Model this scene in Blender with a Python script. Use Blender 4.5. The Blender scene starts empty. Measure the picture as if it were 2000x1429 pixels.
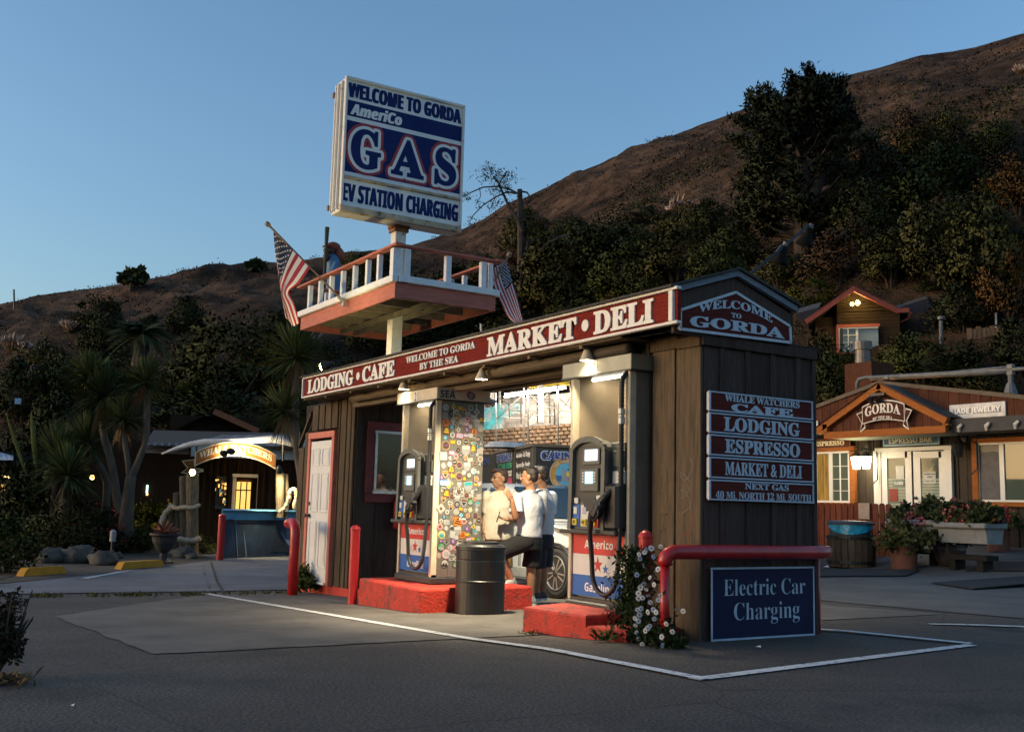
import bpy, math, random
import numpy as np
from mathutils import Vector, Matrix, Euler, noise as mnoise
R_ = math.radians
SC = bpy.context.scene
COL = SC.collection
rnd = random.Random(7)

# ------------------------------------------------------------------ camera
F_PX, CAM = 2045.87, Vector((6.3082, -5.7452, 1.0054))
YAW, PITCH, ROLL = 1.0133, 0.133, 0.0255
FW = Vector((-math.sin(YAW)*math.cos(PITCH), math.cos(YAW)*math.cos(PITCH), math.sin(PITCH)))
_r = FW.cross(Vector((0, 0, 1))).normalized(); _u = _r.cross(FW)
RT = _r*math.cos(ROLL) + _u*math.sin(ROLL)
UP = _u*math.cos(ROLL) - _r*math.sin(ROLL)
cd = bpy.data.cameras.new('camera'); co = bpy.data.objects.new('camera', cd); COL.objects.link(co)
cd.sensor_fit = 'HORIZONTAL'; cd.sensor_width = 36.0; cd.lens = F_PX/2000*36.0
cd.clip_start = 0.05; cd.clip_end = 3000
co.matrix_world = Matrix(((RT.x, UP.x, -FW.x, CAM.x), (RT.y, UP.y, -FW.y, CAM.y), (RT.z, UP.z, -FW.z, CAM.z), (0, 0, 0, 1)))
SC.camera = co

# ------------------------------------------------------------------ world, sun, exposure
SUN_EL, SUN_AZ = R_(5.0), R_(205)      # azimuth measured clockwise from +Y (sea side, behind the station front)
wd = bpy.data.worlds.new('World'); SC.world = wd; wd.use_nodes = True
wn = wd.node_tree; bg = wn.nodes['Background']
sky = wn.nodes.new('ShaderNodeTexSky'); sky.sky_type = 'NISHITA'; sky.sun_disc = False
sky.sun_elevation = SUN_EL; sky.sun_rotation = SUN_AZ
sky.altitude = 0; sky.air_density = 1.0; sky.dust_density = 2.4; sky.ozone_density = 2.7
wn.links.new(sky.outputs[0], bg.inputs[0]); bg.inputs[1].default_value = 0.091
sl = bpy.data.lights.new('sun', 'SUN'); so = bpy.data.objects.new('sun', sl); COL.objects.link(so)
sl.energy = 0.36; sl.angle = R_(40); sl.color = (1.0, 0.72, 0.5)
_sd = Vector((math.sin(SUN_AZ)*math.cos(SUN_EL), math.cos(SUN_AZ)*math.cos(SUN_EL), math.sin(SUN_EL)))
so.rotation_euler = _sd.to_track_quat('Z', 'Y').to_euler()
SC.view_settings.view_transform = 'Standard'; SC.view_settings.look = 'None'
SC.view_settings.gamma = 1.0; SC.view_settings.use_curve_mapping = False
SC.view_settings.exposure = 2.2
SC.render.engine = 'CYCLES'
SC.cycles.use_denoising = True
SC.cycles.max_bounces = 6; SC.cycles.diffuse_bounces = 2; SC.cycles.glossy_bounces = 3; SC.cycles.transparent_max_bounces = 6
SC.cycles.caustics_reflective = False; SC.cycles.caustics_refractive = False
SC.cycles.sample_clamp_indirect = 4.0

# ------------------------------------------------------------------ pixel -> place helpers (full-size photograph pixels)
def ray(px, py): return (FW*F_PX + RT*(px-1000) + UP*(714.5-py)).normalized()
def at(px, py, D):
    d = ray(px, py); return CAM + d*(D/d.dot(FW))
def onY(px, py, Y): d = ray(px, py); return CAM + d*((Y-CAM.y)/d.y)
def onX(px, py, X): d = ray(px, py); return CAM + d*((X-CAM.x)/d.x)
def onZ(px, py, Z): d = ray(px, py); return CAM + d*((Z-CAM.z)/d.z)
def sstep(a, b, x): t = min(1.0, max(0.0, (x-a)/(b-a))); return t*t*(3-2*t)
def gz(x, y):
    """height of the forecourt"""
    a = .036*max(min(x, 0.0), -12.0)
    if x < -12: a -= .1*(1-math.exp((x+12)/12))
    w = sstep(-14, -9.5, x)*sstep(3.5, 8, y)
    return a*(1-w) + w*(.5*sstep(9.5, 15.5, y)-.03)
def gnd(px, py, dz=0.0):
    """where the line of sight through a photograph pixel meets the forecourt"""
    d = ray(px, py); t = 2.0
    f = lambda t: (lambda P: P.z-gz(P.x, P.y)-dz)(CAM+d*t)
    while t < 120 and f(t) > 0: t += .25
    a, b = t-.25, t
    for i in range(24):
        m = (a+b)/2
        if f(m) > 0: a = m
        else: b = m
    return CAM+d*b

# ------------------------------------------------------------------ materials
MATS = {}
def nd(nt, t, **kw):
    n = nt.nodes.new(t)
    for k, v in kw.items(): setattr(n, k, v)
    return n
def mat(name, col, rough=.6, metal=0.0, var=.18, scale=5.0, stretch=(1, 1, 1), bump=0.0, bscale=None, spec=.5,
        emit=None, estr=0.0, col2=None, lo=.35, hi=.65, island=0.0, rand=0.0, trans=0.0, alpha=1.0, wear=None, wearcol=None, wscale=3.0, coat=0.0):
    if name in MATS: return MATS[name]
    m = bpy.data.materials.new(name); m.use_nodes = True; MATS[name] = m
    nt = m.node_tree; b = nt.nodes['Principled BSDF']; L = nt.links.new
    b.inputs['Roughness'].default_value = rough; b.inputs['Metallic'].default_value = metal
    b.inputs['Specular IOR Level'].default_value = spec
    if coat: b.inputs['Coat Weight'].default_value = coat
    if trans: b.inputs['Transmission Weight'].default_value = trans
    c1 = tuple(c*(1-var) for c in col); c2 = col2 or tuple(min(1, c*(1+var)) for c in col)
    tc = nd(nt, 'ShaderNodeTexCoord'); mp = nd(nt, 'ShaderNodeMapping'); mp.inputs['Scale'].default_value = stretch
    L(tc.outputs['Object'], mp.inputs[0])
    tx = nd(nt, 'ShaderNodeTexNoise'); tx.inputs['Scale'].default_value = scale; tx.inputs['Detail'].default_value = 6; tx.inputs['Roughness'].default_value = .65
    L(mp.outputs[0], tx.inputs['Vector'])
    rp = nd(nt, 'ShaderNodeValToRGB'); e = rp.color_ramp.elements
    e[0].position = lo; e[0].color = (*c1, 1); e[1].position = hi; e[1].color = (*c2, 1)
    L(tx.outputs[0], rp.inputs[0]); out = rp.outputs[0]
    if wear:
        t2 = nd(nt, 'ShaderNodeTexNoise'); t2.inputs['Scale'].default_value = wscale; t2.inputs['Detail'].default_value = 10; t2.inputs['Roughness'].default_value = .75
        L(tc.outputs['Object'], t2.inputs['Vector'])
        r2 = nd(nt, 'ShaderNodeValToRGB'); r2.color_ramp.elements[0].position = 1-wear; r2.color_ramp.elements[1].position = min(1.0, 1-wear+.06)
        r2.color_ramp.elements[0].color = (0, 0, 0, 1); L(t2.outputs[0], r2.inputs[0])
        mx = nd(nt, 'ShaderNodeMix', data_type='RGBA'); L(r2.outputs[0], mx.inputs['Factor']); L(out, mx.inputs[6]); mx.inputs[7].default_value = (*wearcol, 1)
        out = mx.outputs[2]
    if island or rand:
        if island:
            g = nd(nt, 'ShaderNodeNewGeometry'); src = g.outputs['Random Per Island']; k = island
        else:
            g = nd(nt, 'ShaderNodeObjectInfo'); src = g.outputs['Random']; k = rand
        mr = nd(nt, 'ShaderNodeMapRange'); mr.inputs[3].default_value = 1-k; mr.inputs[4].default_value = 1+k; L(src, mr.inputs[0])
        hs = nd(nt, 'ShaderNodeHueSaturation'); L(mr.outputs[0], hs.inputs['Value']); L(out, hs.inputs['Color']); out = hs.outputs[0]
    L(out, b.inputs['Base Color'])
    if bump:
        bt = nd(nt, 'ShaderNodeTexNoise'); bt.inputs['Scale'].default_value = bscale or scale*4; bt.inputs['Detail'].default_value = 5
        L(mp.outputs[0], bt.inputs['Vector'])
        bp = nd(nt, 'ShaderNodeBump'); bp.inputs['Strength'].default_value = bump; bp.inputs['Distance'].default_value = .02
        L(bt.outputs[0], bp.inputs['Height']); L(bp.outputs[0], b.inputs['Normal'])
    if emit:
        b.inputs['Emission Color'].default_value = (*emit, 1); b.inputs['Emission Strength'].default_value = estr
    return m

# ------------------------------------------------------------------ mesh builder
class MB:
    def __init__(s, off=(0, 0, 0)):
        s.v = []; s.f = []; s.m = []; s.off = Vector(off); s.mi = 0
    def add(s, vs, fs):
        n = len(s.v); s.v.extend([tuple(Vector(p)-s.off) for p in vs])
        s.f.extend([tuple(i+n for i in f) for f in fs]); s.m.extend([s.mi]*len(fs)); return s
    def box(s, c, d, rot=None, bev=0.0):
        hx, hy, hz = d[0]/2, d[1]/2, d[2]/2; M = rot if rot is not None else Matrix.Identity(3)
        if isinstance(M, (int, float)): M = Matrix.Rotation(M, 3, 'Z')
        c = Vector(c); b = min(bev, hx*.45, hy*.45, hz*.45)
        if b <= 0:
            vs = [c + M @ Vector((x*hx, y*hy, z*hz)) for x in (-1, 1) for y in (-1, 1) for z in (-1, 1)]
            return s.add(vs, [(0, 1, 3, 2), (4, 6, 7, 5), (0, 4, 5, 1), (2, 3, 7, 6), (0, 2, 6, 4), (1, 5, 7, 3)])
        vs = []; ix = {}
        for x in (-1, 1):
            for y in (-1, 1):
                for z in (-1, 1):
                    for k, p in enumerate(((hx, hy-b, hz-b), (hx-b, hy, hz-b), (hx-b, hy-b, hz))):
                        ix[x, y, z, k] = len(vs); vs.append(c + M @ Vector((x*p[0], y*p[1], z*p[2])))
        fs = []
        q = ((-1, -1), (1, -1), (1, 1), (-1, 1))
        for sg in (-1, 1):
            for k in range(3):
                l = []
                for a, d2 in q:
                    t = [0, 0, 0]; t[k] = sg; t[(k+1) % 3] = a; t[(k+2) % 3] = d2; l.append(ix[t[0], t[1], t[2], k])
                fs.append(l if sg > 0 else l[::-1])
        for k in range(3):      # edges along axis k
            i, j = (k+1) % 3, (k+2) % 3
            for a in (-1, 1):
                for d2 in (-1, 1):
                    t0 = [0]*3; t1 = [0]*3; t0[k] = -1; t1[k] = 1; t0[i] = t1[i] = a; t0[j] = t1[j] = d2
                    l = [ix[(*t0, i)], ix[(*t1, i)], ix[(*t1, j)], ix[(*t0, j)]]
                    fs.append(l if a*d2 < 0 else l[::-1])
        for x in (-1, 1):
            for y in (-1, 1):
                for z in (-1, 1):
                    l = [ix[x, y, z, 0], ix[x, y, z, 1], ix[x, y, z, 2]]
                    fs.append(l if x*y*z > 0 else l[::-1])
        return s.add(vs, fs)
    def bar(s, a, b, w, h, bev=0.0, up=(0, 0, 1)):
        a, b = Vector(a), Vector(b); d = (b-a); L = d.length; d.normalize(); u = Vector(up)
        if abs(d.dot(u)) > .99: u = Vector((1, 0, 0))
        x = d.cross(u).normalized(); z = x.cross(d)
        M = Matrix((x, d, z)).transposed()
        return s.box((a+b)/2, (w, L, h), M, bev)
    def tube(s, pts, r, n=8, cap=True, flat=None):
        pts = [Vector(p) for p in pts]; rs = r if isinstance(r, (list, tuple)) else [r]*len(pts)
        vs = []; fs = []; pu = None
        for i, p in enumerate(pts):
            t = (pts[min(i+1, len(pts)-1)]-pts[max(i-1, 0)])
            if t.length < 1e-9: t = Vector((0, 0, 1))
            t.normalize()
            if pu is None:
                pu = Vector((0, 0, 1)) if abs(t.z) < .9 else Vector((1, 0, 0))
            x = t.cross(pu)
            if x.length < 1e-6: x = t.orthogonal()
            x.normalize(); y = x.cross(t).normalized(); pu = y
            for k in range(n):
                a = 2*math.pi*k/n; vs.append(p + (x*math.cos(a) + y*math.sin(a))*rs[i])
        for i in range(len(pts)-1):
            for k in range(n):
                a, b = i*n+k, i*n+(k+1) % n; fs.append((a, a+n, b+n, b))
        if cap: fs.append(tuple(range(n))); fs.append(tuple(reversed(range((len(pts)-1)*n, len(pts)*n))))
        return s.add(vs, fs)
    def lathe(s, prof, c=(0, 0, 0), n=20, ax=(0, 0, 1), sx=1.0, sy=1.0):
        """prof: (radius, height) list, turned about axis ax through c"""
        az = Vector(ax).normalized(); x = az.orthogonal().normalized() if abs(az.z) < .999 else Vector((1, 0, 0)); y = az.cross(x)
        c = Vector(c); vs = []; fs = []
        for r, h in prof:
            for k in range(n):
                a = 2*math.pi*k/n; vs.append(c + az*h + x*(r*math.cos(a)*sx) + y*(r*math.sin(a)*sy))
        for i in range(len(prof)-1):
            for k in range(n):
                a, b = i*n+k, i*n+(k+1) % n; fs.append((a, b, b+n, a+n))
        fs.append(tuple(reversed(range(n)))); fs.append(tuple(range((len(prof)-1)*n, len(prof)*n)))
        return s.add(vs, fs)
    def prism(s, poly, O, U, V, t):
        """poly of (u,v) in the frame O,U,V, thickness t along U x V"""
        O, U, V = Vector(O), Vector(U), Vector(V); N = U.cross(V).normalized(); n = len(poly)
        vs = [O+U*p[0]+V*p[1] for p in poly] + [O+U*p[0]+V*p[1]+N*t for p in poly]
        fs = [tuple(reversed(range(n))), tuple(range(n, 2*n))] + [(i, (i+1) % n, (i+1) % n+n, i+n) for i in range(n)]
        return s.add(vs, fs)
    def strip(s, pts, w, O, U, V, t):
        """polyline of (u,v) drawn w wide in the frame, t thick"""
        for (a, b) in zip(pts[:-1], pts[1:]):
            d = Vector((b[0]-a[0], b[1]-a[1])); L = d.length
            if L < 1e-9: continue
            d /= L; n = Vector((-d.y, d.x))*w/2; e = d*w*.3
            A = Vector(a)-e; B = Vector(b)+e
            s.prism([A-n, B-n, B+n, A+n], O, U, V, t)
        return s
    def quadgrid(s, fn, nu, nv):
        vs = [fn(i/nu, j/nv) for j in range(nv+1) for i in range(nu+1)]
        fs = [(j*(nu+1)+i, j*(nu+1)+i+1, (j+1)*(nu+1)+i+1, (j+1)*(nu+1)+i) for j in range(nv) for i in range(nu)]
        return s.add(vs, fs)
    def mesh(s, name, mats, smooth=False):
        me = bpy.data.meshes.new(name); me.from_pydata([tuple(p) for p in s.v], [], s.f)
        for m in (mats if isinstance(mats, (list, tuple)) else [mats]): me.materials.append(m)
        if any(s.m): me.polygons.foreach_set('material_index', s.m)
        if smooth: me.polygons.foreach_set('use_smooth', [True]*len(me.polygons))
        me.update(); return me

def thing(name, label, cat, loc=(0, 0, 0), group=None, rz=0.0):
    o = bpy.data.objects.new(name, None); COL.objects.link(o); o.location = loc; o.rotation_euler = (0, 0, rz)
    o.empty_display_size = .2
    o['label'] = label; o['category'] = cat
    if group: o['group'] = group
    return o
def W(t): return MB(t.location)         # builder that takes world coordinates for a thing that is not turned
def part(parent, name, mb, mats, label=None, smooth=False, stuff=False, me=None):
    me = me or mb.mesh(name, mats, smooth); o = bpy.data.objects.new(name, me); COL.objects.link(o); o.parent = parent
    if label: o['label'] = label
    if stuff: o['kind'] = 'stuff'
    if smooth == 'auto': pass
    return o
def solo(name, mb, mats, label, cat, group=None, smooth=False, loc=(0, 0, 0)):
    """a thing that is one mesh"""
    o = bpy.data.objects.new(name, mb.mesh(name, mats, smooth)); COL.objects.link(o); o.location = loc
    o['label'] = label; o['category'] = cat
    if group: o['group'] = group
    return o
def struct(name, me, kind='structure'):
    o = bpy.data.objects.new(name, me); COL.objects.link(o); o['kind'] = kind; return o
def copy_tree(o, parent=None):
    c = o.copy(); COL.objects.link(c)
    if parent is not None: c.parent = parent
    for ch in list(o.children): copy_tree(ch, c)
    return c
def np_mesh(name, V, Q, mats, smooth=False, mi=None):
    """quick mesh from numpy verts (N,3) and faces (M,k)"""
    me = bpy.data.meshes.new(name); k = Q.shape[1]
    me.vertices.add(len(V)); me.vertices.foreach_set('co', np.ascontiguousarray(V, np.float32).ravel())
    me.loops.add(Q.size); me.loops.foreach_set('vertex_index', np.ascontiguousarray(Q, np.int32).ravel())
    me.polygons.add(len(Q)); me.polygons.foreach_set('loop_start', np.arange(0, Q.size, k, dtype=np.int32))
    for m in (mats if isinstance(mats, (list, tuple)) else [mats]): me.materials.append(m)
    if mi is not None: me.polygons.foreach_set('material_index', np.ascontiguousarray(mi, np.int32))
    me.update(calc_edges=True)
    if smooth: me.polygons.foreach_set('use_smooth', np.ones(len(Q), bool))
    return me

# ------------------------------------------------------------------ lettering
def _map(s, A, a, d):
    o = ''
    for c in s:
        if 'A' <= c <= 'Z': o += chr(A+ord(c)-65)
        elif 'a' <= c <= 'z' and a: o += chr(a+ord(c)-97)
        elif c.isdigit() and d: o += chr(d+ord(c)-48)
        else: o += c
    return o
STY = {'serif': lambda s: _map(s, 0x1D400, 0x1D41A, 0x1D7CE), 'sans': lambda s: _map(s, 0x1D5D4, 0x1D5EE, 0x1D7EC),
       'sansi': lambda s: _map(s, 0x1D63C, 0x1D656, 0), 'mono': lambda s: _map(s, 0x1D670, 0x1D68A, 0x1D7F6), 'plain': lambda s: s}
_tcache = {}
def _glyphs(s, sty, fat, ext, space):
    c = bpy.data.curves.new('lettering', 'FONT'); c.body = STY[sty](s); c.size = 1; c.offset = fat; c.resolution_u = 3
    c.extrude = ext; c.space_character = space; c.fill_mode = 'BOTH'
    o = bpy.data.objects.new('lettering', c)
    me = o.to_mesh()
    V = [tuple(v.co) for v in me.vertices]; Fc = [tuple(p.vertices) for p in me.polygons]
    area = sum(p.area for p in me.polygons if p.normal.z > .9)
    o.to_mesh_clear(); bpy.data.objects.remove(o); bpy.data.curves.remove(c)
    return V, Fc, area
def text_polys(s, sty='serif', fat=0.0, ext=0.05, space=1.0):
    """outlines of s; some fattenings of some letters fail to fill, so nearby ones are tried and the fullest kept"""
    key = (s, sty, fat, ext, space)
    if key not in _tcache:
        best = _glyphs(s, sty, fat, ext, space)
        if fat:
            a0 = _glyphs(s, sty, 0, ext, space)[2]; sc = (best[2]-a0)/fat
            for k in (.9, 1.08, .8, 1.16):
                g = _glyphs(s, sty, fat*k, ext, space); r = (g[2]-a0)/(fat*k)
                if r > sc*1.03+1e-6: best, sc = g, r
        _tcache[key] = best[:2]
    return _tcache[key]
def text(mb, s, O, U, V, w, h, sty='serif', fat=.012, depth=.004, warp=None, space=1.0):
    """fit text s into the w x h box whose lower left corner is O; U, V unit vectors"""
    vs, fs = text_polys(s, sty, fat, .05, space)
    if not vs: return mb
    x0 = min(v[0] for v in vs); x1 = max(v[0] for v in vs); y0 = min(v[1] for v in vs); y1 = max(v[1] for v in vs)
    O, U, V = Vector(O), Vector(U), Vector(V); N = U.cross(V).normalized(); out = []
    for x, y, z in vs:
        u = (x-x0)/(x1-x0)*w; v = (y-y0)/(y1-y0)*h
        if warp: u, v = warp(u, v)
        out.append(O+U*u+V*v+N*((z+.05)/.1*depth))
    return mb.add(out, fs)
X1, Y1, Z1 = Vector((1, 0, 0)), Vector((0, 1, 0)), Vector((0, 0, 1))
# ================================================================== SETTING: ground, hill
def asphalt_mat():
    m = bpy.data.materials.new('asphalt'); m.use_nodes = True; nt = m.node_tree; b = nt.nodes['Principled BSDF']; L = nt.links.new
    tc = nd(nt, 'ShaderNodeTexCoord')
    def noise(sc, det=4, ro=.6):
        n = nd(nt, 'ShaderNodeTexNoise'); n.inputs['Scale'].default_value = sc; n.inputs['Detail'].default_value = det; n.inputs['Roughness'].default_value = ro
        L(tc.outputs['Object'], n.inputs['Vector']); return n.outputs[0]
    def ramp(src, p0, c0, p1, c1):
        r = nd(nt, 'ShaderNodeValToRGB'); e = r.color_ramp.elements; e[0].position = p0; e[1].position = p1
        e[0].color = (*c0, 1) if isinstance(c0, tuple) else (c0, c0, c0, 1); e[1].color = (*c1, 1) if isinstance(c1, tuple) else (c1, c1, c1, 1)
        L(src, r.inputs[0]); return r.outputs[0]
    def mix(a, bb, f, mode='MIX'):
        x = nd(nt, 'ShaderNodeMix', data_type='RGBA', blend_type=mode)
        for s, i in ((f, 'Factor'), (a, 6), (bb, 7)):
            if hasattr(s, 'is_linked'): L(s, x.inputs[i])
            else: x.inputs[i].default_value = s if i == 'Factor' else (*s, 1)
        return x.outputs[2]
    base = ramp(noise(.45, 6), .35, (.050, .042, .036), .68, (.088, .074, .062))
    grit = ramp(noise(48, 3, .75), .36, .38, .66, 1.8)
    c = mix(base, grit, 1.0, 'MULTIPLY')
    v = nd(nt, 'ShaderNodeTexVoronoi'); v.inputs['Scale'].default_value = 42; L(tc.outputs['Object'], v.inputs['Vector'])
    fleck = ramp(v.outputs['Distance'], .06, 1.0, .13, 0.0)
    c = mix(c, (.26, .24, .22), fleck)
    stain = ramp(noise(.5, 10, .74), .52, 0.0, .70, .75)
    c = mix(c, (.018, .018, .019), stain)
    vo = nd(nt, 'ShaderNodeTexVoronoi'); vo.inputs['Scale'].default_value = .85; vo.inputs['Randomness'].default_value = 1
    n5 = nd(nt, 'ShaderNodeTexNoise'); n5.inputs['Scale'].default_value = 3.5; n5.inputs['Detail'].default_value = 6; L(tc.outputs['Object'], n5.inputs['Vector'])
    a5 = nd(nt, 'ShaderNodeMix', data_type='RGBA'); a5.inputs['Factor'].default_value = .22; L(tc.outputs['Object'], a5.inputs[6]); L(n5.outputs['Color'], a5.inputs[7]); L(a5.outputs[2], vo.inputs['Vector'])
    c = mix(c, (.012, .012, .013), ramp(vo.outputs['Distance'], .07, .62, .20, 0.0))
    # cracks: thin lines of a distorted cell pattern
    vd = nd(nt, 'ShaderNodeTexVoronoi'); vd.feature = 'DISTANCE_TO_EDGE'; vd.inputs['Scale'].default_value = .33
    n3 = nd(nt, 'ShaderNodeTexNoise'); n3.inputs['Scale'].default_value = 2.0; n3.inputs['Detail'].default_value = 6; L(tc.outputs['Object'], n3.inputs['Vector'])
    ad = nd(nt, 'ShaderNodeMix', data_type='RGBA'); ad.inputs['Factor'].default_value = .12; L(tc.outputs['Object'], ad.inputs[6]); L(n3.outputs['Color'], ad.inputs[7])
    L(ad.outputs[2], vd.inputs['Vector'])
    crack = ramp(vd.outputs['Distance'], .0005, .55, .0025, 0.0)
    c = mix(c, (.012, .012, .012), crack)
    L(c, b.inputs['Base Color']); b.inputs['Roughness'].default_value = .82; b.inputs['Specular IOR Level'].default_value = .35
    bp = nd(nt, 'ShaderNodeBump'); bp.inputs['Strength'].default_value = .9; bp.inputs['Distance'].default_value = .012
    n2 = nd(nt, 'ShaderNodeTexNoise'); n2.inputs['Scale'].default_value = 45; n2.inputs['Detail'].default_value = 4; L(tc.outputs['Object'], n2.inputs['Vector'])
    L(n2.outputs[0], bp.inputs['Height']); L(bp.outputs[0], b.inputs['Normal'])
    return m
ASPH = asphalt_mat()
def grid_mesh(name, xs, ys, zf, m):
    xs = np.array(xs); ys = np.array(ys); nx, ny = len(xs), len(ys)
    V = np.array([(x, y, zf(x, y)) for y in ys for x in xs]); i = np.arange(nx-1)[None, :] + np.arange(ny-1)[:, None]*nx
    Q = np.stack([i, i+1, i+nx+1, i+nx], -1).reshape(-1, 4)
    return np_mesh(name, V, Q, m, True)
xs = np.concatenate([[-900, -400, -200, -100], np.arange(-70, -20, 2.0), np.arange(-20, 14, .5), np.arange(14, 50, 3), [80, 200, 500, 900]])
ys = np.concatenate([[-900, -400, -200, -100, -50, -25], np.arange(-15, 24, .5), np.arange(24, 60, 3), [90, 200, 500, 900]])
struct('ground', grid_mesh('ground', xs, ys, gz, ASPH))

CONC = mat('concrete', (.108, .096, .082), .85, var=.3, scale=1.3, bump=.35, bscale=60, wear=.38, wearcol=(.075, .07, .062), wscale=1.1)
CONC2 = mat('driveway_concrete', (.135, .135, .145), .85, var=.25, scale=.9, bump=.4, bscale=50, wear=.36, wearcol=(.085, .088, .095), wscale=.8)
PAINT = mat('road_paint', (.62, .62, .6), .75, var=.12, scale=9, wear=.45, wearcol=(.1, .1, .1), wscale=14)
def sheet(name, q, dz, m, n=24, jag=0.0, kind='structure'):
    """a four-cornered sheet lying on the forecourt, dz above it; q four (x,y)"""
    q = [Vector((p[0], p[1])) for p in q]; b = MB()
    def fn(s, t):
        p = q[0]*(1-s)*(1-t) + q[1]*s*(1-t) + q[2]*s*t + q[3]*(1-s)*t
        if jag and (s in (0, 1) or t in (0, 1)): p = p + Vector((mnoise.noise(Vector((p.x*2.2, p.y*2.2, 1)))+.6*mnoise.noise(Vector((p.x*9, p.y*9, 4))), mnoise.noise(Vector((p.x*2.2, p.y*2.2, 7)))+.6*mnoise.noise(Vector((p.x*9, p.y*9, 2)))))*jag
        return (p.x, p.y, gz(p.x, p.y)+dz)
    b.quadgrid(fn, n, n); o = struct(name, b.mesh(name, m, True), kind); return o
def G2(px, py): p = gnd(px, py); return (p.x, p.y)
sheet('forecourt_slab', [(-4.9, -3.95), (-1.05, -3.92), (-1.02, -.8), (-8.75, -1.15)], .0065, CONC, 60, .035)
sheet('forecourt_slab', [(-8.75, -1.146), (-1.02, -.796), (-1.02, 4.4), (-8.95, 4.4)], .006, CONC)
sheet('driveway', [(-9.6, -4.6), (-9.0, -1.2), (-29, 4.2), (-30, -3.0)], .012, CONC2, 60, .05)
sheet('driveway', [(-8.999, -1.199), (-9.1, 6), (-28, 14), (-29, 4.2)], .012, CONC2)
jp, jq = G2(412, 1098), G2(437, 1159)
def line(name, a, b, w, dz=.012, m=PAINT, n=30):
    a, b = Vector(a), Vector(b); d = (b-a).normalized(); nn = Vector((-d.y, d.x))*w/2
    sheet(name, [a-nn, b-nn, b+nn, a+nn], dz, m, n)
line('driveway_joint', jp, jq, .05, .017, mat('joint', (.02, .02, .02), .9))
line('painted_line', (-8.6, -1.45), (-.98, -1.54), .10)
line('painted_line', (-.98, -1.54), (1.46, -1.30), .10, .0125)
line('painted_line', (1.42, -1.36), (1.02, 1.93), .10, .0085)
line('painted_line', (1.0, 1.95), (-.25, 1.56), .10, .0165)
line('painted_line', G2(1815, 1220), G2(2080, 1228), .10)
line('painted_line', G2(165, 1131), G2(268, 1112), .12, .02)
sheet('pavement', [(-5.5, 5.2), (9, 3.6), (12, 24), (-12, 24)], .008, mat('pavement_concrete', (.095, .09, .085), .85, var=.25, scale=1.1, bump=.3, bscale=60, wear=.34, wearcol=(.06, .06, .06), wscale=.9))

# ------------------------------------------------------------------ hill: one terrain sheet, its ridge where the photograph has it
RIDGE = [(-700, 690), (-300, 640), (0, 598), (100, 574), (200, 560), (300, 547), (400, 530), (500, 524), (600, 517), (700, 502), (800, 484), (905, 452), (1000, 402), (1100, 352), (1200, 306), (1300, 272),
         (1400, 240), (1500, 205), (1600, 165), (1650, 150), (1720, 133), (1800, 106), (1900, 98), (2000, 70), (2300, 30), (2800, 10)]
_rx = []; _re = []; _rf = []
for px, py in RIDGE:
    d = ray(px, py); _rx.append(math.atan2(d.x, d.y)); _re.append(d.z/math.hypot(d.x, d.y)); _rf.append(px)
AZ0, AZ1 = _rx[0], _rx[-1]
def ridge(az):
    e = float(np.interp(az, _rx, _re)); px = float(np.interp(az, _rx, _rf))
    Rr = float(np.interp(px, [-700, 0, 600, 900, 1400, 2000, 2800], [190, 190, 185, 190, 200, 205, 210]))
    rb = float(np.interp(px, [-700, 0, 600, 900, 1400, 1700, 2800], [40, 42, 42, 40, 34, 30, 30]))
    return e, Rr, rb
def hill_z(x, y):
    dx, dy = x-CAM.x, y-CAM.y; r = math.hypot(dx, dy); az = math.atan2(dx, dy)
    e, Rr, rb = ridge(max(AZ0, min(AZ1, az)))
    zb = .3; zr = CAM.z + Rr*e
    t = (r-rb)/(Rr-rb)
    if t < 0: z = zb + t*30
    elif t <= 1: z = zb + (zr-zb)*(t*.94 + .06*math.sin(t*math.pi/2))
    else: z = zr - (r-Rr)*.35*sstep(0, 60, r-Rr) + (r-Rr)*e*.25*(1-sstep(0, 60, r-Rr))
    amp = sstep(0, .15, t)*(1-.72*sstep(.8, .97, t)) if t < 1.2 else .25
    q = Vector((x*.035, y*.035, z*.035))
    z += amp*(4.2*(mnoise.fractal(q, 1, 2, 4)) + .55*mnoise.noise(Vector((x*.35, y*.35, 0))) + .25*mnoise.noise(Vector((x*1.1, y*1.1, 3))))
    return z
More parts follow.
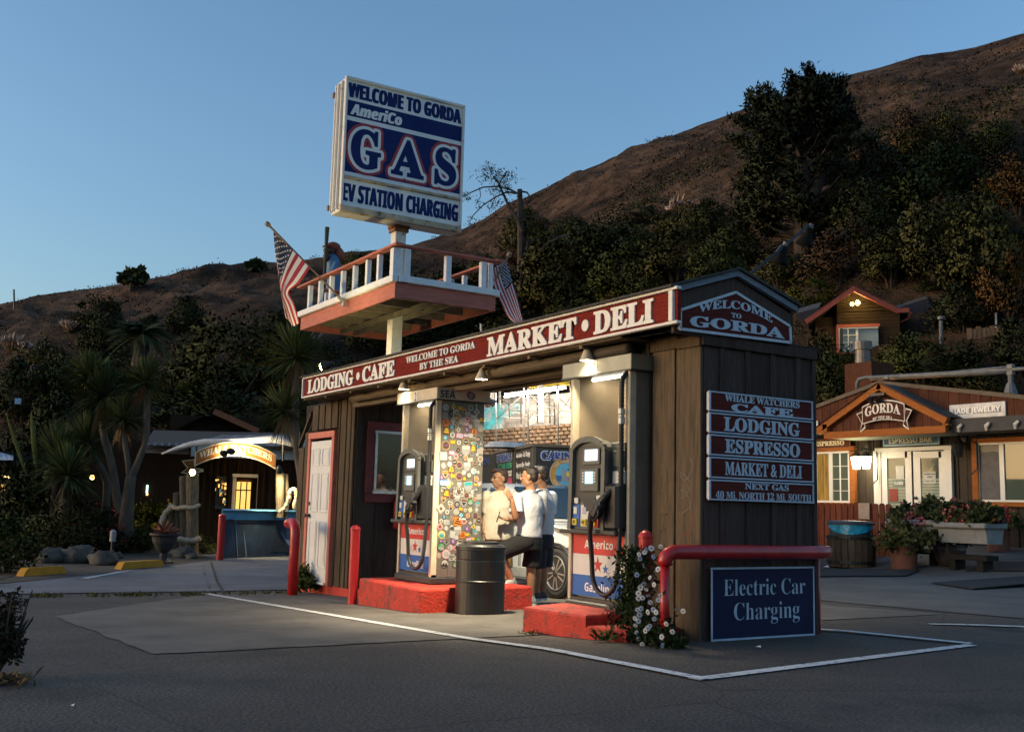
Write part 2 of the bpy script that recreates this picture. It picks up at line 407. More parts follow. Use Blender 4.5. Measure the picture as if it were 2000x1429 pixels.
def hill_mat():
    m = bpy.data.materials.new('hill_scrub'); m.use_nodes = True; nt = m.node_tree; b = nt.nodes['Principled BSDF']; L = nt.links.new
    tc = nd(nt, 'ShaderNodeTexCoord')
    def noise(sc, det=6, ro=.65):
        n = nd(nt, 'ShaderNodeTexNoise'); n.inputs['Scale'].default_value = sc; n.inputs['Detail'].default_value = det; n.inputs['Roughness'].default_value = ro
        L(tc.outputs['Object'], n.inputs['Vector']); return n.outputs[0]
    r1 = nd(nt, 'ShaderNodeValToRGB'); e = r1.color_ramp.elements; e[0].position = .36; e[0].color = (.040, .029, .020, 1); e[1].position = .64; e[1].color = (.13, .082, .054, 1)
    L(noise(.55, 8), r1.inputs[0])
    r2 = nd(nt, 'ShaderNodeValToRGB'); e = r2.color_ramp.elements; e[0].position = .40; e[0].color = (.45, .45, .45, 1); e[1].position = .62; e[1].color = (1.35, 1.3, 1.25, 1); L(noise(.06, 4), r2.inputs[0])
    mx = nd(nt, 'ShaderNodeMix', data_type='RGBA', blend_type='MULTIPLY'); mx.inputs['Factor'].default_value = 1; L(r1.outputs[0], mx.inputs[6]); L(r2.outputs[0], mx.inputs[7])
    L(mx.outputs[2], b.inputs['Base Color']); b.inputs['Roughness'].default_value = 1; b.inputs['Specular IOR Level'].default_value = .1
    bp = nd(nt, 'ShaderNodeBump'); bp.inputs['Strength'].default_value = 1; bp.inputs['Distance'].default_value = .8
    L(noise(.9, 8, .7), bp.inputs['Height']); L(bp.outputs[0], b.inputs['Normal']); return m
azs = np.linspace(AZ0, AZ1, 320); rs = np.concatenate([np.linspace(24, 60, 30), np.linspace(61.5, 185, 70), np.linspace(186, 215, 20), np.linspace(220, 420, 18)])
V = np.array([(CAM.x+r*math.sin(a), CAM.y+r*math.cos(a), hill_z(CAM.x+r*math.sin(a), CAM.y+r*math.cos(a))) for r in rs for a in azs])
na = len(azs); i = np.arange(na-1)[None, :] + np.arange(len(rs)-1)[:, None]*na
struct('hillside', np_mesh('hillside', V, np.stack([i, i+1, i+na+1, i+na], -1).reshape(-1, 4), hill_mat(), True))
def hit(px, py, r0=26, r1=260):
    """where the line of sight through a photograph pixel meets the hill"""
    d = ray(px, py); h = math.hypot(d.x, d.y); r = r0
    while r < r1:
        P = CAM + d*(r/h)
        if P.z < hill_z(P.x, P.y): return P
        r += .4
    return CAM + d*(r1/h)

# low sea bank across the road behind the viewpoint (seen only mirrored in the shop windows)
def bank_z(x, y): return gz(x, y)-.4+(3.6+1.6*mnoise.noise(Vector((x*.05, y*.05, 9)))+.4*mnoise.noise(Vector((x*.3, y*.3, 2))))*math.exp(-((y+64+.25*(x+40))/9)**2)*sstep(-190, -150, x)*(1-sstep(60, 90, x))
struct('sea_bank', grid_mesh('sea_bank', np.arange(-190, 91, 3.0), np.arange(-110, -24, 2.5), bank_z, mat('bank_grass', (.05, .055, .02), 1.0, var=.4, scale=.8)))
# ================================================================== GAS STATION SHELTER (origin at its near front corner)
def wood(name, col, var=.28, wear=None, wc=(.1, .1, .1), ax='z', rough=.85, rand=.18):
    st = {'z': (9, 9, .7), 'x': (.7, 9, 9), 'y': (9, .7, 9)}[ax]
    return mat(name, col, rough, var=var, scale=4.5, stretch=st, bump=.45, bscale=14, spec=.08, rand=rand, wear=wear, wearcol=wc, wscale=5)
WD_FRONT = wood('weathered_brown_wood', (.105, .078, .052), wear=.36, wc=(.055, .04, .028))
WD_SIDE = wood('brown_stained_wood', (.075, .050, .042), wear=.3, wc=(.048, .033, .028))
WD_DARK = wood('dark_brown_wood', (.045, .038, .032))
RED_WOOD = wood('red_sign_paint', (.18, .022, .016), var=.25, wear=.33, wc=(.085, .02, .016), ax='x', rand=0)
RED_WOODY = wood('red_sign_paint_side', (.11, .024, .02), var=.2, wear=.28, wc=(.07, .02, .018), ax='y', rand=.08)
WHITE = mat('white_trim_paint', (.72, .69, .63), .6, var=.08, scale=12, wear=.36, wearcol=(.36, .31, .25), wscale=9)
WHITE_C = mat('white_letter_paint', (.74, .72, .66), .6, var=.07, scale=14)
RED_PIPE = mat('red_enamel', (.40, .012, .014), .36, var=.2, scale=6, wear=.37, wearcol=(.13, .012, .010), wscale=9, coat=.15, bump=.15, bscale=40)
RED_CONC = mat('red_painted_concrete', (.50, .035, .018), .75, var=.22, scale=7, bump=.5, bscale=35, wear=.46, wearcol=(.17, .045, .032), wscale=5)
SALMON = mat('salmon_paint', (.55, .16, .11), .7, var=.14, scale=9, wear=.33, wearcol=(.35, .09, .06), wscale=7)
DOORW = mat('white_door_paint', (.70, .69, .68), .45, var=.04, scale=5)
METAL_D = mat('dark_metal', (.03, .03, .032), .45, metal=.6, var=.2)
SHINGLE = mat('roof_shingle', (.05, .045, .04), .9, var=.35, scale=20, bump=.5)
GREYBLUE = wood('grey_blue_trim', (.20, .22, .26), var=.15, ax='y', rand=.05)
SOFFIT = wood('soffit_wood', (.16, .125, .085), var=.3, ax='x', rand=.1)
GLASS_D = mat('dark_glass', (.02, .022, .025), .06, var=.1, spec=.8)

st = thing('gas_station_shelter', 'long narrow brown wooden shelter with a gabled roof over the fuel pumps', 'shelter', (0, 0, 0))
WID, EAVE, RIDGEZ, RY = 1.30, 2.42, 2.99, .33
def plank(p0, p1, th, m, name='plank', bev=.004, ax='y'):
    """a board standing on edge: p0 and p1 opposite corners of its face"""
    b = MB(); c = [(p0[k]+p1[k])/2 for k in range(3)]; d = [max(abs(p1[k]-p0[k]), .001) for k in range(3)]
    d[{'x': 0, 'y': 1, 'z': 2}[ax]] = th; b.box(c, d, bev=bev); return part(st, name, b, m)
# --- near end block: front boards (face -y) and right side boards (face +x)
b = MB()
b.box((-.345, .66, 1.2), (.63, 1.20, 2.44)); part(st, 'end_wall_core', b, WD_DARK)
plank((-.695, -.012, 0), (-.645, 0, 2.45), .036, WD_FRONT, 'batten')
plank((-.600, 0, -.04), (-.320, 0, 2.38), .030, WD_FRONT)
plank((-.300, 0, -.04), (-.004, 0, 2.33), .030, WD_FRONT)
plank((-.62, -.012, 2.34), (-.28, 0, 2.46), .05, WD_FRONT, 'trim_board')
plank((-.279, -.010, 2.33), (.006, 0, 2.42), .06, WD_FRONT, 'trim_board')
ys_ = [0.016, .21, .495, .785, 1.085, 1.298]
for a, bb in zip(ys_[:-1], ys_[1:]): plank((-.012, a+.003, -.03), (-.012, bb-.003, 2.335), .024, WD_SIDE, ax='x')
for y in (.21, .495, .785, 1.085): plank((.008, y-.028, -.03), (.008, y+.028, 2.335), .026, WD_SIDE, 'batten', ax='x')
plank((.004, 1.262, -.03), (.004, 1.304, 2.335), .034, WD_SIDE, 'batten', ax='x')
plank((.010, -.018, 2.337), (.010, 1.31, 2.425), .05, WD_SIDE, 'trim_board', ax='x')
b = MB(); b.box((-.34, .655, 2.435), (.74, 1.36, .02)); part(st, 'end_wall_cap', b, WD_DARK)
# --- gable above the near end
b = MB(); b.prism([(-.33, 2.40), (.985, 2.40), (.985, 2.71), (RY, 2.935), (-.33, 2.715)], (.0, 0, 0), Y1, Z1, .03); part(st, 'gable_wall', b, WD_SIDE)
def slopebar(y0, z0, y1, z1, x0, x1, h, m, name):
    b = MB(); b.prism([(y0, z0), (y1, z1), (y1, z1-h), (y0, z0-h)], (x0, 0, 0), Y1, Z1, x1-x0); return part(st, name, b, m)
slopebar(-.395, 2.752, RY, 2.992, .032, .075, .048, GREYBLUE, 'barge_board')
slopebar(RY+.001, 2.992, 1.03, 2.772, .032, .075, .048, GREYBLUE, 'barge_board')
# --- roof slopes, fascia boards, soffit, beams
XL = -7.95
slopebar(-.42, 2.772, RY, 3.018, XL-.05, .10, .022, SHINGLE, 'roof')
slopebar(RY+.001, 3.018, 1.07, 2.79, XL-.05, .10, .022, SHINGLE, 'roof')
b = MB(); b.box((XL/2, 1.03, 2.62), (-XL, .03, .28)); part(st, 'rear_fascia', b, WD_DARK)
for k in range(9):
    b = MB(); x = -.62-.82*k; b.box((x-.41, .33, 2.448+.001*(k % 2)), (.81, 1.34, .018), bev=.003); part(st, 'soffit_board', b, SOFFIT)
b = MB(); b.box((-3.9, .02, 2.36), (6.1, .11, .15), bev=.006); part(st, 'beam', b, SOFFIT)
b = MB(); b.box((-3.9, .93, 2.428), (6.1, .14, .022), bev=.004); part(st, 'beam', b, SOFFIT)
b = MB(); b.tube([(-.72, -.18, 2.37), (-2.9, -.17, 2.38), (-3.3, -.1, 2.40), (-6.8, -.1, 2.395)], .055, 10); part(st, 'lagged_pipe', b, SOFFIT, smooth=True)
# small rafter tails
for k in range(8):
    b = MB(); b.box((-1.2-.85*k, -.24, 2.425), (.045, .22, .03)); part(st, 'rafter', b, SOFFIT)
# --- far closet: front boards, door, dark inner side wall
CX0, CX1 = -8.93, -6.90
b = MB(); b.box(((CX0+CX1)/2, .66, 1.18), (CX1-CX0-.06, 1.2, 2.52)); part(st, 'closet_core', b, WD_DARK)
bx = [(-8.93, -8.74, 1.80), (-8.70, -8.48, 2.02), (-7.44, -7.40, 2.46), (-7.36, -7.18, 2.46), (-7.14, -7.02, 2.46), (-6.985, -6.90, 2.46)]
for k, (a, c2, h) in enumerate(bx): plank((a, 0, -.14), (c2, 0, h), .034, WD_FRONT)
for a, c2 in ((-8.44, -8.22), (-8.18, -7.98), (-7.94, -7.74), (-7.70, -7.50)): plank((a, 0, 2.04), (c2, 0, 2.46 if a > -8 else 2.40), .034, WD_FRONT)
for a, c2 in ((-7.03, -6.99), (-7.185, -7.145), (-7.405, -7.365)): plank((a, .02, -.14), (c2, .02, 2.46), .03, WD_FRONT, 'batten')
slopebar(-.02, 2.05, .02, 2.05, -8.96, -8.93, .3, WD_FRONT, 'corner_trim')
b = MB(); b.prism([(-8.95, 1.80), (-8.50, 2.28), (-8.50, 2.33), (-8.95, 1.85)], (0, .03, 0), X1, Z1, .06); part(st, 'lean_to_edge', b, WD_FRONT)
# door with salmon frame
b = MB(); b.box((-7.955, -.022, .88), (.80, .05, 1.98), bev=.004)
dr = part(st, 'door', b, DOORW)
for (u0, u1, z0, z1) in [(x, x+.26, a, c2) for x in (-8.26, -7.90) for a, c2 in ((.08, .72), (.86, 1.40), (1.52, 1.76))]:
    b = MB()
    for q in (((u0+u1)/2, z0, u1-u0, .02), ((u0+u1)/2, z1, u1-u0, .02), (u0, (z0+z1)/2, .02, z1-z0-.022), (u1, (z0+z1)/2, .02, z1-z0-.022)): b.box((q[0], -.050, q[1]), (q[2], .012, q[3]), bev=.004)
    b.box(((u0+u1)/2, -.048, (z0+z1)/2), (u1-u0-.07, .008, z1-z0-.07), bev=.004)
    part(dr, 'door_panel', b, DOORW)
KNOB = mat('tarnished_brass', (.10, .085, .06), .35, metal=.9)
b = MB(); b.lathe([(.03, 0), (.03, .012), (.012, .02), (.012, .045), (.032, .06), (.03, .08), (.0, .088)], (-8.29, -.047, .80), 12, (0, -1, 0)); part(dr, 'door_knob', b, KNOB, smooth=True)
b = MB(); b.lathe([(.028, 0), (.026, .016), (.0, .018)], (-8.29, -.047, .97), 12, (0, -1, 0)); part(dr, 'deadbolt', b, KNOB, smooth=True)
for (c, d) in (((-8.40, -.03, .88), (.085, .075, 2.06)), ((-7.505, -.03, .88), (.09, .075, 2.06)), ((-7.955, -.03, 1.955), (.99, .076, .09))):
    b = MB(); b.box(c, d, bev=.006); part(st, 'door_frame', b, SALMON)
b = MB(); b.box((-7.955, -.04, -.125), (.82, .10, .03)); part(st, 'door_sill', b, WHITE)
# inner side wall (+x face) boards and red framed window
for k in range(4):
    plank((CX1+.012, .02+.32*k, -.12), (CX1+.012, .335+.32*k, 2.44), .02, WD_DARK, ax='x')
RWIN = mat('red_window_paint', (.12, .012, .014), .6, var=.2)
wy0, wy1, wz0, wz1 = .27, 1.10, 1.12, 2.0
fr = thing_fr = None
b = MB(); 
for (c, d) in (((CX1+.04, (wy0+wy1)/2, wz0-.05), (.04, wy1-wy0+.2, .12)), ((CX1+.04, (wy0+wy1)/2, wz1+.05), (.04, wy1-wy0+.2, .12)), ((CX1+.04, wy0-.05, (wz0+wz1)/2), (.04, .12, wz1-wz0-.022)), ((CX1+.04, wy1+.05, (wz0+wz1)/2), (.04, .12, wz1-wz0-.022))): b.box(c, d, bev=.004)
win = part(st, 'window', b, RWIN)
b = MB()
for (c, d) in (((CX1+.062, (wy0+wy1)/2, wz0+.03), (.02, wy1-wy0, .035)), ((CX1+.062, (wy0+wy1)/2, wz1-.03), (.02, wy1-wy0, .035)), ((CX1+.062, wy0+.03, (wz0+wz1)/2), (.02, .035, wz1-wz0-.1)), ((CX1+.062, wy1-.03, (wz0+wz1)/2), (.02, .035, wz1-wz0-.1))): b.box(c, d)
part(win, 'window_frame', b, mat('aluminium', (.45, .45, .45), .4, metal=.7))
b = MB(); b.box((CX1+.045, (wy0+wy1)/2, (wz0+wz1)/2), (.006, wy1-wy0, wz1-wz0)); part(win, 'window_pane', b, GLASS_D)
# red plinth under the closet, running on as a low kerb
b = MB(); b.box((-7.42, .60, -.26), (3.0, 1.22, .27), bev=.02); part(st, 'plinth', b, RED_CONC)
# graffiti on the two front boards and on the side of the near block
def scrawl(parent, pts, O, U, V, w, m, n=1):
    b = MB(); b.strip(pts, w*.6, O, U, V, .0015); part(parent, 'graffiti', b, m)
GR1 = mat('tan_paint_pen', (.20, .135, .07), .6); GR2 = mat('pale_paint_pen', (.22, .19, .17), .6); GR3 = mat('orange_paint_pen', (.30, .08, .045), .6)
def zig(x0, x1, z0, z1, n, seed):
    q = random.Random(seed); a, b_, c = q.uniform(2, 4), q.uniform(5, 8), q.uniform(0, 6); w = (x1-x0)/2; N = 90; lean = q.uniform(-.3, .3)
    return [((x0+x1)/2+w*(.75*math.sin(t*b_*2.2+c)+.25*math.sin(t*17)+lean*(1-2*t)), z1+(z0-z1)*t+.045*math.cos(t*b_*2.2+c*.7)+.02*math.sin(t*31)) for t in [i/N for i in range(N+1)]]
def zig_old(x0, x1, z0, z1, n, seed):
    q = random.Random(seed); return [(x0+(x1-x0)*q.random(), z1+(z0-z1)*(i+.6*q.random())/n) for i in range(n)]
scrawl(st, zig(-.50, -.40, 1.02, 1.45, 14, 3), (0, -.0165, 0), X1, Z1, .009, GR1)
scrawl(st, zig(-.50, -.40, .68, 1.0, 10, 5), (0, -.0165, 0), X1, Z1, .009, GR1)
scrawl(st, zig(-.25, -.10, .98, 1.38, 13, 8), (0, -.0165, 0), X1, Z1, .008, GR2)
scrawl(st, zig(-.20, -.10, .62, .92, 12, 9), (0, -.0165, 0), X1, Z1, .008, GR3)

# ------------------------------------------------------------------ fascia sign: LODGING . CAFE / WELCOME TO GORDA BY THE SEA / MARKET . DELI
fs = thing('fascia_sign', 'long red signboard with white raised letters reading LODGING CAFE MARKET DELI along the roof edge', 'sign', (-3.9, -.37, 2.44))
FY = -.372
b = W(fs); b.box((-3.9, FY+.022, 2.605), (8.04, .036, .285)); brd = part(fs, 'board', b, RED_WOOD)
for (c, d) in (((-3.9, FY, 2.742), (8.09, .05, .026)), ((-3.9, FY, 2.468), (8.09, .05, .024)), ((-7.932, FY, 2.605), (.026, .05, .247)), ((.045+.02, FY, 2.605), (.05, .05, .247))):
    b = W(fs); b.box(c, d, bev=.004); part(fs, 'frame', b, WHITE)
b = W(fs); b.box((.066, -.36, 2.605), (.05, .02, .24)); part(fs, 'end_board', b, mat('white_end_paint', (.60, .6, .6), .6, var=.1))
def ftext(s, x0, x1, z0, z1, sty='serif', fat=.022):
    b = W(fs); text(b, s, (x0, FY+.002, z0), X1, Z1, x1-x0, z1-z0, sty, fat, .016); part(fs, 'lettering', b, WHITE_C)
ftext('LODGING', -7.74, -6.15, 2.505, 2.705, fat=.03); ftext('CAFE', -5.87, -4.93, 2.505, 2.705, fat=.03)
ftext('WELCOME TO GORDA', -4.63, -3.03, 2.622, 2.700, fat=.008); ftext('BY THE SEA', -4.28, -3.38, 2.512, 2.590, fat=.008)
ftext('MARKET', -2.78, -1.22, 2.503, 2.703, fat=.03); ftext('DELI', -.965, -.155, 2.503, 2.703, fat=.03)
for x in (-6.01, -1.095):
    b = W(fs); b.lathe([(.052, 0), (.052, .014), (.0, .0141)], (x, FY+.004, 2.603), 20, (0, -1, 0)); part(fs, 'lettering', b, WHITE_C)

# ------------------------------------------------------------------ gable sign
gs = thing('gable_sign', 'five-sided red signboard reading WELCOME TO GORDA under the gable', 'sign', (.03, .33, 2.42))
GP = [(-.285, 2.432), (.955, 2.452), (.945, 2.592), (.315, 2.806), (-.285, 2.585)]
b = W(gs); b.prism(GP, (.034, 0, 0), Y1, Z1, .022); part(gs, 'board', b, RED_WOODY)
for p, q in zip(GP, GP[1:]+GP[:1]):
    b = W(gs); b.bar((.052, p[0], p[1]), (.052, q[0], q[1]), .022, .028, up=(1, 0, 0)); part(gs, 'frame', b, GREYBLUE if False else mat('pale_trim_paint', (.52, .55, .6), .6, var=.12, scale=14))
PALE = mat('pale_letter_paint', (.47, .52, .60), .6, var=.08, scale=14)
def arc(w, rise):
    return lambda u, v: (u, v + rise*(1-(2*u/w-1)**2) + .012*(u/w))
b = W(gs); text(b, 'WELCOME', (.0575, -.095, 2.580), Y1, Z1, .83, .070, 'serif', .014, .006, arc(.83, .078)); part(gs, 'lettering', b, PALE)
b = W(gs); text(b, 'TO', (.0575, .265, 2.588), Y1, Z1, .11, .042, 'serif', .012, .006); part(gs, 'lettering', b, PALE)
b = W(gs); text(b, 'GORDA', (.0575, -.185, 2.462), Y1, Z1, 1.06, .090, 'serif', .025, .006, arc(1.06, .012)); part(gs, 'lettering', b, PALE)

# ------------------------------------------------------------------ five panel signs on the end wall, each a board of its own
PT = mat('panel_trim_paint', (.46, .50, .57), .6, var=.1, scale=14)
def panel_sign(z0, z1, lines, label):
    t = thing('panel_sign', label, 'sign', (.03, .625, z0), 'red panel signs on the end wall')
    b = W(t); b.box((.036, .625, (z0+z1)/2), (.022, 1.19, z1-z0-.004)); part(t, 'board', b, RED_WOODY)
    for (c, d) in (((.048, .625, z1-.010), (.016, 1.20, .013)), ((.048, .625, z0+.010), (.016, 1.20, .013)), ((.042, .034, (z0+z1)/2), (.032, .022, z1-z0-.026)), ((.048, 1.216, (z0+z1)/2), (.016, .016, z1-z0-.026))):
        b = W(t); b.box(c, d, bev=.002); part(t, 'frame', b, PT)
    for (s, y0, y1, a, c2, ft) in lines:
        b = W(t); text(b, s, (.0475, y0, a), Y1, Z1, y1-y0, c2-a, 'serif', ft, .006); part(t, 'lettering', b, PALE)
panel_sign(1.80, 1.97, [('WHALE WATCHERS', .20, 1.06, 1.895, 1.952, .01), ('CAFE', .27, .985, 1.815, 1.882, .03)], 'topmost red panel sign on the end wall, reading WHALE WATCHERS CAFE')
panel_sign(1.625, 1.797, [('LODGING', .19, 1.06, 1.652, 1.768, .02)], 'red panel sign reading LODGING on the end wall')
panel_sign(1.445, 1.622, [('ESPRESSO', .20, 1.06, 1.475, 1.590, .02)], 'red panel sign reading ESPRESSO on the end wall')
panel_sign(1.265, 1.442, [('MARKET & DELI', .20, 1.08, 1.298, 1.408, .012)], 'red panel sign reading MARKET & DELI on the end wall')
panel_sign(1.09, 1.262, [('NEXT GAS', .42, .92, 1.190, 1.242, .012), ('40 Mi. NORTH 12 Mi. SOUTH', .10, 1.19, 1.108, 1.170, 0)], 'lowest red panel sign, reading NEXT GAS 40 Mi. NORTH 12 Mi. SOUTH')
# ------------------------------------------------------------------ electric car charging sign
es = thing('charging_sign', 'navy blue metal sign reading Electric Car Charging at the foot of the end wall', 'sign', (.03, .63, 0))
NAVY = mat('navy_sign_paint', (.013, .014, .05), .6, spec=.15, var=.12, scale=4)
b = W(es); b.box((.044, .628, .285), (.02, 1.145, .565), bev=.006); part(es, 'board', b, NAVY)
for (c, d) in (((.055, .628, .560), (.008, 1.165, .016)), ((.055, .628, .008), (.008, 1.165, .016)), ((.055, .054, .284), (.008, .016, .534)), ((.055, 1.202, .284), (.008, .016, .534))):
    b = W(es); b.box(c, d, bev=.002); part(es, 'frame', b, mat('sign_border', (.40, .46, .56), .5))
SKYL = mat('pale_blue_print', (.40, .47, .56), .5)
b = W(es); text(b, 'Electric Car', (.054, .18, .345), Y1, Z1, .92, .13, 'serif', -.012, .002); part(es, 'lettering', b, SKYL)
b = W(es); text(b, 'Charging', (.054, .29, .115), Y1, Z1, .74, .175, 'serif', -.012, .002); part(es, 'lettering', b, SKYL)

# ------------------------------------------------------------------ red guard rails and bollards
def guard(label, pts, r, name='guard_rail', cat='guard rail', grp=None):
    t = thing(name, label, cat, (pts[0][0], pts[0][1], gz(pts[0][0], pts[0][1])), grp)
    b = W(t); b.tube(pts, r, 16); o = part(t, 'pipe', b, RED_PIPE, smooth=True); return t
def bend(p, c, q, n=6):
    p, c, q = Vector(p), Vector(c), Vector(q); return [p*(1-t)**2+c*2*t*(1-t)+q*t*t for t in [i/n for i in range(n+1)]]
g1 = guard('thick red pipe guard rail across the charging sign end of the shelter',
    bend((.14, -.50, .60), (.15, -.52, .695), (.17, -.40, .695)) + bend((.17, 1.12, .69), (.17, 1.24, .69), (.08, 1.33, .69)) + [(-.10, 1.39, .69)], .055)
b = W(g1); b.tube([(.13, -.49, -.05), (.13, -.49, .64)], .036, 14); part(g1, 'leg', b, RED_PIPE, smooth=True)
b = W(g1); b.tube([(-.08, 1.38, -.05), (-.08, 1.38, .66)], .036, 14); part(g1, 'leg', b, RED_PIPE, smooth=True)
g2 = guard('red bent pipe guard rail beside the white closet door', [(-7.62, -.50, -.40), (-7.62, -.50, .30)] + bend((-7.62, -.50, .52), (-7.62, -.50, .70), (-7.84, -.47, .70)) + [(-8.06, -.44, .69), (-8.10, -.43, .685)], .070)
def bollard(x, y, h, r, label):
    z = gz(x, y); t = thing('bollard', label, 'bollard', (x, y, z), 'red bollards round the pumps')
    b = MB(); b.lathe([(r, -.05), (r, h-.06), (r*1.08, h-.055), (r*1.08, h-.04), (r*.8, h-.015), (r*.35, h), (0, h+.002)], n=18); part(t, 'post', b, RED_PIPE, smooth=False)
    b = MB(); b.box((r+.004, .01, h*.5), (.006, .02, h*.9)); part(t, 'weld_seam', b, RED_PIPE); return t
bollard(-5.42, -.58, .93, .058, 'red steel bollard in front of the dark closet side wall')
p = onY(1253, 1046, -.22); bollard(-.21, -.40, .85, .055, 'red steel bollard with a domed cap beside the daisy bush')

# ------------------------------------------------------------------ red islands
def island(label, poly, z1, extra=None):
    cx = sum(p[0] for p in poly)/len(poly); cy = sum(p[1] for p in poly)/len(poly)
    t = thing('pump_island', label, 'pump island', (cx, cy, gz(cx, cy)))
    def kerb(poly, za, zb, ins=.025):
        b = W(t); n = len(poly); c = Vector((sum(p[0] for p in poly)/n, sum(p[1] for p in poly)/n))
        rings = []
        for z, k in ((za, 0), (zb-ins, .0), (zb-ins*.3, ins*.35), (zb, ins)):
            rings.append([((p[0]+(c.x-p[0])/(abs(c.x-p[0])+1e-6)*k), (p[1]+(c.y-p[1])/(abs(c.y-p[1])+1e-6)*k), z) for p in poly])
        vs = [v for r in rings for v in r]; fs = [(i*n+j, i*n+(j+1) % n, (i+1)*n+(j+1) % n, (i+1)*n+j) for i in range(3) for j in range(n)] + [tuple(range(3*n, 4*n))]
        b.add(vs, fs); return b
    part(t, 'kerb', kerb(poly, -.5, z1), RED_CONC)
    if extra: part(t, 'step', kerb(extra[0], -.5, extra[1]), RED_CONC)
    return t
island('red painted concrete island under pump 4, with a lower step at its near end', [(-1.34, -.80), (-.58, -.70), (-.70, .95), (-1.78, .95), (-1.62, -.12)], .165, ([(-.579, -.70), (-.19, -.60), (-.20, -.03), (-.579, -.03)], .085))
island('red painted concrete island under pump 2', [(-5.30, -.55), (-3.66, -.60), (-3.72, .85), (-5.4, .85)], .125)
# ================================================================== FUEL PUMPS
CREAM = mat('cream_enamel', (.55, .46, .33), .5, var=.12, scale=7, wear=.33, wearcol=(.30, .24, .17), wscale=6)
BEIGE = mat('beige_metal', (.36, .28, .18), .45, var=.15, scale=2.5, metal=.15)
PUMPG = mat('grey_green_metal', (.24, .24, .20), .45, var=.15, scale=4, metal=.4)
HEADG = mat('dark_grey_plastic', (.105, .105, .09), .5, var=.15, scale=5, bump=.1)
HEADD = mat('charcoal_plastic', (.03, .03, .03), .45, var=.15)
TAUPE = mat('taupe_enamel', (.16, .13, .105), .5, var=.12)
BLACK = mat('black_rubber', (.012, .012, .013), .45, var=.2, scale=30, bump=.2)
P_RED = mat('print_red', (.55, .03, .03), .35, var=.08); P_WHT = mat('print_white', (.68, .66, .62), .35, var=.06); P_BLU = mat('print_blue', (.02, .12, .42), .35, var=.08)
TXTW = mat('print_pure_white', (.8, .8, .78), .4, var=.02); TXTK = mat('print_black', (.02, .02, .02), .5, var=.1)
YEL = mat('print_yellow', (.75, .55, .02), .45, var=.08)
SCREEN = mat('lit_display', (.3, .34, .36), .3, emit=(.75, .88, 1.0), estr=.55)
SCREEN2 = mat('lit_blue_display', (.2, .3, .36), .3, emit=(.45, .72, .95), estr=.32)
STEEL = mat('steel', (.38, .38, .37), .35, metal=.8, var=.12)
TUBE = mat('lit_tube', (.9, .9, .85), .4, emit=(1.0, .93, .74), estr=2.5)

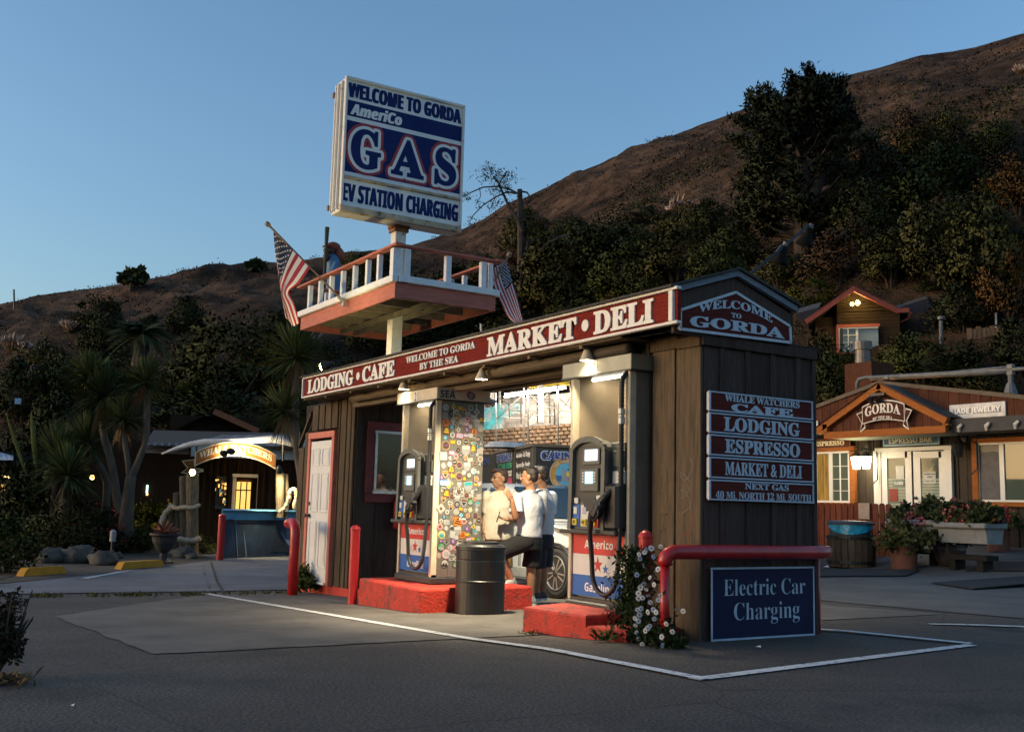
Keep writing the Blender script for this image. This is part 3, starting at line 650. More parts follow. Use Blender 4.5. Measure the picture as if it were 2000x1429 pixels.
# ---- a stock of sticker designs, meshes shared by all stickers
SP = {n: mat('sticker_'+n, c, .4, var=.1, scale=30) for n, c in dict(black=(.02, .02, .022), white=(.36, .36, .34), cream=(.30, .26, .18), red=(.42, .03, .03), orange=(.6, .16, .02), yellow=(.7, .48, .02),
      blue=(.03, .15, .42), sky=(.16, .42, .55), green=(.05, .22, .08), teal=(.02, .25, .25), pink=(.55, .2, .26), brown=(.13, .06, .03), grey=(.24, .24, .24), purple=(.14, .05, .22), lime=(.25, .4, .05)).items()}
PAL = [SP[n] for n in ('black black black black black white white white white cream cream cream grey grey grey brown brown red orange yellow blue sky green teal pink purple'.split())]
def ngon(n, r, sx=1, sy=1, a0=0): return [(r*sx*math.cos(a0+2*math.pi*k/n), r*sy*math.sin(a0+2*math.pi*k/n)) for k in range(n)]
def sticker_mesh(k):
    q = random.Random(k*77+5); b = MB(); ms = [q.choice(PAL) for _ in range(4)]; ms[0] = q.choice([SP['black'], SP['white'], SP['cream'], SP['grey'], SP['black'], ms[0]])
    if ms[1] is ms[0]: ms[1] = SP['white'] if ms[0] is not SP['white'] else SP['black']
    kind = k % 8
    U, V = Y1, Z1                       # lies on a +x face, 1 unit wide
    def lay(poly, i, h): b.mi = i; b.prism(poly, (h*.004-.004, 0, 0), U, V, .004)
    if kind in (0, 1, 4):               # round badge, ring, picture
        lay(ngon(16, .5), 0, 1); lay(ngon(16, .42), 1, 2)
        if kind == 0: lay([(-.36, -.18), (-.1, .12), (.05, -.02), (.2, .16), (.38, -.18), (.2, -.34), (-.2, -.34)], 2, 3); lay(ngon(10, .1, a0=.2) if q.random() < .5 else [(x+.02, y+.2) for x, y in ngon(10, .09)], 3, 4)
        elif kind == 1: lay(ngon(5, .26, a0=math.pi/2), 2, 3); lay(ngon(8, .1), 3, 4)
        else:
            for j in range(3): lay([(-.28+.05*j, -.2+.16*j), (.28-.07*j, -.2+.16*j), (.28-.07*j, -.1+.16*j), (-.28+.05*j, -.1+.16*j)], 2+j % 2, 3)
    elif kind in (2, 5):                # oblong with lines of print
        h = .32 if kind == 2 else .5
        lay([(-.5, -h), (.5, -h), (.5, h), (-.5, h)], 0, 1); lay([(-.46, -h+.04), (.46, -h+.04), (.46, h-.04), (-.46, h-.04)], 1, 2)
        for j in range(3):
            z = -h*.55+j*h*.45; w = .2+.2*q.random(); lay([(-w, z), (w, z), (w, z+h*.26), (-w, z+h*.26)], 2, 3)
    elif kind == 3: lay([(0, -.5), (.5, 0), (0, .5), (-.5, 0)], 0, 1); lay([(0, -.4), (.4, 0), (0, .4), (-.4, 0)], 1, 2); lay(ngon(7, .16, a0=q.random()), 2, 3)
    elif kind == 6:                     # cut-out shape
        lay([(r*math.cos(a), r*math.sin(a)) for a, r in [(2*math.pi*j/11, .32+.18*q.random()) for j in range(11)]], 0, 1); lay(ngon(7, .24, .8, 1.1, q.random()), 1, 2); lay(ngon(5, .1), 2, 3)
    else:                               # shield
        lay([(-.42, .45), (.42, .45), (.44, -.05), (.25, -.35), (0, -.5), (-.25, -.35), (-.44, -.05)], 0, 1); lay([(-.35, .38), (.35, .38), (.36, .1), (-.36, .1)], 1, 2); lay([(-.3, .02), (.3, .02), (.0, -.36)], 2, 3)
    return b.mesh('sticker', ms)
STICK = [sticker_mesh(k) for k in range(40)]
def put_sticker(parent, x, y, z, s, rot, k, me=None):
    o = bpy.data.objects.new('sticker', me or STICK[k % len(STICK)]); COL.objects.link(o); o.parent = parent
    o.location = (x, y, z); o.scale = (.25, s, s); o.rotation_euler = (rot, 0, 0); return o

def star(cx, cz, r): return [(cx+(r if k % 2 == 0 else r*.4)*math.sin(math.pi*k/5), cz+(r if k % 2 == 0 else r*.4)*math.cos(math.pi*k/5)) for k in range(10)]
def pump(x0, num, label, z0=.13):
    t = thing('fuel_pump', label, 'fuel pump', (x0, -.2, z0), 'fuel pumps under the shelter')
    t.location.z = z0
    O = (0, 0, .13)                     # builders below use heights above the slab
    def B(): return MB(O)
    b = B(); b.box((.41, .29, .165), (.90, .66, .07), bev=.01); b.box((.41, .29, .215), (.84, .60, .03)); part(t, 'plinth', b, HEADD)
    b = B(); b.box((.40, .33, .51), (.78, .56, .57)); part(t, 'cabinet', b, PUMPG)
    # front panel: red, white and blue bands with print
    b = B()
    for i, (za, zb) in enumerate(((.605, .785), (.425, .605), (.245, .425))):
        b.mi = i; b.box((.385, .02, (za+zb)/2), (.74, .03, zb-za-.0005))
    fp = part(t, 'front_panel', b, [P_RED, P_WHT, P_BLU])
    b = B(); text(b, 'Americo', (.19, .0035, .658), X1, Z1, .41, .075, 'sans', .004, .002); part(fp, 'lettering', b, TXTW)
    b = B(); text(b, 'Gasoline', (.20, .0035, .285), X1, Z1, .41, .08, 'sans', .004, .002); part(fp, 'lettering', b, TXTW)
    for (c, r, m) in (((.385, .52), .072, P_RED), ((.495, .49), .045, P_BLU), ((.29, .50), .05, mat('print_pale', (.56, .53, .5), .4))):
        b = B(); b.prism(star(c[0], c[1], r), (0, .0045, 0), X1, Z1, .002); part(fp, 'printed_star', b, m)
    # posts and sides
    for x, w in ((-.015, .045), (.80, .06)):
        b = B(); b.box((x, .03, 1.19), (w, .09, 1.98), bev=.006); part(t, 'corner_post', b, CREAM)
    b = B(); b.box((-.03, .34, 1.19), (.02, .54, 1.98), bev=.003); part(t, 'side_panel', b, PUMPG)
    b = B(); b.box((.825, .33, 1.19), (.02, .56, 1.98), bev=.003); sp = part(t, 'side_panel', b, mat('sticker_panel_metal', (.15, .135, .11), .45, metal=.3, var=.15, scale=4) if num == '2' else TAUPE, label='sticker covered side panel' if num == '2' else None)
    for y in (.20, .50): 
        b = B(); b.box((.837, y, 1.19), (.006, .012, 1.96)); part(t, 'side_seam', b, STEEL)
    # recess above the head
    b = B(); pz = ((-.0, .06), (.22, .34), (.60, .34), (.775, .06))
    for p, q in zip(pz, pz[1:]): b.prism([(0, 1.5), (1, 1.5), (1, 2.19), (0, 2.19)], (p[0], p[1], 0), Vector((q[0]-p[0], q[1]-p[1], 0)), Z1, .01)
    part(t, 'recess_lining', b, BEIGE)
    b = B(); b.box((.45, .328, 1.705), (.13, .004, .12)); nt_ = part(t, 'notice', b, P_WHT)
    b = B(); b.box((.45, .3275, 1.782), (.13, .005, .034)); part(nt_, 'notice_heading', b, YEL)
    # header
    b = B(); b.box((.365, .31, 2.25), (1.02, .70, .14), bev=.006); hd = part(t, 'header', b, CREAM if num == '2' else PUMPG)
    b = B(); b.box((.365, .31, 2.182), (1.03, .71, .012)); part(hd, 'drip_edge', b, HEADD)
    b = B(); b.box((.345, -.0415, 2.245), (.085, .003, .125)); nb = part(hd, 'number_plate', b, P_WHT)
    b = B(); text(b, num, (.322, -.043, 2.195), X1, Z1, .046, .10, 'sans', 0, .001); part(nb, 'lettering', b, TXTK)
    b = B(); b.tube([(.12, .12, 2.166), (.70, .12, 2.166)], .014, 8); part(t, 'light_tube', b, TUBE, smooth=True)
    l = bpy.data.lights.new('pump_light', 'AREA'); l.shape = 'RECTANGLE'; l.size = .55; l.size_y = .04; l.energy = .22; l.color = (1, .86, .6)
    lo = bpy.data.objects.new('pump_light', l); COL.objects.link(lo); lo.parent = t; lo.location = (.41, .12, 2.148-.13)
    # dispenser head
    b = B(); b.box((.06, .06, 1.175), (.22, .14, .745), bev=.012); part(t, 'head_side', b, TAUPE)
    b = B(); b.box((-.045+.10, -.0135, 1.39), (.20, .01, .32), bev=.004); part(t, 'head_side', b, HEADD)
    b = B(); b.box((.69, .06, 1.19), (.24, .15, .77), bev=.012); part(t, 'head_side', b, HEADG)
    arch = [(.11, .80), (.59, .80), (.60, 1.50)] + [(.365+.235*math.cos(a), 1.50+.105*math.sin(a)) for a in [math.pi*k/10 for k in range(1, 10)]] + [(.13, 1.50)]
    b = B(); b.prism(arch, (0, .02, 0), X1, Z1, .10); hm = part(t, 'dispenser_head', b, HEADG)
    inner = [(.17, 1.06), (.55, 1.06), (.555, 1.49)] + [(.365+.19*math.cos(a), 1.49+.07*math.sin(a)) for a in [math.pi*k/8 for k in range(1, 8)]] + [(.175, 1.49)]
    b = B(); b.prism(inner, (0, -.078, 0), X1, Z1, .004); part(hm, 'head_face', b, HEADD)
    b = B()
    for p, q in zip(arch[1:], arch[2:]+arch[:1]): b.bar((p[0], -.10, p[1]), (q[0], -.10, q[1]), .05, .035, up=(0, 1, 0))
    part(hm, 'hood', b, HEADG)
    b = B(); b.box((.40, -.088, 1.455), (.25, .02, .145), bev=.006); part(hm, 'display_bezel', b, HEADG)
    b = B(); b.box((.405, -.1, 1.465), (.175, .006, .095)); part(hm, 'display', b, SCREEN)
    b = B(); b.box((.38, -.09, 1.25), (.26, .026, .20), bev=.01); part(hm, 'keypad_housing', b, HEADG)
    b = B(); b.box((.385, -.105, 1.27), (.115, .006, .105)); part(hm, 'keypad_display', b, SCREEN2)
    for s in (.30, .47):
        for j in range(4):
            b = B(); b.box((s, -.105, 1.235+.025*j), (.024, .008, .015)); part(hm, 'key', b, P_WHT)
    b = B(); b.prism([(.29, 1.09), (.47, 1.09), (.44, .98), (.32, .98)], (0, -.08, 0), X1, Z1, .02); part(hm, 'receipt_slot', b, BLACK)
    for (x, z, w, h, m) in ((.52, 1.09, .07, .055, P_WHT), (.51, 1.02, .075, .07, YEL), (.19, 1.07, .06, .05, P_WHT), (.155, .975, .08, .04, BLACK), (.70, 1.43, .17, .14, HEADG), (.70, 1.27, .17, .11, P_WHT)):
        b = B(); b.box((x, (-.09 if x < .6 else -.018), z), (w, .02, h), bev=.004); part(hm, 'label_plate' if m in (P_WHT, YEL) else 'cover_plate', b, m)
    for i, (m, g) in enumerate(((P_BLU, '87'), (P_WHT, '89'), (P_RED, '91'))):
        x = .185+.135*i; b = B(); b.box((x, -.088, .94), (.125, .02, .19), bev=.004); bt = part(hm, 'grade_panel', b, m)
        b = B(); b.box((x, -.104, .885), (.07, .02, .055), bev=.006); part(hm, 'grade_button', b, YEL)
        b = B(); text(b, g, (x-.02, -.1155, .87), X1, Z1, .04, .03, 'sans', 0, .001); part(hm, 'lettering', b, TXTK)
        b = B(); b.box((x, -.100, .985), (.05, .006, .06)); part(hm, 'grade_label', b, P_WHT if i != 1 else mat('print_lilac', (.45, .43, .55), .4))
    b = B(); b.box((.37, -.04, .805), (.82, .16, .045), bev=.02); part(t, 'head_tray', b, HEADD)
    b = B(); b.box((.06, -.014, 1.27), (.085, .012, .115)); n2 = part(t, 'number_plate', b, P_WHT)
    b = B(); text(b, num, (.038, -.0215, 1.228), X1, Z1, .045, .088, 'sans', 0, .001); part(n2, 'lettering', b, TXTK)
    # nozzle, its boot, hose
    b = B(); b.box((.695, -.05, 1.02), (.19, .12, .40), bev=.03); part(t, 'nozzle_boot', b, BLACK)
    b = B()
    b.tube([(.70, -.10, 1.16), (.66, -.14, 1.10), (.60, -.17, 1.02), (.555, -.18, .96)], [.022, .034, .046, .040], 10)
    b.tube([(.555, -.18, .97), (.52, -.18, .90), (.505, -.18, .80)], [.04, .028, .024], 10)
    b.box((.60, -.17, 1.0), (.11, .085, .15), Matrix.Rotation(.6, 3, 'Y'), bev=.025)
    nz = part(t, 'nozzle', b, BLACK, smooth=False)
    b = B(); b.tube([(.63, -.19, 1.05), (.66, -.20, .95), (.60, -.20, .90), (.56, -.19, .92)], .012, 8); part(nz, 'nozzle_guard', b, BLACK, smooth=True)
    b = B(); b.tube([(.70, -.10, 1.15), (.73, -.04, 1.22)], .015, 8); part(nz, 'spout', b, STEEL, smooth=True)
    hp = [(.78, .02, 2.18), (.785, -.04, 2.13), (.77, -.055, 2.05), (.77, -.055, 1.5), (.775, -.06, 1.0), (.775, -.075, .6)]
    hp += [(.64+.135*math.cos(a), -.09-.05*(a/math.pi), .45-.145*math.sin(a)*1.1) for a in [math.pi*k/9 for k in range(0, 10)]]
    hp += [(.503, -.15, .6), (.504, -.17, .75), (.505, -.18, .82)]
    # smooth the run
    P = []
    for i in range(len(hp)-1):
        p0, p1, p2, p3 = [Vector(hp[max(0, min(len(hp)-1, i+k))]) for k in (-1, 0, 1, 2)]
        for s in range(6):
            u = s/6; P.append(.5*((2*p1)+(p2-p0)*u+(2*p0-5*p1+4*p2-p3)*u*u+(3*p1-p0-3*p2+p3)*u**3))
    P.append(Vector(hp[-1])); b = B(); b.tube(P, .021, 12); hs = part(t, 'hose', b, BLACK, smooth=True)
    for z in [1.15+.028*k for k in range(32)]:
        pass
    b = B()
    for k in range(34): b.lathe([(.0245, 0), (.0245, .012)], (.77, -.055, .98+.033*k), 10)
    part(hs, 'hose_rib', b, BLACK, stuff=True)
    b = B(); b.lathe([(.03, 0), (.03, .05), (.024, .06), (.024, .075), (.031, .085), (.031, .13)], (.77, -.055, 1.72), 14); part(hs, 'hose_coupling', b, STEEL)
    return t, sp
p4, sp4 = pump(-1.49, '4', 'fuel pump marked 4 beside the near end wall of the shelter')
p2, sp2 = pump(-4.98, '2', 'fuel pump marked 2 with its side covered in stickers')
# stickers on the side of pump 2, denser than they are neat
q = random.Random(11); spots = []; n = 0
for tries in range(6000):
    if n >= 200: break
    y = .075+q.random()*.50; z = .20-.13+.12+q.random()*1.80; s = q.choice([.055, .065, .07, .075, .08, .085, .09, .10, .11, .13])
    if z < .45 and q.random() < .6: continue
    if all((y-a)**2 + (z-c)**2 > (.40*(s+d))**2 for a, c, d in spots):
        spots.append((y, z, s)); put_sticker(sp2, .8368+.0002*(n % 9), y, z, s, q.gauss(0, .16), q.randrange(40)); n += 1
def word_sticker(parent, x, y, z, w, h, words, m, mt, frame='sticker'):
    b = MB(); b.mi = 0; b.prism([(-.5*w, -.5*h), (.5*w, -.5*h), (.5*w, .5*h), (-.5*w, .5*h)], (-.001, 0, 0), Y1, Z1, .001); b.mi = 1
    k = len(words)
    for i, s in enumerate(words): text(b, s, (.0002, -.44*w, .5*h-(i+1)*h/k+h*.08), Y1, Z1, .88*w, h/k*.78, 'sans', .01, .0006)
    o = bpy.data.objects.new(frame, b.mesh(frame, [m, mt])); COL.objects.link(o); o.parent = parent; o.location = (x, y, z); return o
word_sticker(sp2, .8405, .30, 1.02, .13, .10, ['PITA', 'PATCH'], SP['white'], TXTK)
word_sticker(sp2, .8405, .12, 1.12, .13, .065, ['CLIMB'], SP['blue'], TXTW)
word_sticker(sp2, .8405, .46, 1.62, .10, .06, ['BANG'], SP['cream'], TXTK)
word_sticker(sp2, .8405, .36, .72, .10, .03, ['SURF'], SP['black'], TXTW)
hdr2 = [c for c in p2.children if c.name.startswith('header')][0]
word_sticker(hdr2, .8765, .10, 2.25-.13, .22, .11, ['SEA'], SP['white'], TXTK)
put_sticker(hdr2, .8765, .40, 2.25-.13, .13, .2, 22)
for y, z, s, k in ((.38, 1.26, .11, 1), (.40, .98, .10, 6), (.16, .80, .09, 9)): put_sticker(sp4, .8370, y, z-.13, s, .2, k)

# ------------------------------------------------------------------ lamps under the fascia
def cone_lamp(px, py, Y, lit, label, energy=0, aim=None, size=110):
    P = onY(px, py, Y); t = thing('cone_lamp', label, 'lamp', (P.x, P.y, P.z), 'cone lamps under the roof edge')
    b = MB(); b.tube([(0, .02, .06), (0, 0, .03)], .02, 8); part(t, 'socket', b, CREAM)
    b = MB(); b.lathe([(.022, .035), (.03, .02), (.062, -.055), (.066, -.075)], (0, 0, 0), 18)
    # open cone: drop the end cap
    b.f = b.f[:-1]; part(t, 'shade', b, CREAM, smooth=True)
    b = MB(); b.lathe([(.0, -.07), (.035, -.06), (.045, -.045), (.02, .0)], (0, 0, 0), 12); part(t, 'bulb', b, mat('lit_bulb', (.9, .85, .7), .4, emit=(1, .85, .55), estr=14) if lit else P_WHT, smooth=True)
    if lit:
        l = bpy.data.lights.new('lamp_light', 'SPOT'); l.energy = energy; l.color = (1, .84, .56); l.spot_size = R_(size); l.spot_blend = .75; l.shadow_soft_size = .05
        lo = bpy.data.objects.new('lamp_light', l); COL.objects.link(lo); lo.parent = t; lo.location = (0, 0, -.085); lo.rotation_euler = (P-Vector(aim)).to_track_quat('Z', 'Y').to_euler()
    return t
cone_lamp(789, 748, -.27, True, 'beige cone lamp over pump 2, first from the closet end', 10, (-5.2, -.5, 0), 140)
cone_lamp(941, 727, -.27, True, 'beige cone lamp under the words on the red sign, midway between the pumps', 150, (-3.2, .45, -.1), 140)
cone_lamp(1147, 688, -.27, True, 'beige cone lamp over pump 4', 22, (-1.4, -.6, 0), 140)
# flood lamp on the rear beam, shining at the back of the forecourt
P = onY(955, 778, 1.0); t = thing('flood_lamp', 'twin white flood lamp on the rear beam beside the sticker covered pump', 'flood lamp', P)
b = MB(); b.box((0, -.06, .02), (.08, .05, .08), bev=.01); part(t, 'mount', b, CREAM)
for s in (-1, 1):
    b = MB(); b.lathe([(.02, -.05), (.035, 0), (.05, .05), (.05, .06)], (.05*s, 0, -.04), 12, (.3*s, .8, -.5)); part(t, 'lamp_head', b, P_WHT, smooth=True)
    b = MB(); b.lathe([(.046, .0605), (.0, .062)], (.05*s, 0, -.04), 12, (.3*s, .8, -.5)); part(t, 'lamp_lens', b, mat('lit_lens', (.9, .88, .8), .4, emit=(1, .9, .66), estr=10))
l = bpy.data.lights.new('lamp_light', 'SPOT'); l.energy = 130; l.color = (1, .88, .64); l.spot_size = R_(150); l.spot_blend = .7; l.shadow_soft_size = .06
lo = bpy.data.objects.new('lamp_light', l); COL.objects.link(lo); lo.parent = t; lo.location = (0, .09, -.07); lo.rotation_euler = (R_(66), 0, R_(18))

# ------------------------------------------------------------------ black drum
b = MB(); zz = gz(-3.42, 0)
r = .262
prof = [(r*.97, 0), (r, .015), (r, .33), (r*1.03, .338), (r*1.03, .348), (r, .356), (r, .55), (r*.985, .562), (r*1.0, .572), (r*1.0, .66), (r*1.035, .664), (r*1.035, .70), (r*.97, .705), (r*.9, .72), (r*.55, .735)]
t = thing('waste_drum', 'black steel drum used as a waste bin in front of pump 2', 'drum', (-3.40, -.02, zz))
b.lathe(prof, n=40); part(t, 'body', b, mat('black_drum_paint', (.011, .0105, .010), .42, var=.3, scale=3, wear=.32, wearcol=(.03, .027, .024), wscale=6), smooth=False)
b = MB(); b.lathe([(r*.56, .735), (r*.56, .742), (r*.0, .7421)], n=24); part(t, 'lid_opening', b, BLACK)
b = MB(); b.lathe([(r*.72, .722), (r*.72, .752), (r*.58, .757), (r*.58, .722)], n=28); part(t, 'lid_collar', b, HEADD)
# extinguisher by the closet wall
P = onX(772, 1000, -6.86)
t = thing('fire_extinguisher', 'red fire extinguisher with a pale label hanging behind pump 2', 'extinguisher', P)
b = MB(); b.lathe([(.055, -.22), (.06, -.2), (.06, .14), (.03, .19), (.02, .2)], (.07, 0, 0), 14); part(t, 'cylinder', b, RED_PIPE, smooth=True)
b = MB(); b.box((.075, 0, .22), (.04, .05, .04)); b.bar((.075, 0, .23), (.12, .09, .27), .015, .02); part(t, 'valve', b, BLACK)
b = MB(); b.box((.125, 0, 0), (.012, .06, .14)); part(t, 'label_plate', b, P_WHT)
# ================================================================== ROADSIDE SIGN TOWER
WHITE_R = mat('white_rusting_paint', (.70, .68, .64), .55, var=.06, scale=6, wear=.40, wearcol=(.30, .13, .04), wscale=4.5)
WHITE_T = mat('white_timber_paint', (.68, .69, .72), .6, var=.08, scale=10, wear=.36, wearcol=(.4, .37, .33), wscale=8)
SALM_T = mat('faded_red_timber', (.40, .12, .085), .75, var=.2, scale=5, stretch=(1, 1, 6), wear=.36, wearcol=(.26, .09, .07), wscale=5)
TOWER_D = mat('tower_underside', (.17, .14, .10), .8, var=.3, scale=5)
PX_, PY_ = -8.62, 1.35
tw = thing('sign_tower', 'tall white post carrying a railed platform and a big sign above the shelter roof', 'sign tower', (PX_, PY_, gz(PX_, PY_)))
b = W(tw); b.box((PX_, PY_, 2.5), (.185, .185, 5.9), bev=.008); part(tw, 'post', b, WHITE_R)
b = W(tw); b.box((PX_, PY_, 5.41), (.28, .28, .07), bev=.01); b.box((PX_, PY_, 5.34), (.24, .24, .06)); part(tw, 'post_cap', b, mat('rusty_steel', (.22, .10, .04), .8, var=.4, scale=9))
# platform
x0, x1, y0, y1 = -10.55, -6.88, .50, 2.16; zb, zt = 3.88, 4.10
for (a, c2, nm) in ((((x0+x1)/2, y0+.02, (zb+zt)/2), (x1-x0, .04, zt-zb), 'rim_board'), (((x0+x1)/2, y1-.02, (zb+zt)/2), (x1-x0, .04, zt-zb), 'rim_board'), ((x1-.02, (y0+y1)/2, (zb+zt)/2), (.04, y1-y0-.08, zt-zb), 'rim_board'), ((x0+.02, (y0+y1)/2, (zb+zt)/2), (.04, y1-y0-.08, zt-zb), 'rim_board')):
    b = W(tw); b.box(a, c2, bev=.004); part(tw, nm, b, SALM_T)
for k in range(11):
    yy = y0+.05+(y1-y0-.1)*(k+.5)/11; b = W(tw); b.box(((x0+x1)/2, yy, zt-.03), (x1-x0-.09, (y1-y0-.1)/11-.006, .03)); part(tw, 'deck_board', b, TOWER_D)
for k in range(6):
    xx = x0+.35+(x1-x0-.7)*k/5; b = W(tw); b.box((xx, (y0+y1)/2, zt-.105), (.05, y1-y0-.09, .115)); part(tw, 'joist', b, TOWER_D)
for s in (-.12, .12):
    b = W(tw); b.box(((x0+x1)/2, PY_+s, zb+.045), (x1-x0-.1, .05, .08)); part(tw, 'joist', b, TOWER_D)
for (a, c2) in ((((x0+x1)/2, y0-.012, zt+.05), (x1-x0+.06, .09, .095)), (((x0+x1)/2, y1+.012, zt+.05), (x1-x0+.06, .09, .095)), ((x1+.012, (y0+y1)/2, zt+.05), (.09, y1-y0-.08, .095)), ((x0-.012, (y0+y1)/2, zt+.05), (.09, y1-y0-.08, .095))):
    b = W(tw); b.box(a, c2, bev=.006); part(tw, 'trim_rail', b, WHITE_T)
zr0, zr1 = zt+.0975, zt+.53
def bal(x, y, w=.07):
    b = W(tw); b.box((x, y, (zr0+zr1)/2-.02), (w, w, zr1-zr0-.04), bev=.004); part(tw, 'baluster', b, WHITE_T)
for px in (607, 627, 648, 670, 693, 718, 740):
    P = onY(px, 560, y0); bal(P.x, y0+.0)
bal(x1-.05, y0+.01, .11)
for px in (786, 874, 943, 958):
    P = onX(px, 530, x1); bal(x1, P.y if P.y > y0+.2 else y0+.17, .085 if px < 950 else .06)
for k in range(6): bal(x0+.3+.6*k, y1)
for k in range(3): bal(x0, y0+.45+.4*k)
for (a, c2) in ((((x0+x1)/2, y0, zr1), (x1-x0+.22, .13, .035)), (((x0+x1)/2, y1, zr1), (x1-x0+.22, .13, .035)), ((x1, (y0+y1)/2, zr1+.001), (.13, y1-y0-.135, .035)), ((x0, (y0+y1)/2, zr1+.001), (.13, y1-y0-.135, .035))):
    b = W(tw); b.box(a, c2, bev=.006); part(tw, 'handrail', b, SALM_T)
# flood lamp standing on the deck
t = thing('deck_lamp', 'small square flood lamp standing on the sign platform', 'flood lamp', (x1-.35, 1.55, zt))
b = MB(); b.box((0, 0, .16), (.16, .08, .16), Matrix.Rotation(.5, 3, 'Z'), .01); part(t, 'lamp_box', b, mat('grey_lamp_body', (.25, .25, .25), .5)); b = MB(); b.tube([(0, 0, 0), (0, 0, .1)], .015, 6); part(t, 'stem', b, METAL_D)

# ------------------------------------------------------------------ sign cabinet (front looks along +x)
sg = thing('roadside_sign', 'big white box sign with blue lettering WELCOME TO GORDA, GAS and EV STATION CHARGING', 'sign', (-8.45, 1.28, 5.45))
SX = -8.30; sy0, sy1, sz0, sz1 = .19, 2.31, 5.40, 7.56
TIL = Matrix.Rotation(R_(-1.2), 3, 'X')
def SB(): return W(sg)
b = SB(); b.box((SX-.19, (sy0+sy1)/2, (sz0+sz1)/2), (.34, sy1-sy0-.02, sz1-sz0-.02), bev=.006); part(sg, 'cabinet', b, WHITE_R)
for (y, z, w, h) in (((sy0+sy1)/2, sz1-.02, sy1-sy0, .045), ((sy0+sy1)/2, sz0+.05, sy1-sy0, .10), ((sy0+sy1)/2, 5.955, sy1-sy0-.08, .045)):
    b = SB(); b.box((SX-.005, y, z), (.07, w, h), bev=.008); part(sg, 'frame_rail', b, WHITE_R if z > 6.5 else mat('rust_stained_paint', (.46, .36, .24), .7, var=.25, scale=4, wear=.45, wearcol=(.2, .09, .03), wscale=6))
for y in (sy0+.02, sy1-.02):
    b = SB(); b.box((SX-.005, y, (sz0+sz1)/2+.03), (.07, .04, sz1-sz0-.15), bev=.006); part(sg, 'frame_rail', b, WHITE_R)
for x in (SX-.33, SX-.24, SX-.10):
    b = SB(); b.box((x, sy0-.012, (sz0+sz1)/2), (.03, .04, sz1-sz0-.1), bev=.004); part(sg, 'side_rib', b, WHITE_R)
for z in (5.52, 7.35):
    b = SB(); b.box((SX-.36, sy0-.03, z), (.05, .05, .08)); part(sg, 'hinge', b, mat('rusty_steel', (.22, .10, .04), .8))
FW_ = mat('sign_face_white', (.80, .76, .74), .5, spec=.2, var=.04, scale=2); FB_ = mat('sign_face_blue', (.012, .024, .115), .6, spec=.1, var=.08, scale=2); FR_ = mat('sign_face_red', (.34, .02, .03), .6, var=.1)
FX = SX-.015
def band(za, zb, m, nm='face_panel'):
    b = SB(); b.box((FX, (sy0+sy1)/2, (za+zb)/2), (.02, sy1-sy0-.075, zb-za-.001)); return part(sg, nm, b, m)
band(7.19, 7.535, FW_); band(6.935, 7.19, FB_); band(6.865, 6.935, FW_); band(6.045, 6.865, FB_); band(5.98, 6.045, FW_); band(5.50, 5.93, FW_)
def stext(s, y0, y1, z0, z1, sty, fat, m, h=.003, space=1.0, x=None):
    b = SB()
    for k, dy in enumerate((-fat*.45, 0, fat*.45)): text(b, s, ((x or FX+.0105)+.0001*k, y0+dy, z0), Y1, Z1, y1-y0, z1-z0, sty, .004, h, space=space)
    return part(sg, 'lettering', b, m, stuff=True)
stext('WELCOME TO GORDA', sy0+.06, sy1-.07, 7.235, 7.475, 'sans', .032, FB_, space=1.06)
stext('AmeriCo', sy0+.11, sy0+.98, 6.965, 7.155, 'sansi', .02, FW_)
stext('EV STATION CHARGING', sy0+.045, sy1-.07, 5.575, 5.86, 'sans', .026, FB_, space=1.05)
# GAS: each letter red halo, white outline, blue fill
gl = [('G', sy0+.085, sy0+.70, 6.08, 6.83), ('A', sy0+.78, sy0+1.46, 6.10, 6.81), ('S', sy0+1.55, sy0+2.05, 6.08, 6.83)]
def outline(s, y0, y1, z0, z1, sty, grow, m, x):
    """same letter grown by an even margin: the glyph is stamped round a small circle"""
    vs, fs = text_polys(s, sty, .03, .05); xa = min(v[0] for v in vs); xb = max(v[0] for v in vs); ya = min(v[1] for v in vs); yb = max(v[1] for v in vs)
    b = SB()
    for k in range(14 if grow else 1):
        dy, dz = grow*math.cos(2*math.pi*k/14), grow*math.sin(2*math.pi*k/14)
        b.add([(x+(v[2]+.05)*.03+.00002*k, y0+dy+(v[0]-xa)/(xb-xa)*(y1-y0), z0+dz+(v[1]-ya)/(yb-ya)*(z1-z0)) for v in vs], fs)
    return part(sg, 'lettering', b, m, stuff=bool(grow))
for s, a, c2, za, zb2 in gl:
    za += .05; zb2 -= .055; a += .05; c2 -= .05
    outline(s, a, c2, za, zb2, 'serif', .095, FR_, FX+.0100)
    outline(s, a, c2, za, zb2, 'serif', .050, FW_, FX+.0130)
    outline(s, a, c2, za, zb2, 'serif', 0, FB_, FX+.0162)

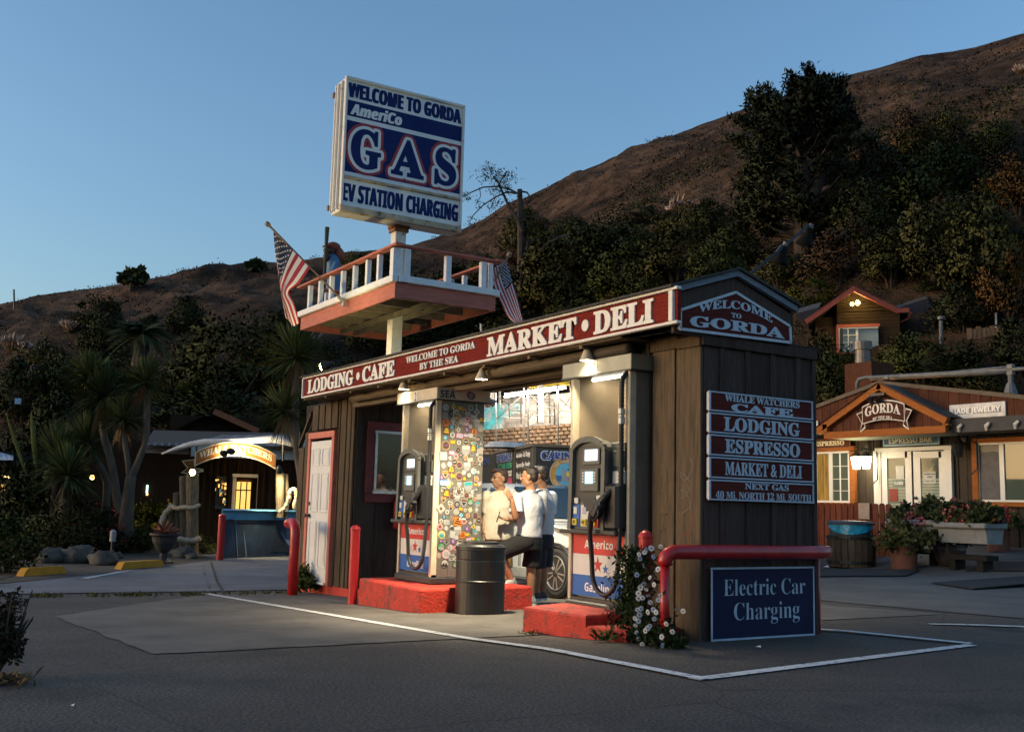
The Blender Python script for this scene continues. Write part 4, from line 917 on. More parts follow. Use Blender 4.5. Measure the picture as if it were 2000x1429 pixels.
# ------------------------------------------------------------------ flags
FL_R = mat('flag_red', (.33, .015, .04), .8, var=.1); FL_W = mat('flag_white', (.62, .58, .60), .8, var=.06); FL_B = mat('flag_blue', (.012, .018, .05), .8, var=.1)
def flag(label, table, D0, tip, foot, polelab, depth_amp=.05, fold=3.0):
    """table: rows across the hoist (top stripe first) of photograph points running out along the fly"""
    ns, nt = len(table), len(table[0])
    def cr(p, u):
        n = len(p); x = u*(n-1); i = min(int(x), n-2); f = x-i
        p0, p1, p2, p3 = [p[max(0, min(n-1, i+k))] for k in (-1, 0, 1, 2)]
        return tuple(.5*((2*a1)+(a2-a0)*f+(2*a0-5*a1+4*a2-a3)*f*f+(3*a1-a0-3*a2+a3)*f**3) for a0, a1, a2, a3 in zip(p0, p1, p2, p3))
    def P(s, t):
        q = [cr(r, t) for r in table]; x, y = cr(q, s)
        dd = depth_amp*(t**.6)*(math.sin(fold*6.28*s+3*t)+.5*math.sin(9*t+4*s)); return at(x, y, D0-.15*s+dd)
    base = Vector(foot)
    t = thing('flag', label, 'flag', base)
    N, Mx = 26, 40; b = W(t); off = len(b.v)
    b.quadgrid(lambda u, v: P(v, u), Mx, N)
    b.m = [(2 if (j < 14 and i < Mx*.4) else (0 if (j//2) % 2 == 0 else 1)) for j in range(N) for i in range(Mx)]
    me = b.mesh('cloth', [FL_R, FL_W, FL_B], True)
    cl = part(t, 'cloth', b, None, me=me)
    b = W(t)
    for r in range(9):
        for c in range(6 if r % 2 == 0 else 5):
            s = (r+.9)/9.8*(7/13); u = (.4*(c+.6+(0 if r % 2 == 0 else .5))/6.2)
            O = P(s, u); du = (P(s, u+.01)-P(s, u-.01)); dv = (P(s+.01, u)-P(s-.01, u))
            du.normalize(); dv = (dv-du*dv.dot(du)); 
            if dv.length < 1e-6: continue
            dv.normalize(); nrm = du.cross(dv); 
            if nrm.dot(CAM-O) < 0: nrm = -nrm
            for sd in (1, -1): b.add([O+nrm*.006*sd+du*x*.019+dv*z*.019 for x, z in star(0, 0, 1)], [tuple(range(10))])
    part(cl, 'star', b, FL_W, stuff=True)
    b = W(t); b.tube([foot, tip], .016, 10); part(t, 'flag_pole', b, mat('flag_pole_wood', (.16, .09, .05), .6), smooth=True)
    d = (Vector(tip)-Vector(foot)).normalized(); b = W(t); b.lathe([(.016, -.02), (.03, .0), (.042, .03), (.03, .07), (.0, .08)], tip, 12, d); part(t, 'finial', b, mat('finial_gold', (.22, .15, .08), .5), smooth=True)
    b = W(t); b.box(foot, (.06, .05, .13)); b.tube([foot, Vector(foot)+d*.12], .026, 8); part(t, 'bracket', b, STEEL)
    return t
Z6 = lambda x, y: (510+x/5.953, 420+y/5.953)
T1 = [[(140, 150), (160, 400), (190, 610), (240, 960), (285, 1200)], [(285, 315), (232, 560), (215, 760), (262, 1010), (322, 1225)], [(425, 470), (305, 690), (240, 890), (300, 1070), (372, 1290)], [(570, 615), (445, 790), (325, 890), (385, 1030), (446, 1250)]]
foot = onY(672, 590, .44); 
flag('United States flag hanging from a slanted pole on the front edge of the sign platform', [[Z6(*p) for p in r] for r in T1], (foot-CAM).dot(FW)-.15, at(526, 441, (foot-CAM).dot(FW)-.25), foot, '')
Z4 = lambda x, y: (900+x/4.083, 300+y/4.083)
T2 = [[(357, 832), (388, 945), (430, 1085), (462, 1200), (497, 1345)], [(318, 868), (352, 985), (398, 1120), (440, 1235), (478, 1350)], [(280, 900), (310, 1030), (362, 1160), (410, 1270), (458, 1356)], [(245, 930), (270, 1080), (325, 1200), (375, 1305), (440, 1362)]]
D2 = (Vector((x1, y1, 4.2))-CAM).dot(FW)+.35
flag('United States flag drooping behind the far corner of the sign platform', [[Z4(*p) for p in r] for r in T2], D2, at(993, 500, D2), at(958, 562, D2-.2), '', .03)

# ------------------------------------------------------------------ painted figure on the platform
fy = 1.45; P0 = onY(655, 470, fy); bx_, bz_ = P0.x, zt
H = P0.z-zt
stt = thing('carved_figure', 'painted statue of a man in a red cap and blue shirt holding a staff', 'statue', (bx_, fy, zt))
s_ = H
def BL(b, c, r, n=12, tilt=None):
    rx, ry, rz = r if isinstance(r, (tuple, list)) else (r, r, r); c = Vector(c); vs = []; fs = []
    Mt = tilt if tilt is not None else Matrix.Identity(3); m = n//2+1
    for i in range(1, m):
        th = math.pi*i/m
        for k in range(n):
            a = 2*math.pi*k/n; vs.append(c+Mt @ Vector((rx*math.sin(th)*math.cos(a), ry*math.sin(th)*math.sin(a), rz*math.cos(th))))
    top = len(vs); vs.append(c+Mt @ Vector((0, 0, rz))); vs.append(c+Mt @ Vector((0, 0, -rz)))
    for i in range(m-2):
        for k in range(n): a, e = i*n+k, i*n+(k+1) % n; fs.append((a, a+n, e+n, e))
    for k in range(n): fs.append((top, k, (k+1) % n)); fs.append((top+1, (m-2)*n+(k+1) % n, (m-2)*n+k))
    b.add(vs, fs); return b
def remesh(o, vox, sm=3):
    r = o.modifiers.new('remesh', 'REMESH'); r.mode = 'VOXEL'; r.voxel_size = vox; r.use_smooth_shade = True
    if sm: w = o.modifiers.new('smooth', 'SMOOTH'); w.iterations = sm; w.factor = .5
    return o
# faces the sea (left in the photograph): -y
b = MB(); BL(b, (0, 0, .40*s_), (.15, .13, .42*s_)); BL(b, (0, -.02, .70*s_), (.17, .13, .15*s_)); BL(b, (-.02, -.10, .86*s_), (.075, .10, .10)); BL(b, (0, -.2, .86*s_), (.03, .03, .03))
b.tube([(.17, -.02, .74*s_), (.19, -.12, .60*s_), (.10, -.20, .58*s_)], [.06, .05, .04], 8); b.tube([(-.17, -.02, .74*s_), (-.19, -.10, .58*s_), (-.12, -.18, .5*s_)], [.06, .05, .04], 8)
remesh(part(stt, 'body', b, mat('figure_blue_paint', (.05, .16, .32), .6, var=.2)), .02)
b = MB(); BL(b, (0, -.09, .875*s_), (.085, .105, .085)); BL(b, (0, -.17, .80*s_), (.06, .06, .085)); BL(b, (0, -.20, .88*s_), (.025, .03, .03)); remesh(part(stt, 'head', b, mat('figure_brown_paint', (.05, .03, .022), .6)), .012)
b = MB(); BL(b, (0, -.03, .93*s_), (.11, .14, .09)); BL(b, (0, .09, .85*s_), (.12, .09, .13)); BL(b, (0, -.18, .925*s_), (.07, .08, .022), tilt=Matrix.Rotation(.35, 3, 'X')); remesh(part(stt, 'cap', b, mat('figure_red_paint', (.22, .06, .04), .7)), .014)
b = MB(); b.tube([(.08, -.22, .1), (.09, -.21, .9*s_), (.07, -.20, 1.12*s_)], [.03, .033, .045], 8); part(stt, 'staff', b, mat('figure_staff_wood', (.05, .05, .03), .8))
# ================================================================== PEOPLE
def ell_loft(b, rings, n=16):
    """rings: (centre, half-width vector, half-depth vector)"""
    vs = []; fs = []
    for c, u, v in rings:
        for k in range(n):
            a = 2*math.pi*k/n; vs.append(Vector(c)+Vector(u)*math.cos(a)+Vector(v)*math.sin(a))
    for i in range(len(rings)-1):
        for k in range(n): a, e = i*n+k, i*n+(k+1) % n; fs.append((a, a+n, e+n, e))
    fs.append(tuple(range(n))); fs.append(tuple(reversed(range((len(rings)-1)*n, len(rings)*n)))); b.add(vs, fs)
def limb(b, pts, rs, n=12):
    P = []; R = []
    for i in range(len(pts)-1):
        for s in range(5):
            u = s/5; P.append(Vector(pts[i]).lerp(Vector(pts[i+1]), u)); R.append(rs[i]*(1-u)+rs[i+1]*u)
    P.append(Vector(pts[-1])); R.append(rs[-1])
    b.tube(P, R, n)
    for p, r in ((pts[0], rs[0]), (pts[-1], rs[-1])): BL(b, p, r*.99, 10)
    for p, r in zip(pts[1:-1], rs[1:-1]): BL(b, p, r*1.0, 10)
def hand(b, wrist, d, palm_n, thumb_side, curl=.5, spread=.12):
    """d: pointing direction, palm_n: where the palm looks, thumb_side: towards the thumb"""
    d = d.normalized(); s = thumb_side-d*thumb_side.dot(d); s.normalize(); p = d.cross(s)
    if p.dot(palm_n) < 0: p = -p
    c = wrist+d*.05; M = Matrix((d, s, p)).transposed(); BL(b, c, (.055, .042, .017), 12, M)
    for k, (o, L) in enumerate(((.030, .072), (.010, .080), (-.010, .074), (-.029, .058))):
        q = wrist+d*.088+s*o; dd = (d+s*spread*(1.5-k)*.5).normalized(); e = q+dd*L*.5
        d2 = (dd*math.cos(curl)+p*math.sin(curl)); f = e+d2*L*.34; d3 = dd*math.cos(curl*1.8)+p*math.sin(curl*1.8)
        b.tube([q-dd*.02, q, e, f, f+d3*L*.26], [.0095, .0095, .009, .0082, .006], 7)
    q = wrist+d*.02+s*.034; e = q+(d*.6+s*.75+p*.3).normalized()*.036; f = e+(d*.85+s*.25+p*.4).normalized()*.034; b.tube([wrist+d*.02+s*.01, q, e, f], [.013, .0125, .0105, .0075], 7)
def head_blobs(b, c, f, up, k=1.0):
    """c: centre of the head, f: facing, up"""
    f = f.normalized(); s = up.cross(f).normalized(); u = f.cross(s); M = Matrix((f, s, u)).transposed()
    def at_(x, y, z): return c+f*x*k+s*y*k+u*z*k
    BL(b, at_(-.012, 0, .03), (.097*k, .075*k, .085*k), 16, M)        # skull
    BL(b, at_(.018, 0, -.025), (.072*k, .062*k, .085*k), 16, M)       # face
    BL(b, at_(.045, 0, -.085), (.036*k, .040*k, .030*k), 12, M)       # chin
    for y in (-1, 1):
        BL(b, at_(.005, .045*y, -.06), (.045*k, .022*k, .035*k), 10, M)    # jaw
        BL(b, at_(.066, .030*y, -.02), (.022*k, .022*k, .018*k), 8, M)     # cheek
        BL(b, at_(.076, .028*y, .018), (.016*k, .026*k, .009*k), 8, M)     # brow
        BL(b, at_(-.012, .078*y, -.012), (.022*k, .009*k, .033*k), 10, M)  # ear
    b.tube([at_(.082, 0, .012), at_(.100, 0, -.014), at_(.110, 0, -.030)], [.009*k, .012*k, .015*k], 8)   # nose
    BL(b, at_(.098, 0, -.033), (.015*k, .019*k, .010*k), 8, M)
    BL(b, at_(.083, 0, -.060), (.014*k, .026*k, .007*k), 8, M); BL(b, at_(.080, 0, -.071), (.014*k, .022*k, .008*k), 8, M)
    return at_, M
SKIN = mat('skin', (.33, .17, .095), .5, var=.1, scale=12); SKIN2 = mat('skin_lighter', (.38, .20, .12), .5, var=.1, scale=12)
HAIR = mat('dark_brown_hair', (.018, .012, .009), .45, var=.4, scale=30, bump=.5, bscale=120); HAIR2 = mat('brown_hair', (.07, .038, .02), .45, var=.4, scale=30, bump=.5, bscale=120)
EYE = mat('eye_dark', (.02, .015, .012), .2); LIP = mat('lip', (.25, .09, .07), .5)
def cloth(name, col): return mat(name, col, .9, var=.06, scale=5, bump=.25, bscale=7)
_tex = bpy.data.textures.new('folds', 'CLOUDS'); _tex.noise_scale = .14; _tex.noise_depth = 2
def clothes(o, vox, amp):
    remesh(o, vox, 4); m = o.modifiers.new('folds', 'DISPLACE'); m.texture = _tex; m.strength = amp; m.mid_level = .5; m.texture_coords = 'LOCAL'
def person(label, J, D, skin, hair, shirt_m, short_m, face, shoes_m, hairfn, hands, hem, group=None, head_up=Vector((0, 0, 1)), shirt_w=1.0):
    g = lambda n: at(J[n][0], J[n][1], D+J[n][2])
    pel = g('hips'); t = thing('person', label, 'person', (pel.x, pel.y, gz(pel.x, pel.y)), group)
    sl_, sr = g('shL'), g('shR'); hl, hr = g('hipL'), g('hipR'); nk = g('neck'); hd = g('head')
    lat = (sr-sl_); lat.z = 0; lat.normalize(); fr = Z1.cross(lat); fr = fr if fr.dot(face[0]) > 0 else -fr
    hlat = (hr-hl); hlat.z = 0; hlat.normalize(); hfr = Z1.cross(hlat)
    shc = (sl_+sr)/2; hw = (sr-sl_).length/2
    # ---- one continuous body
    b = W(t); hc = (hl+hr)/2
    def R2(u, w, d, up=0): c = hc.lerp(shc, u)+Z1*up; return (c, hlat.lerp(lat, u)*w, hfr.lerp(fr, u)*d)
    ell_loft(b, [R2(-.12, .09, .08), R2(0, .155, .10), R2(.25, .15, .095), R2(.6, .165, .105), R2(.9, .165, .095), (shc+Z1*.03, lat*.12, fr*.07), (nk, lat*.06, fr*.06)])
    b.tube([shc+Z1*.0, nk, hd-Z1*.05], [.065, .058, .055], 12)
    for s in 'LR':
        limb(b, [g('hip'+s), g('kn'+s), g('kn'+s).lerp(g('an'+s), .33), g('an'+s)], [.088, .056, .056, .036]); 
        an = g('an'+s); toe = g('toe'+s); BL(b, an.lerp(toe, .35)-Z1*.03, .038)
        limb(b, [g('sh'+s), g('el'+s), g('el'+s).lerp(g('wr'+s), .3), g('wr'+s)], [.054, .041, .041, .027])
        if s in hands: w = g('wr'+s); k = hands[s]; tip = at(k[0][0], k[0][1], D+k[0][2]); hand(b, w, tip-w, k[1], k[2], k[3])
    at_, M = head_blobs(b, hd, face[1], head_up)
    body = part(t, 'body', b, skin); remesh(body, .0075, 2)
    for y in (-1, 1):
        b = W(t); BL(b, at_(.084, .029*y, .004), (.009, .014, .006), 8, M); part(t, 'eye', b, EYE, smooth=True)
        b = W(t); b.tube([at_(.092, .014*y, .022), at_(.090, .032*y, .027), at_(.078, .048*y, .020)], [.004, .0055, .003], 6); part(t, 'eyebrow', b, hair)
    b = W(t); BL(b, at_(.094, 0, -.065), (.006, .024, .0055), 8, M); part(t, 'mouth', b, LIP, smooth=True)
    b = W(t); hairfn(b, at_, M); remesh(part(t, 'hair', b, hair), .008, 1)
    # ---- shirt
    b = W(t); hz = at(hem[0], hem[1], D); c0 = hc.copy(); c0.z = hz.z; k = shirt_w
    rings = [(c0, hlat*.185*k, hfr*.130*k), (hc.lerp(shc, .12), hlat*.185*k, hfr*.132*k), (hc.lerp(shc, .45), hlat.lerp(lat, .45)*.180*k, hfr.lerp(fr, .45)*.130*k), (hc.lerp(shc, .8), lat*.188*k, fr*.130*k), (shc+Z1*.01, lat*(hw-.01), fr*.095), (shc+Z1*.045, lat*.13, fr*.082), (nk-Z1*.012, lat*.072, fr*.072)]
    ell_loft(b, rings, 22)
    for s in 'LR':
        e = g('sh'+s).lerp(g('el'+s), .80); limb2 = [g('sh'+s)-Z1*.005, g('sh'+s).lerp(g('el'+s), .4), e]; b.tube(limb2, [.078, .080, .082], 14); BL(b, g('sh'+s), .078)
    clothes(part(t, 'shirt', b, shirt_m), .010, .020)
    # ---- shorts
    b = W(t); ell_loft(b, [(hc-Z1*.10, hlat*.16, hfr*.125), (hc, hlat*.175, hfr*.128), (hc+Z1*.10, hlat*.165, hfr*.118)], 18)
    for s in 'LR':
        hp, kn = g('hip'+s), g('kn'+s); b.tube([hp+Z1*.03, hp, hp.lerp(kn, .5), hp.lerp(kn, .93)], [.10, .112, .110, .112], 14); BL(b, hp, .112)
    clothes(part(t, 'shorts', b, short_m), .011, .018)
    # ---- shoes
    for s in 'LR':
        an, toe = g('an'+s), g('toe'+s); d = toe-an; d.z = 0; d.normalize(); gzz = min(toe.z, an.z-.06)-.012
        heel = an-d*.055; base = Vector((heel.x, heel.y, gzz)); sd = d.cross(Z1)
        b = W(t)
        ell_loft(b, [(base+d*.0+Z1*.05, sd*.036, Z1*.045), (base+d*.05+Z1*.062, sd*.042, Z1*.055), (base+d*.12+Z1*.052, sd*.045, Z1*.042), (base+d*.20+Z1*.042, sd*.047, Z1*.030), (base+d*.265+Z1*.034, sd*.030, Z1*.018)], 12)
        b.tube([base+d*.055+Z1*.07, base+d*.055+Z1*.115], [.043, .042], 12)
        sh = part(t, 'shoe', b, shoes_m[0]); remesh(sh, .009, 2)
        b = W(t)
        pl = [(-.005, -.03), (.02, -.04), (.10, -.043), (.20, -.048), (.265, -.03), (.28, 0), (.265, .03), (.20, .048), (.10, .043), (.02, .04), (-.005, .03), (-.015, 0)]
        b.prism(pl, base+Z1*.0, d, sd, -.026 if d.cross(sd).z < 0 else .026); part(sh, 'sole', b, shoes_m[1])
        b = W(t)
        for k in range(4): q = base+d*(.10+.022*k)+Z1*(.098-.009*k); b.tube([q-sd*.022, q+Z1*.004, q+sd*.022], .004, 5)
        part(sh, 'lace', b, shoes_m[2], stuff=True)
    return t, g, at_, M
def hair_short(b, at_, M):
    BL(b, at_(-.025, 0, .045), (.090, .080, .080), 14, M); BL(b, at_(-.055, 0, .005), (.055, .072, .07), 12, M); BL(b, at_(.03, 0, .098), (.06, .062, .032), 12, M)
    q = random.Random(4)
    for k in range(22): a = q.uniform(-.07, .075); y = q.uniform(-.055, .055); BL(b, at_(a, y, .105-.6*a*a*8*.5-.35*abs(y)+q.uniform(-.005, .012)), (.024, .016, .016), 6, M)
def hair_quiff(b, at_, M):
    hair_short(b, at_, M)
    for y in (-.04, -.015, .012, .038): b.tube([at_(.03, y, .095), at_(.085, y, .098), at_(.105, y*1.1, .078)], [.022, .02, .008], 7)
fwd = lambda a, c: (RT*a+FW*c)
F1 = fwd(-.80, .60); F1.z = 0; F1h = fwd(-.95, .30); F1h.z = -.02
WHT = cloth('white_tee', (.52, .53, .56)); CRM = cloth('cream_tee', (.60, .56, .46))
BLKS = cloth('black_shorts', (.005, .005, .006)); BRNS = cloth('brown_shorts', (.20, .115, .035)); NVYS = cloth('dark_navy_shorts', (.012, .014, .022))
GRSH = mat('grey_shoe', (.34, .35, .34), .7, var=.15, scale=9); WSOLE = mat('white_sole', (.6, .59, .55), .6); DKSH = mat('dark_shoe', (.05, .035, .03), .6, wear=.45, wearcol=(.45, .10, .02), wscale=9)
J1 = dict(head=(1034, 931, 0), neck=(1037, 955, 0), shL=(1009, 973, -.14), shR=(1057, 968, .14), elL=(1007, 1009, -.25), wrL=(1000, 977, -.30), elR=(1059, 1006, .22), wrR=(1056, 1034, .18),
          hips=(1036, 1054, 0), hipL=(1028, 1056, -.08), hipR=(1043, 1056, .08), knL=(976, 1078, -.18), anL=(1000, 1134, -.10), toeL=(979, 1147, -.25), knR=(1037, 1111, .03), anR=(1037, 1166, .04), toeR=(1015, 1181, -.05))
m1 = person('man in white T-shirt and black shorts with one foot up on the red island', J1, 12.25, SKIN, HAIR, WHT, BLKS, (F1, F1h), (GRSH, WSOLE, WSOLE), hair_quiff,
    {'L': ((989, 958, -.33), FW*1.0, Vector((0, 0, 1))-RT*.2, .35), 'R': ((1054, 1045, .15), -RT, -FW, .5)}, (1036, 1049), 'three men talking between the pumps')
F2 = fwd(-.45, -.85); F2.z = 0; F2h = fwd(-.86, -.45); F2h.z = -.02
J2 = dict(head=(976, 934, 0), neck=(979, 956, 0), shL=(1004, 972, .06), shR=(951, 970, -.06), elL=(1014, 1012, .02), wrL=(993, 1014, -.20), elR=(944, 1005, -.02), wrR=(944, 1034, -.10),
          hips=(970, 1060, 0), hipL=(982, 1062, .03), hipR=(960, 1062, -.03), knL=(984, 1112, -.02), anL=(986, 1166, .02), toeL=(978, 1178, -.15), knR=(958, 1112, -.03), anR=(958, 1166, 0), toeR=(950, 1178, -.15))
m2, g2f, at2, M2 = person('man in cream T-shirt and brown shorts holding a phone, blue sunglasses on his head', J2, 12.75, SKIN2, HAIR2, CRM, BRNS, (F2, F2h), (GRSH, WSOLE, WSOLE), hair_quiff,
    {'L': ((980, 1012, -.27), Vector((0, 0, 1)), -FW, .55), 'R': ((945, 1046, -.12), RT, -FW, .4)}, (970, 1054), 'three men talking between the pumps', shirt_w=1.12)
b = W(m2)
for y in (-1, 1): BL(b, at2(.075, .032*y, .098), (.012, .028, .02), 10, M2)
part(m2, 'sunglasses', b, mat('blue_mirror_lens', (.03, .12, .4), .15, metal=.5), stuff=True)
P = at(973, 1009, 12.75-.33); t = thing('mobile_phone', 'dark mobile phone held by the man in the cream T-shirt', 'phone', P)
b = MB(); b.box((0, 0, 0), (.012, .075, .15), Euler((R_(62), R_(15), R_(60))).to_matrix(), .006); part(t, 'case', b, HEADD)
b = MB(); b.box((0, 0, 0), (.0135, .066, .14), Euler((R_(62), R_(15), R_(60))).to_matrix(), .003); part(t, 'screen', b, GLASS_D)
F3 = fwd(-.75, .66); F3.z = 0
J3 = dict(head=(1056, 929, 0), neck=(1060, 952, 0), shL=(1038, 966, -.12), shR=(1077, 970, .12), elL=(1034, 1002, -.12), wrL=(1026, 1030, -.15), elR=(1074, 1008, .18), wrR=(1066, 1034, .12),
          hips=(1060, 1052, 0), hipL=(1054, 1054, -.07), hipR=(1066, 1054, .07), knL=(1049, 1110, -.04), anL=(1047, 1159, -.03), toeL=(1030, 1172, -.1), knR=(1062, 1110, .03), anR=(1059, 1158, .03), toeR=(1041, 1170, -.05))
m3 = person('man in white T-shirt and dark navy shorts standing behind his friend, nearest the car', J3, 12.95, SKIN, HAIR, WHT, NVYS, (F3, fwd(-.9, .45)), (DKSH, WSOLE, WSOLE), hair_short,
    {'L': ((1024, 1040, -.16), RT, -FW, .5), 'R': ((1062, 1045, .1), -RT, -FW, .5)}, (1060, 1043), 'three men talking between the pumps')
# ================================================================== CAR behind the pumps
CARW = mat('white_car_paint', (.52, .53, .52), .25, var=.03, scale=1, coat=.6)
CARB = mat('black_car_trim', (.02, .02, .022), .35, var=.1)
car = thing('parked_car', 'white electric car parked behind the pumps, its front wheel beside the standing men', 'car', (-5.28, 2.24, gz(-5.28, 2.6)+.005), rz=R_(2))
def prof_body(prof, ys, ins):
    b = MB(); n = len(prof); cx = sum(p[0] for p in prof)/n; cz = sum(p[1] for p in prof)/n; vs = []; fs = []
    for y, k in zip(ys, ins):
        for x, z in prof: vs.append((x+(cx-x)*k*.5, y, z+(cz-z)*k))
    for i in range(len(ys)-1):
        for j in range(n): a, e = i*n+j, i*n+(j+1) % n; fs.append((a, e, e+n, a+n))
    fs.append(tuple(range(n))); fs.append(tuple(reversed(range((len(ys)-1)*n, len(ys)*n)))); b.add(vs, fs); return b
low = [(-3.45, .32), (-3.55, .55), (-3.52, .85), (-3.35, 1.0), (-2.6, 1.04), (-1.6, 1.02), (-.75, 1.0), (-.1, .96), (.45, .86), (.72, .70), (.80, .5), (.76, .28), (.4, .22)] + [(.38*math.cos(a), .31+.38*math.sin(a)) for a in [math.pi*k/8 for k in range(0, 9)]] + [(-.45, .2), (-2.3, .2)] + [(-2.7+.38*math.cos(a), .31+.38*math.sin(a)) for a in [math.pi*k/8 for k in range(0, 9)]] + [(-3.1, .24)]
b = prof_body(low, [.06, .0, .02, .9, 1.78, 1.80, 1.74], [.10, .03, 0, 0, 0, .03, .10]); part(car, 'body', b, CARW)
roof = [(-.62, 1.0), (-1.0, 1.22), (-1.45, 1.44), (-1.9, 1.53), (-2.6, 1.52), (-3.1, 1.38), (-3.45, 1.02)]
b = MB(); n = len(roof); vs = []
for y, k in ((.06, 0), (.24, 1), (1.56, 1), (1.74, 0)):
    for x, z in roof: vs.append((x, y + (0 if z > 1.3 or k == 0 else 0), z) if k else (x, y+(.17 if y < 1 else -.17)*max(0, (z-1.0)/.53)*0, min(z, 1.02)))
b.add(vs, [(i*n+j, i*n+j+1, (i+1)*n+j+1, (i+1)*n+j) for i in range(3) for j in range(n-1)]); part(car, 'roof', b, CARW, smooth=True)
def side_pt(x, z): return (x, .055+.185*(z-1.0)/.53-.006, z)
def side_poly(pts, y_off, m, nm, par=car):
    b = MB(); f = [Vector(side_pt(x, z))+Vector((0, y_off, 0)) for x, z in pts]; g = [p+Vector((0, .012, 0)) for p in f]; n = len(f)
    b.add(f+g, [tuple(range(n)), tuple(reversed(range(n, 2*n)))]+[(i, (i+1) % n, (i+1) % n+n, i+n) for i in range(n)]); return part(par, nm, b, m)
CGL = mat('car_glass', (.015, .025, .028), .05, var=.1, spec=.9)
side_poly([(-.90, 1.04), (-1.22, 1.20), (-1.22, 1.04)], -.004, CGL, 'quarter_window')
side_poly([(-1.28, 1.04), (-1.28, 1.24), (-1.55, 1.40), (-1.95, 1.455), (-2.0, 1.04)], -.004, CGL, 'side_window')
side_poly([(-2.08, 1.04), (-2.05, 1.455), (-2.6, 1.45), (-2.95, 1.36), (-3.1, 1.04)], -.004, CGL, 'side_window')
side_poly([(-.66, 1.0), (-1.05, 1.225), (-1.5, 1.455), (-1.95, 1.52), (-1.95, 1.47), (-1.53, 1.41), (-1.1, 1.17), (-.82, 1.01)], -.010, CARW, 'pillar')
b = MB(); b.add([(-.68, .14, 1.03), (-.68, 1.66, 1.03), (-1.48, 1.50, 1.465), (-1.48, .30, 1.465)], [(0, 1, 2, 3)]); b.add([(-.66, .14, 1.045), (-.66, 1.66, 1.045), (-1.46, 1.50, 1.48), (-1.46, .30, 1.48)], [(0, 1, 2, 3)]); part(car, 'windshield', b, CGL)
for x in (-.86, -2.02):
    b = MB(); b.box((x, -.001, .66), (.012, .006, .68)); part(car, 'door_seam', b, CARB)
b = MB(); b.box((-1.35, -.012, .30), (1.75, .04, .14), bev=.015); part(car, 'sill', b, mat('grey_car_trim', (.28, .29, .28), .5))
b = MB(); b.box((-1.85, -.012, .86), (.2, .025, .03), bev=.01); part(car, 'door_handle', b, CARW)
def car_wheel(x, y, s):
    b = MB(); b.lathe([(.20, .0), (.28, -.015), (.325, .01), (.335, .06), (.335, .17), (.32, .21), (.2, .22)], (x, y, .335), 36, (0, 1, 0)); w = part(car, 'wheel', b, mat('tyre_rubber', (.012, .012, .013), .8, var=.2), smooth=False)
    b = MB(); b.lathe([(.225, -.006), (.232, -.012), (.232, .03), (.0, .045)], (x, y, .335), 36, (0, 1, 0)); part(w, 'rim_well', b, CARB)
    b = MB(); ring = [(x+.218*math.cos(2*math.pi*k/32), y-.012, .335+.218*math.sin(2*math.pi*k/32)) for k in range(33)]; b.tube(ring, .010, 6); part(w, 'rim', b, STEEL)
    for k in range(10):
        a = 2*math.pi*k/10; off = .10 if k % 2 else -.10; c = Vector((x, y-.006, .335))
        d1 = Vector((math.cos(a), 0, math.sin(a))); d2 = Vector((math.cos(a+off), 0, math.sin(a+off)))
        b = MB(); b.bar(c+d1*.04, c+d2*.215, .02, .014, up=(0, 1, 0)); part(w, 'spoke', b, mat('machined_alloy', (.5, .46, .44), .3, metal=.8))
    b = MB(); b.lathe([(.05, -.02), (.03, -.026), (.0, -.027)], (x, y, .335), 16, (0, 1, 0)); part(w, 'hub_cap', b, CARB)
car_wheel(0, .005, 1); car_wheel(-2.7, .005, 1)
for x in (0, -2.7):
    b = MB(); arcp = [(x+.385*math.cos(a), -.004, .325+.385*math.sin(a)) for a in [math.pi*k/14 for k in range(15)]]; b.tube(arcp, .022, 6); b.box((x, .25, .34), (.74, .4, .66)); part(car, 'wheel_arch', b, CARB)
b = MB(); b.lathe([(.045, 0), (.04, -.01), (.0, -.011)], (.33, -.002, .78), 18, (0, 1, 0)); part(car, 'side_marker', b, STEEL)
b = MB(); b.box((-.80, -.10, 1.02), (.10, .20, .13), bev=.03); mr = part(car, 'side_mirror', b, CARW); b = MB(); b.box((-.79, -.11, .985), (.11, .2, .06), bev=.02); part(mr, 'mirror_base', b, CARB)
b = MB(); b.prism([(.36, .62), (.70, .60), (.60, .74), (.32, .80)], (0, -.004, 0), X1, Z1, .012); part(car, 'headlight', b, mat('headlight_lens', (.4, .42, .42), .1))
b = MB(); b.box((.42, -.035, .86), (.10, .07, .16), bev=.02); part(car, 'charge_port', b, CARB)

# ================================================================== CABIN RENTAL KIOSK (black box with lettered doors)
C0 = at(1040, 1000, 18.0); Cl = at(963, 1000, 21.0)
eL = Vector((Cl.x-C0.x, Cl.y-C0.y, 0)); LL = eL.length; eL.normalize(); eR = Vector((eL.y, -eL.x, 0))
if eR.dot(RT) < 0: eR = -eR
kz = gz(C0.x, C0.y); kt = at(1040, 868, 18.0).z
kk = thing('cabin_kiosk', 'black boxy kiosk with lettered doors for cabin rentals behind the white car', 'kiosk', (C0.x, C0.y, kz))
KB = mat('black_kiosk_paint', (.016, .015, .016), .5, var=.2, scale=3); KF = mat('kiosk_frame', (.09, .075, .055), .6, var=.2); BLU = mat('lettering_blue', (.025, .05, .25), .5); OUTL = mat('lettering_outline', (.42, .50, .62), .5)
b = W(kk); c = C0+eL*LL/2+eR*1.35; b.box((c.x, c.y, (kz+kt)/2-.02), (2.7, LL, kt-kz-.04), Matrix((eR, eL, Z1)).transposed()); part(kk, 'box', b, KB)
b = W(kk); b.box((c.x, c.y, kt), (2.78, LL+.08, .05), Matrix((eR, eL, Z1)).transposed()); part(kk, 'roof', b, KF)
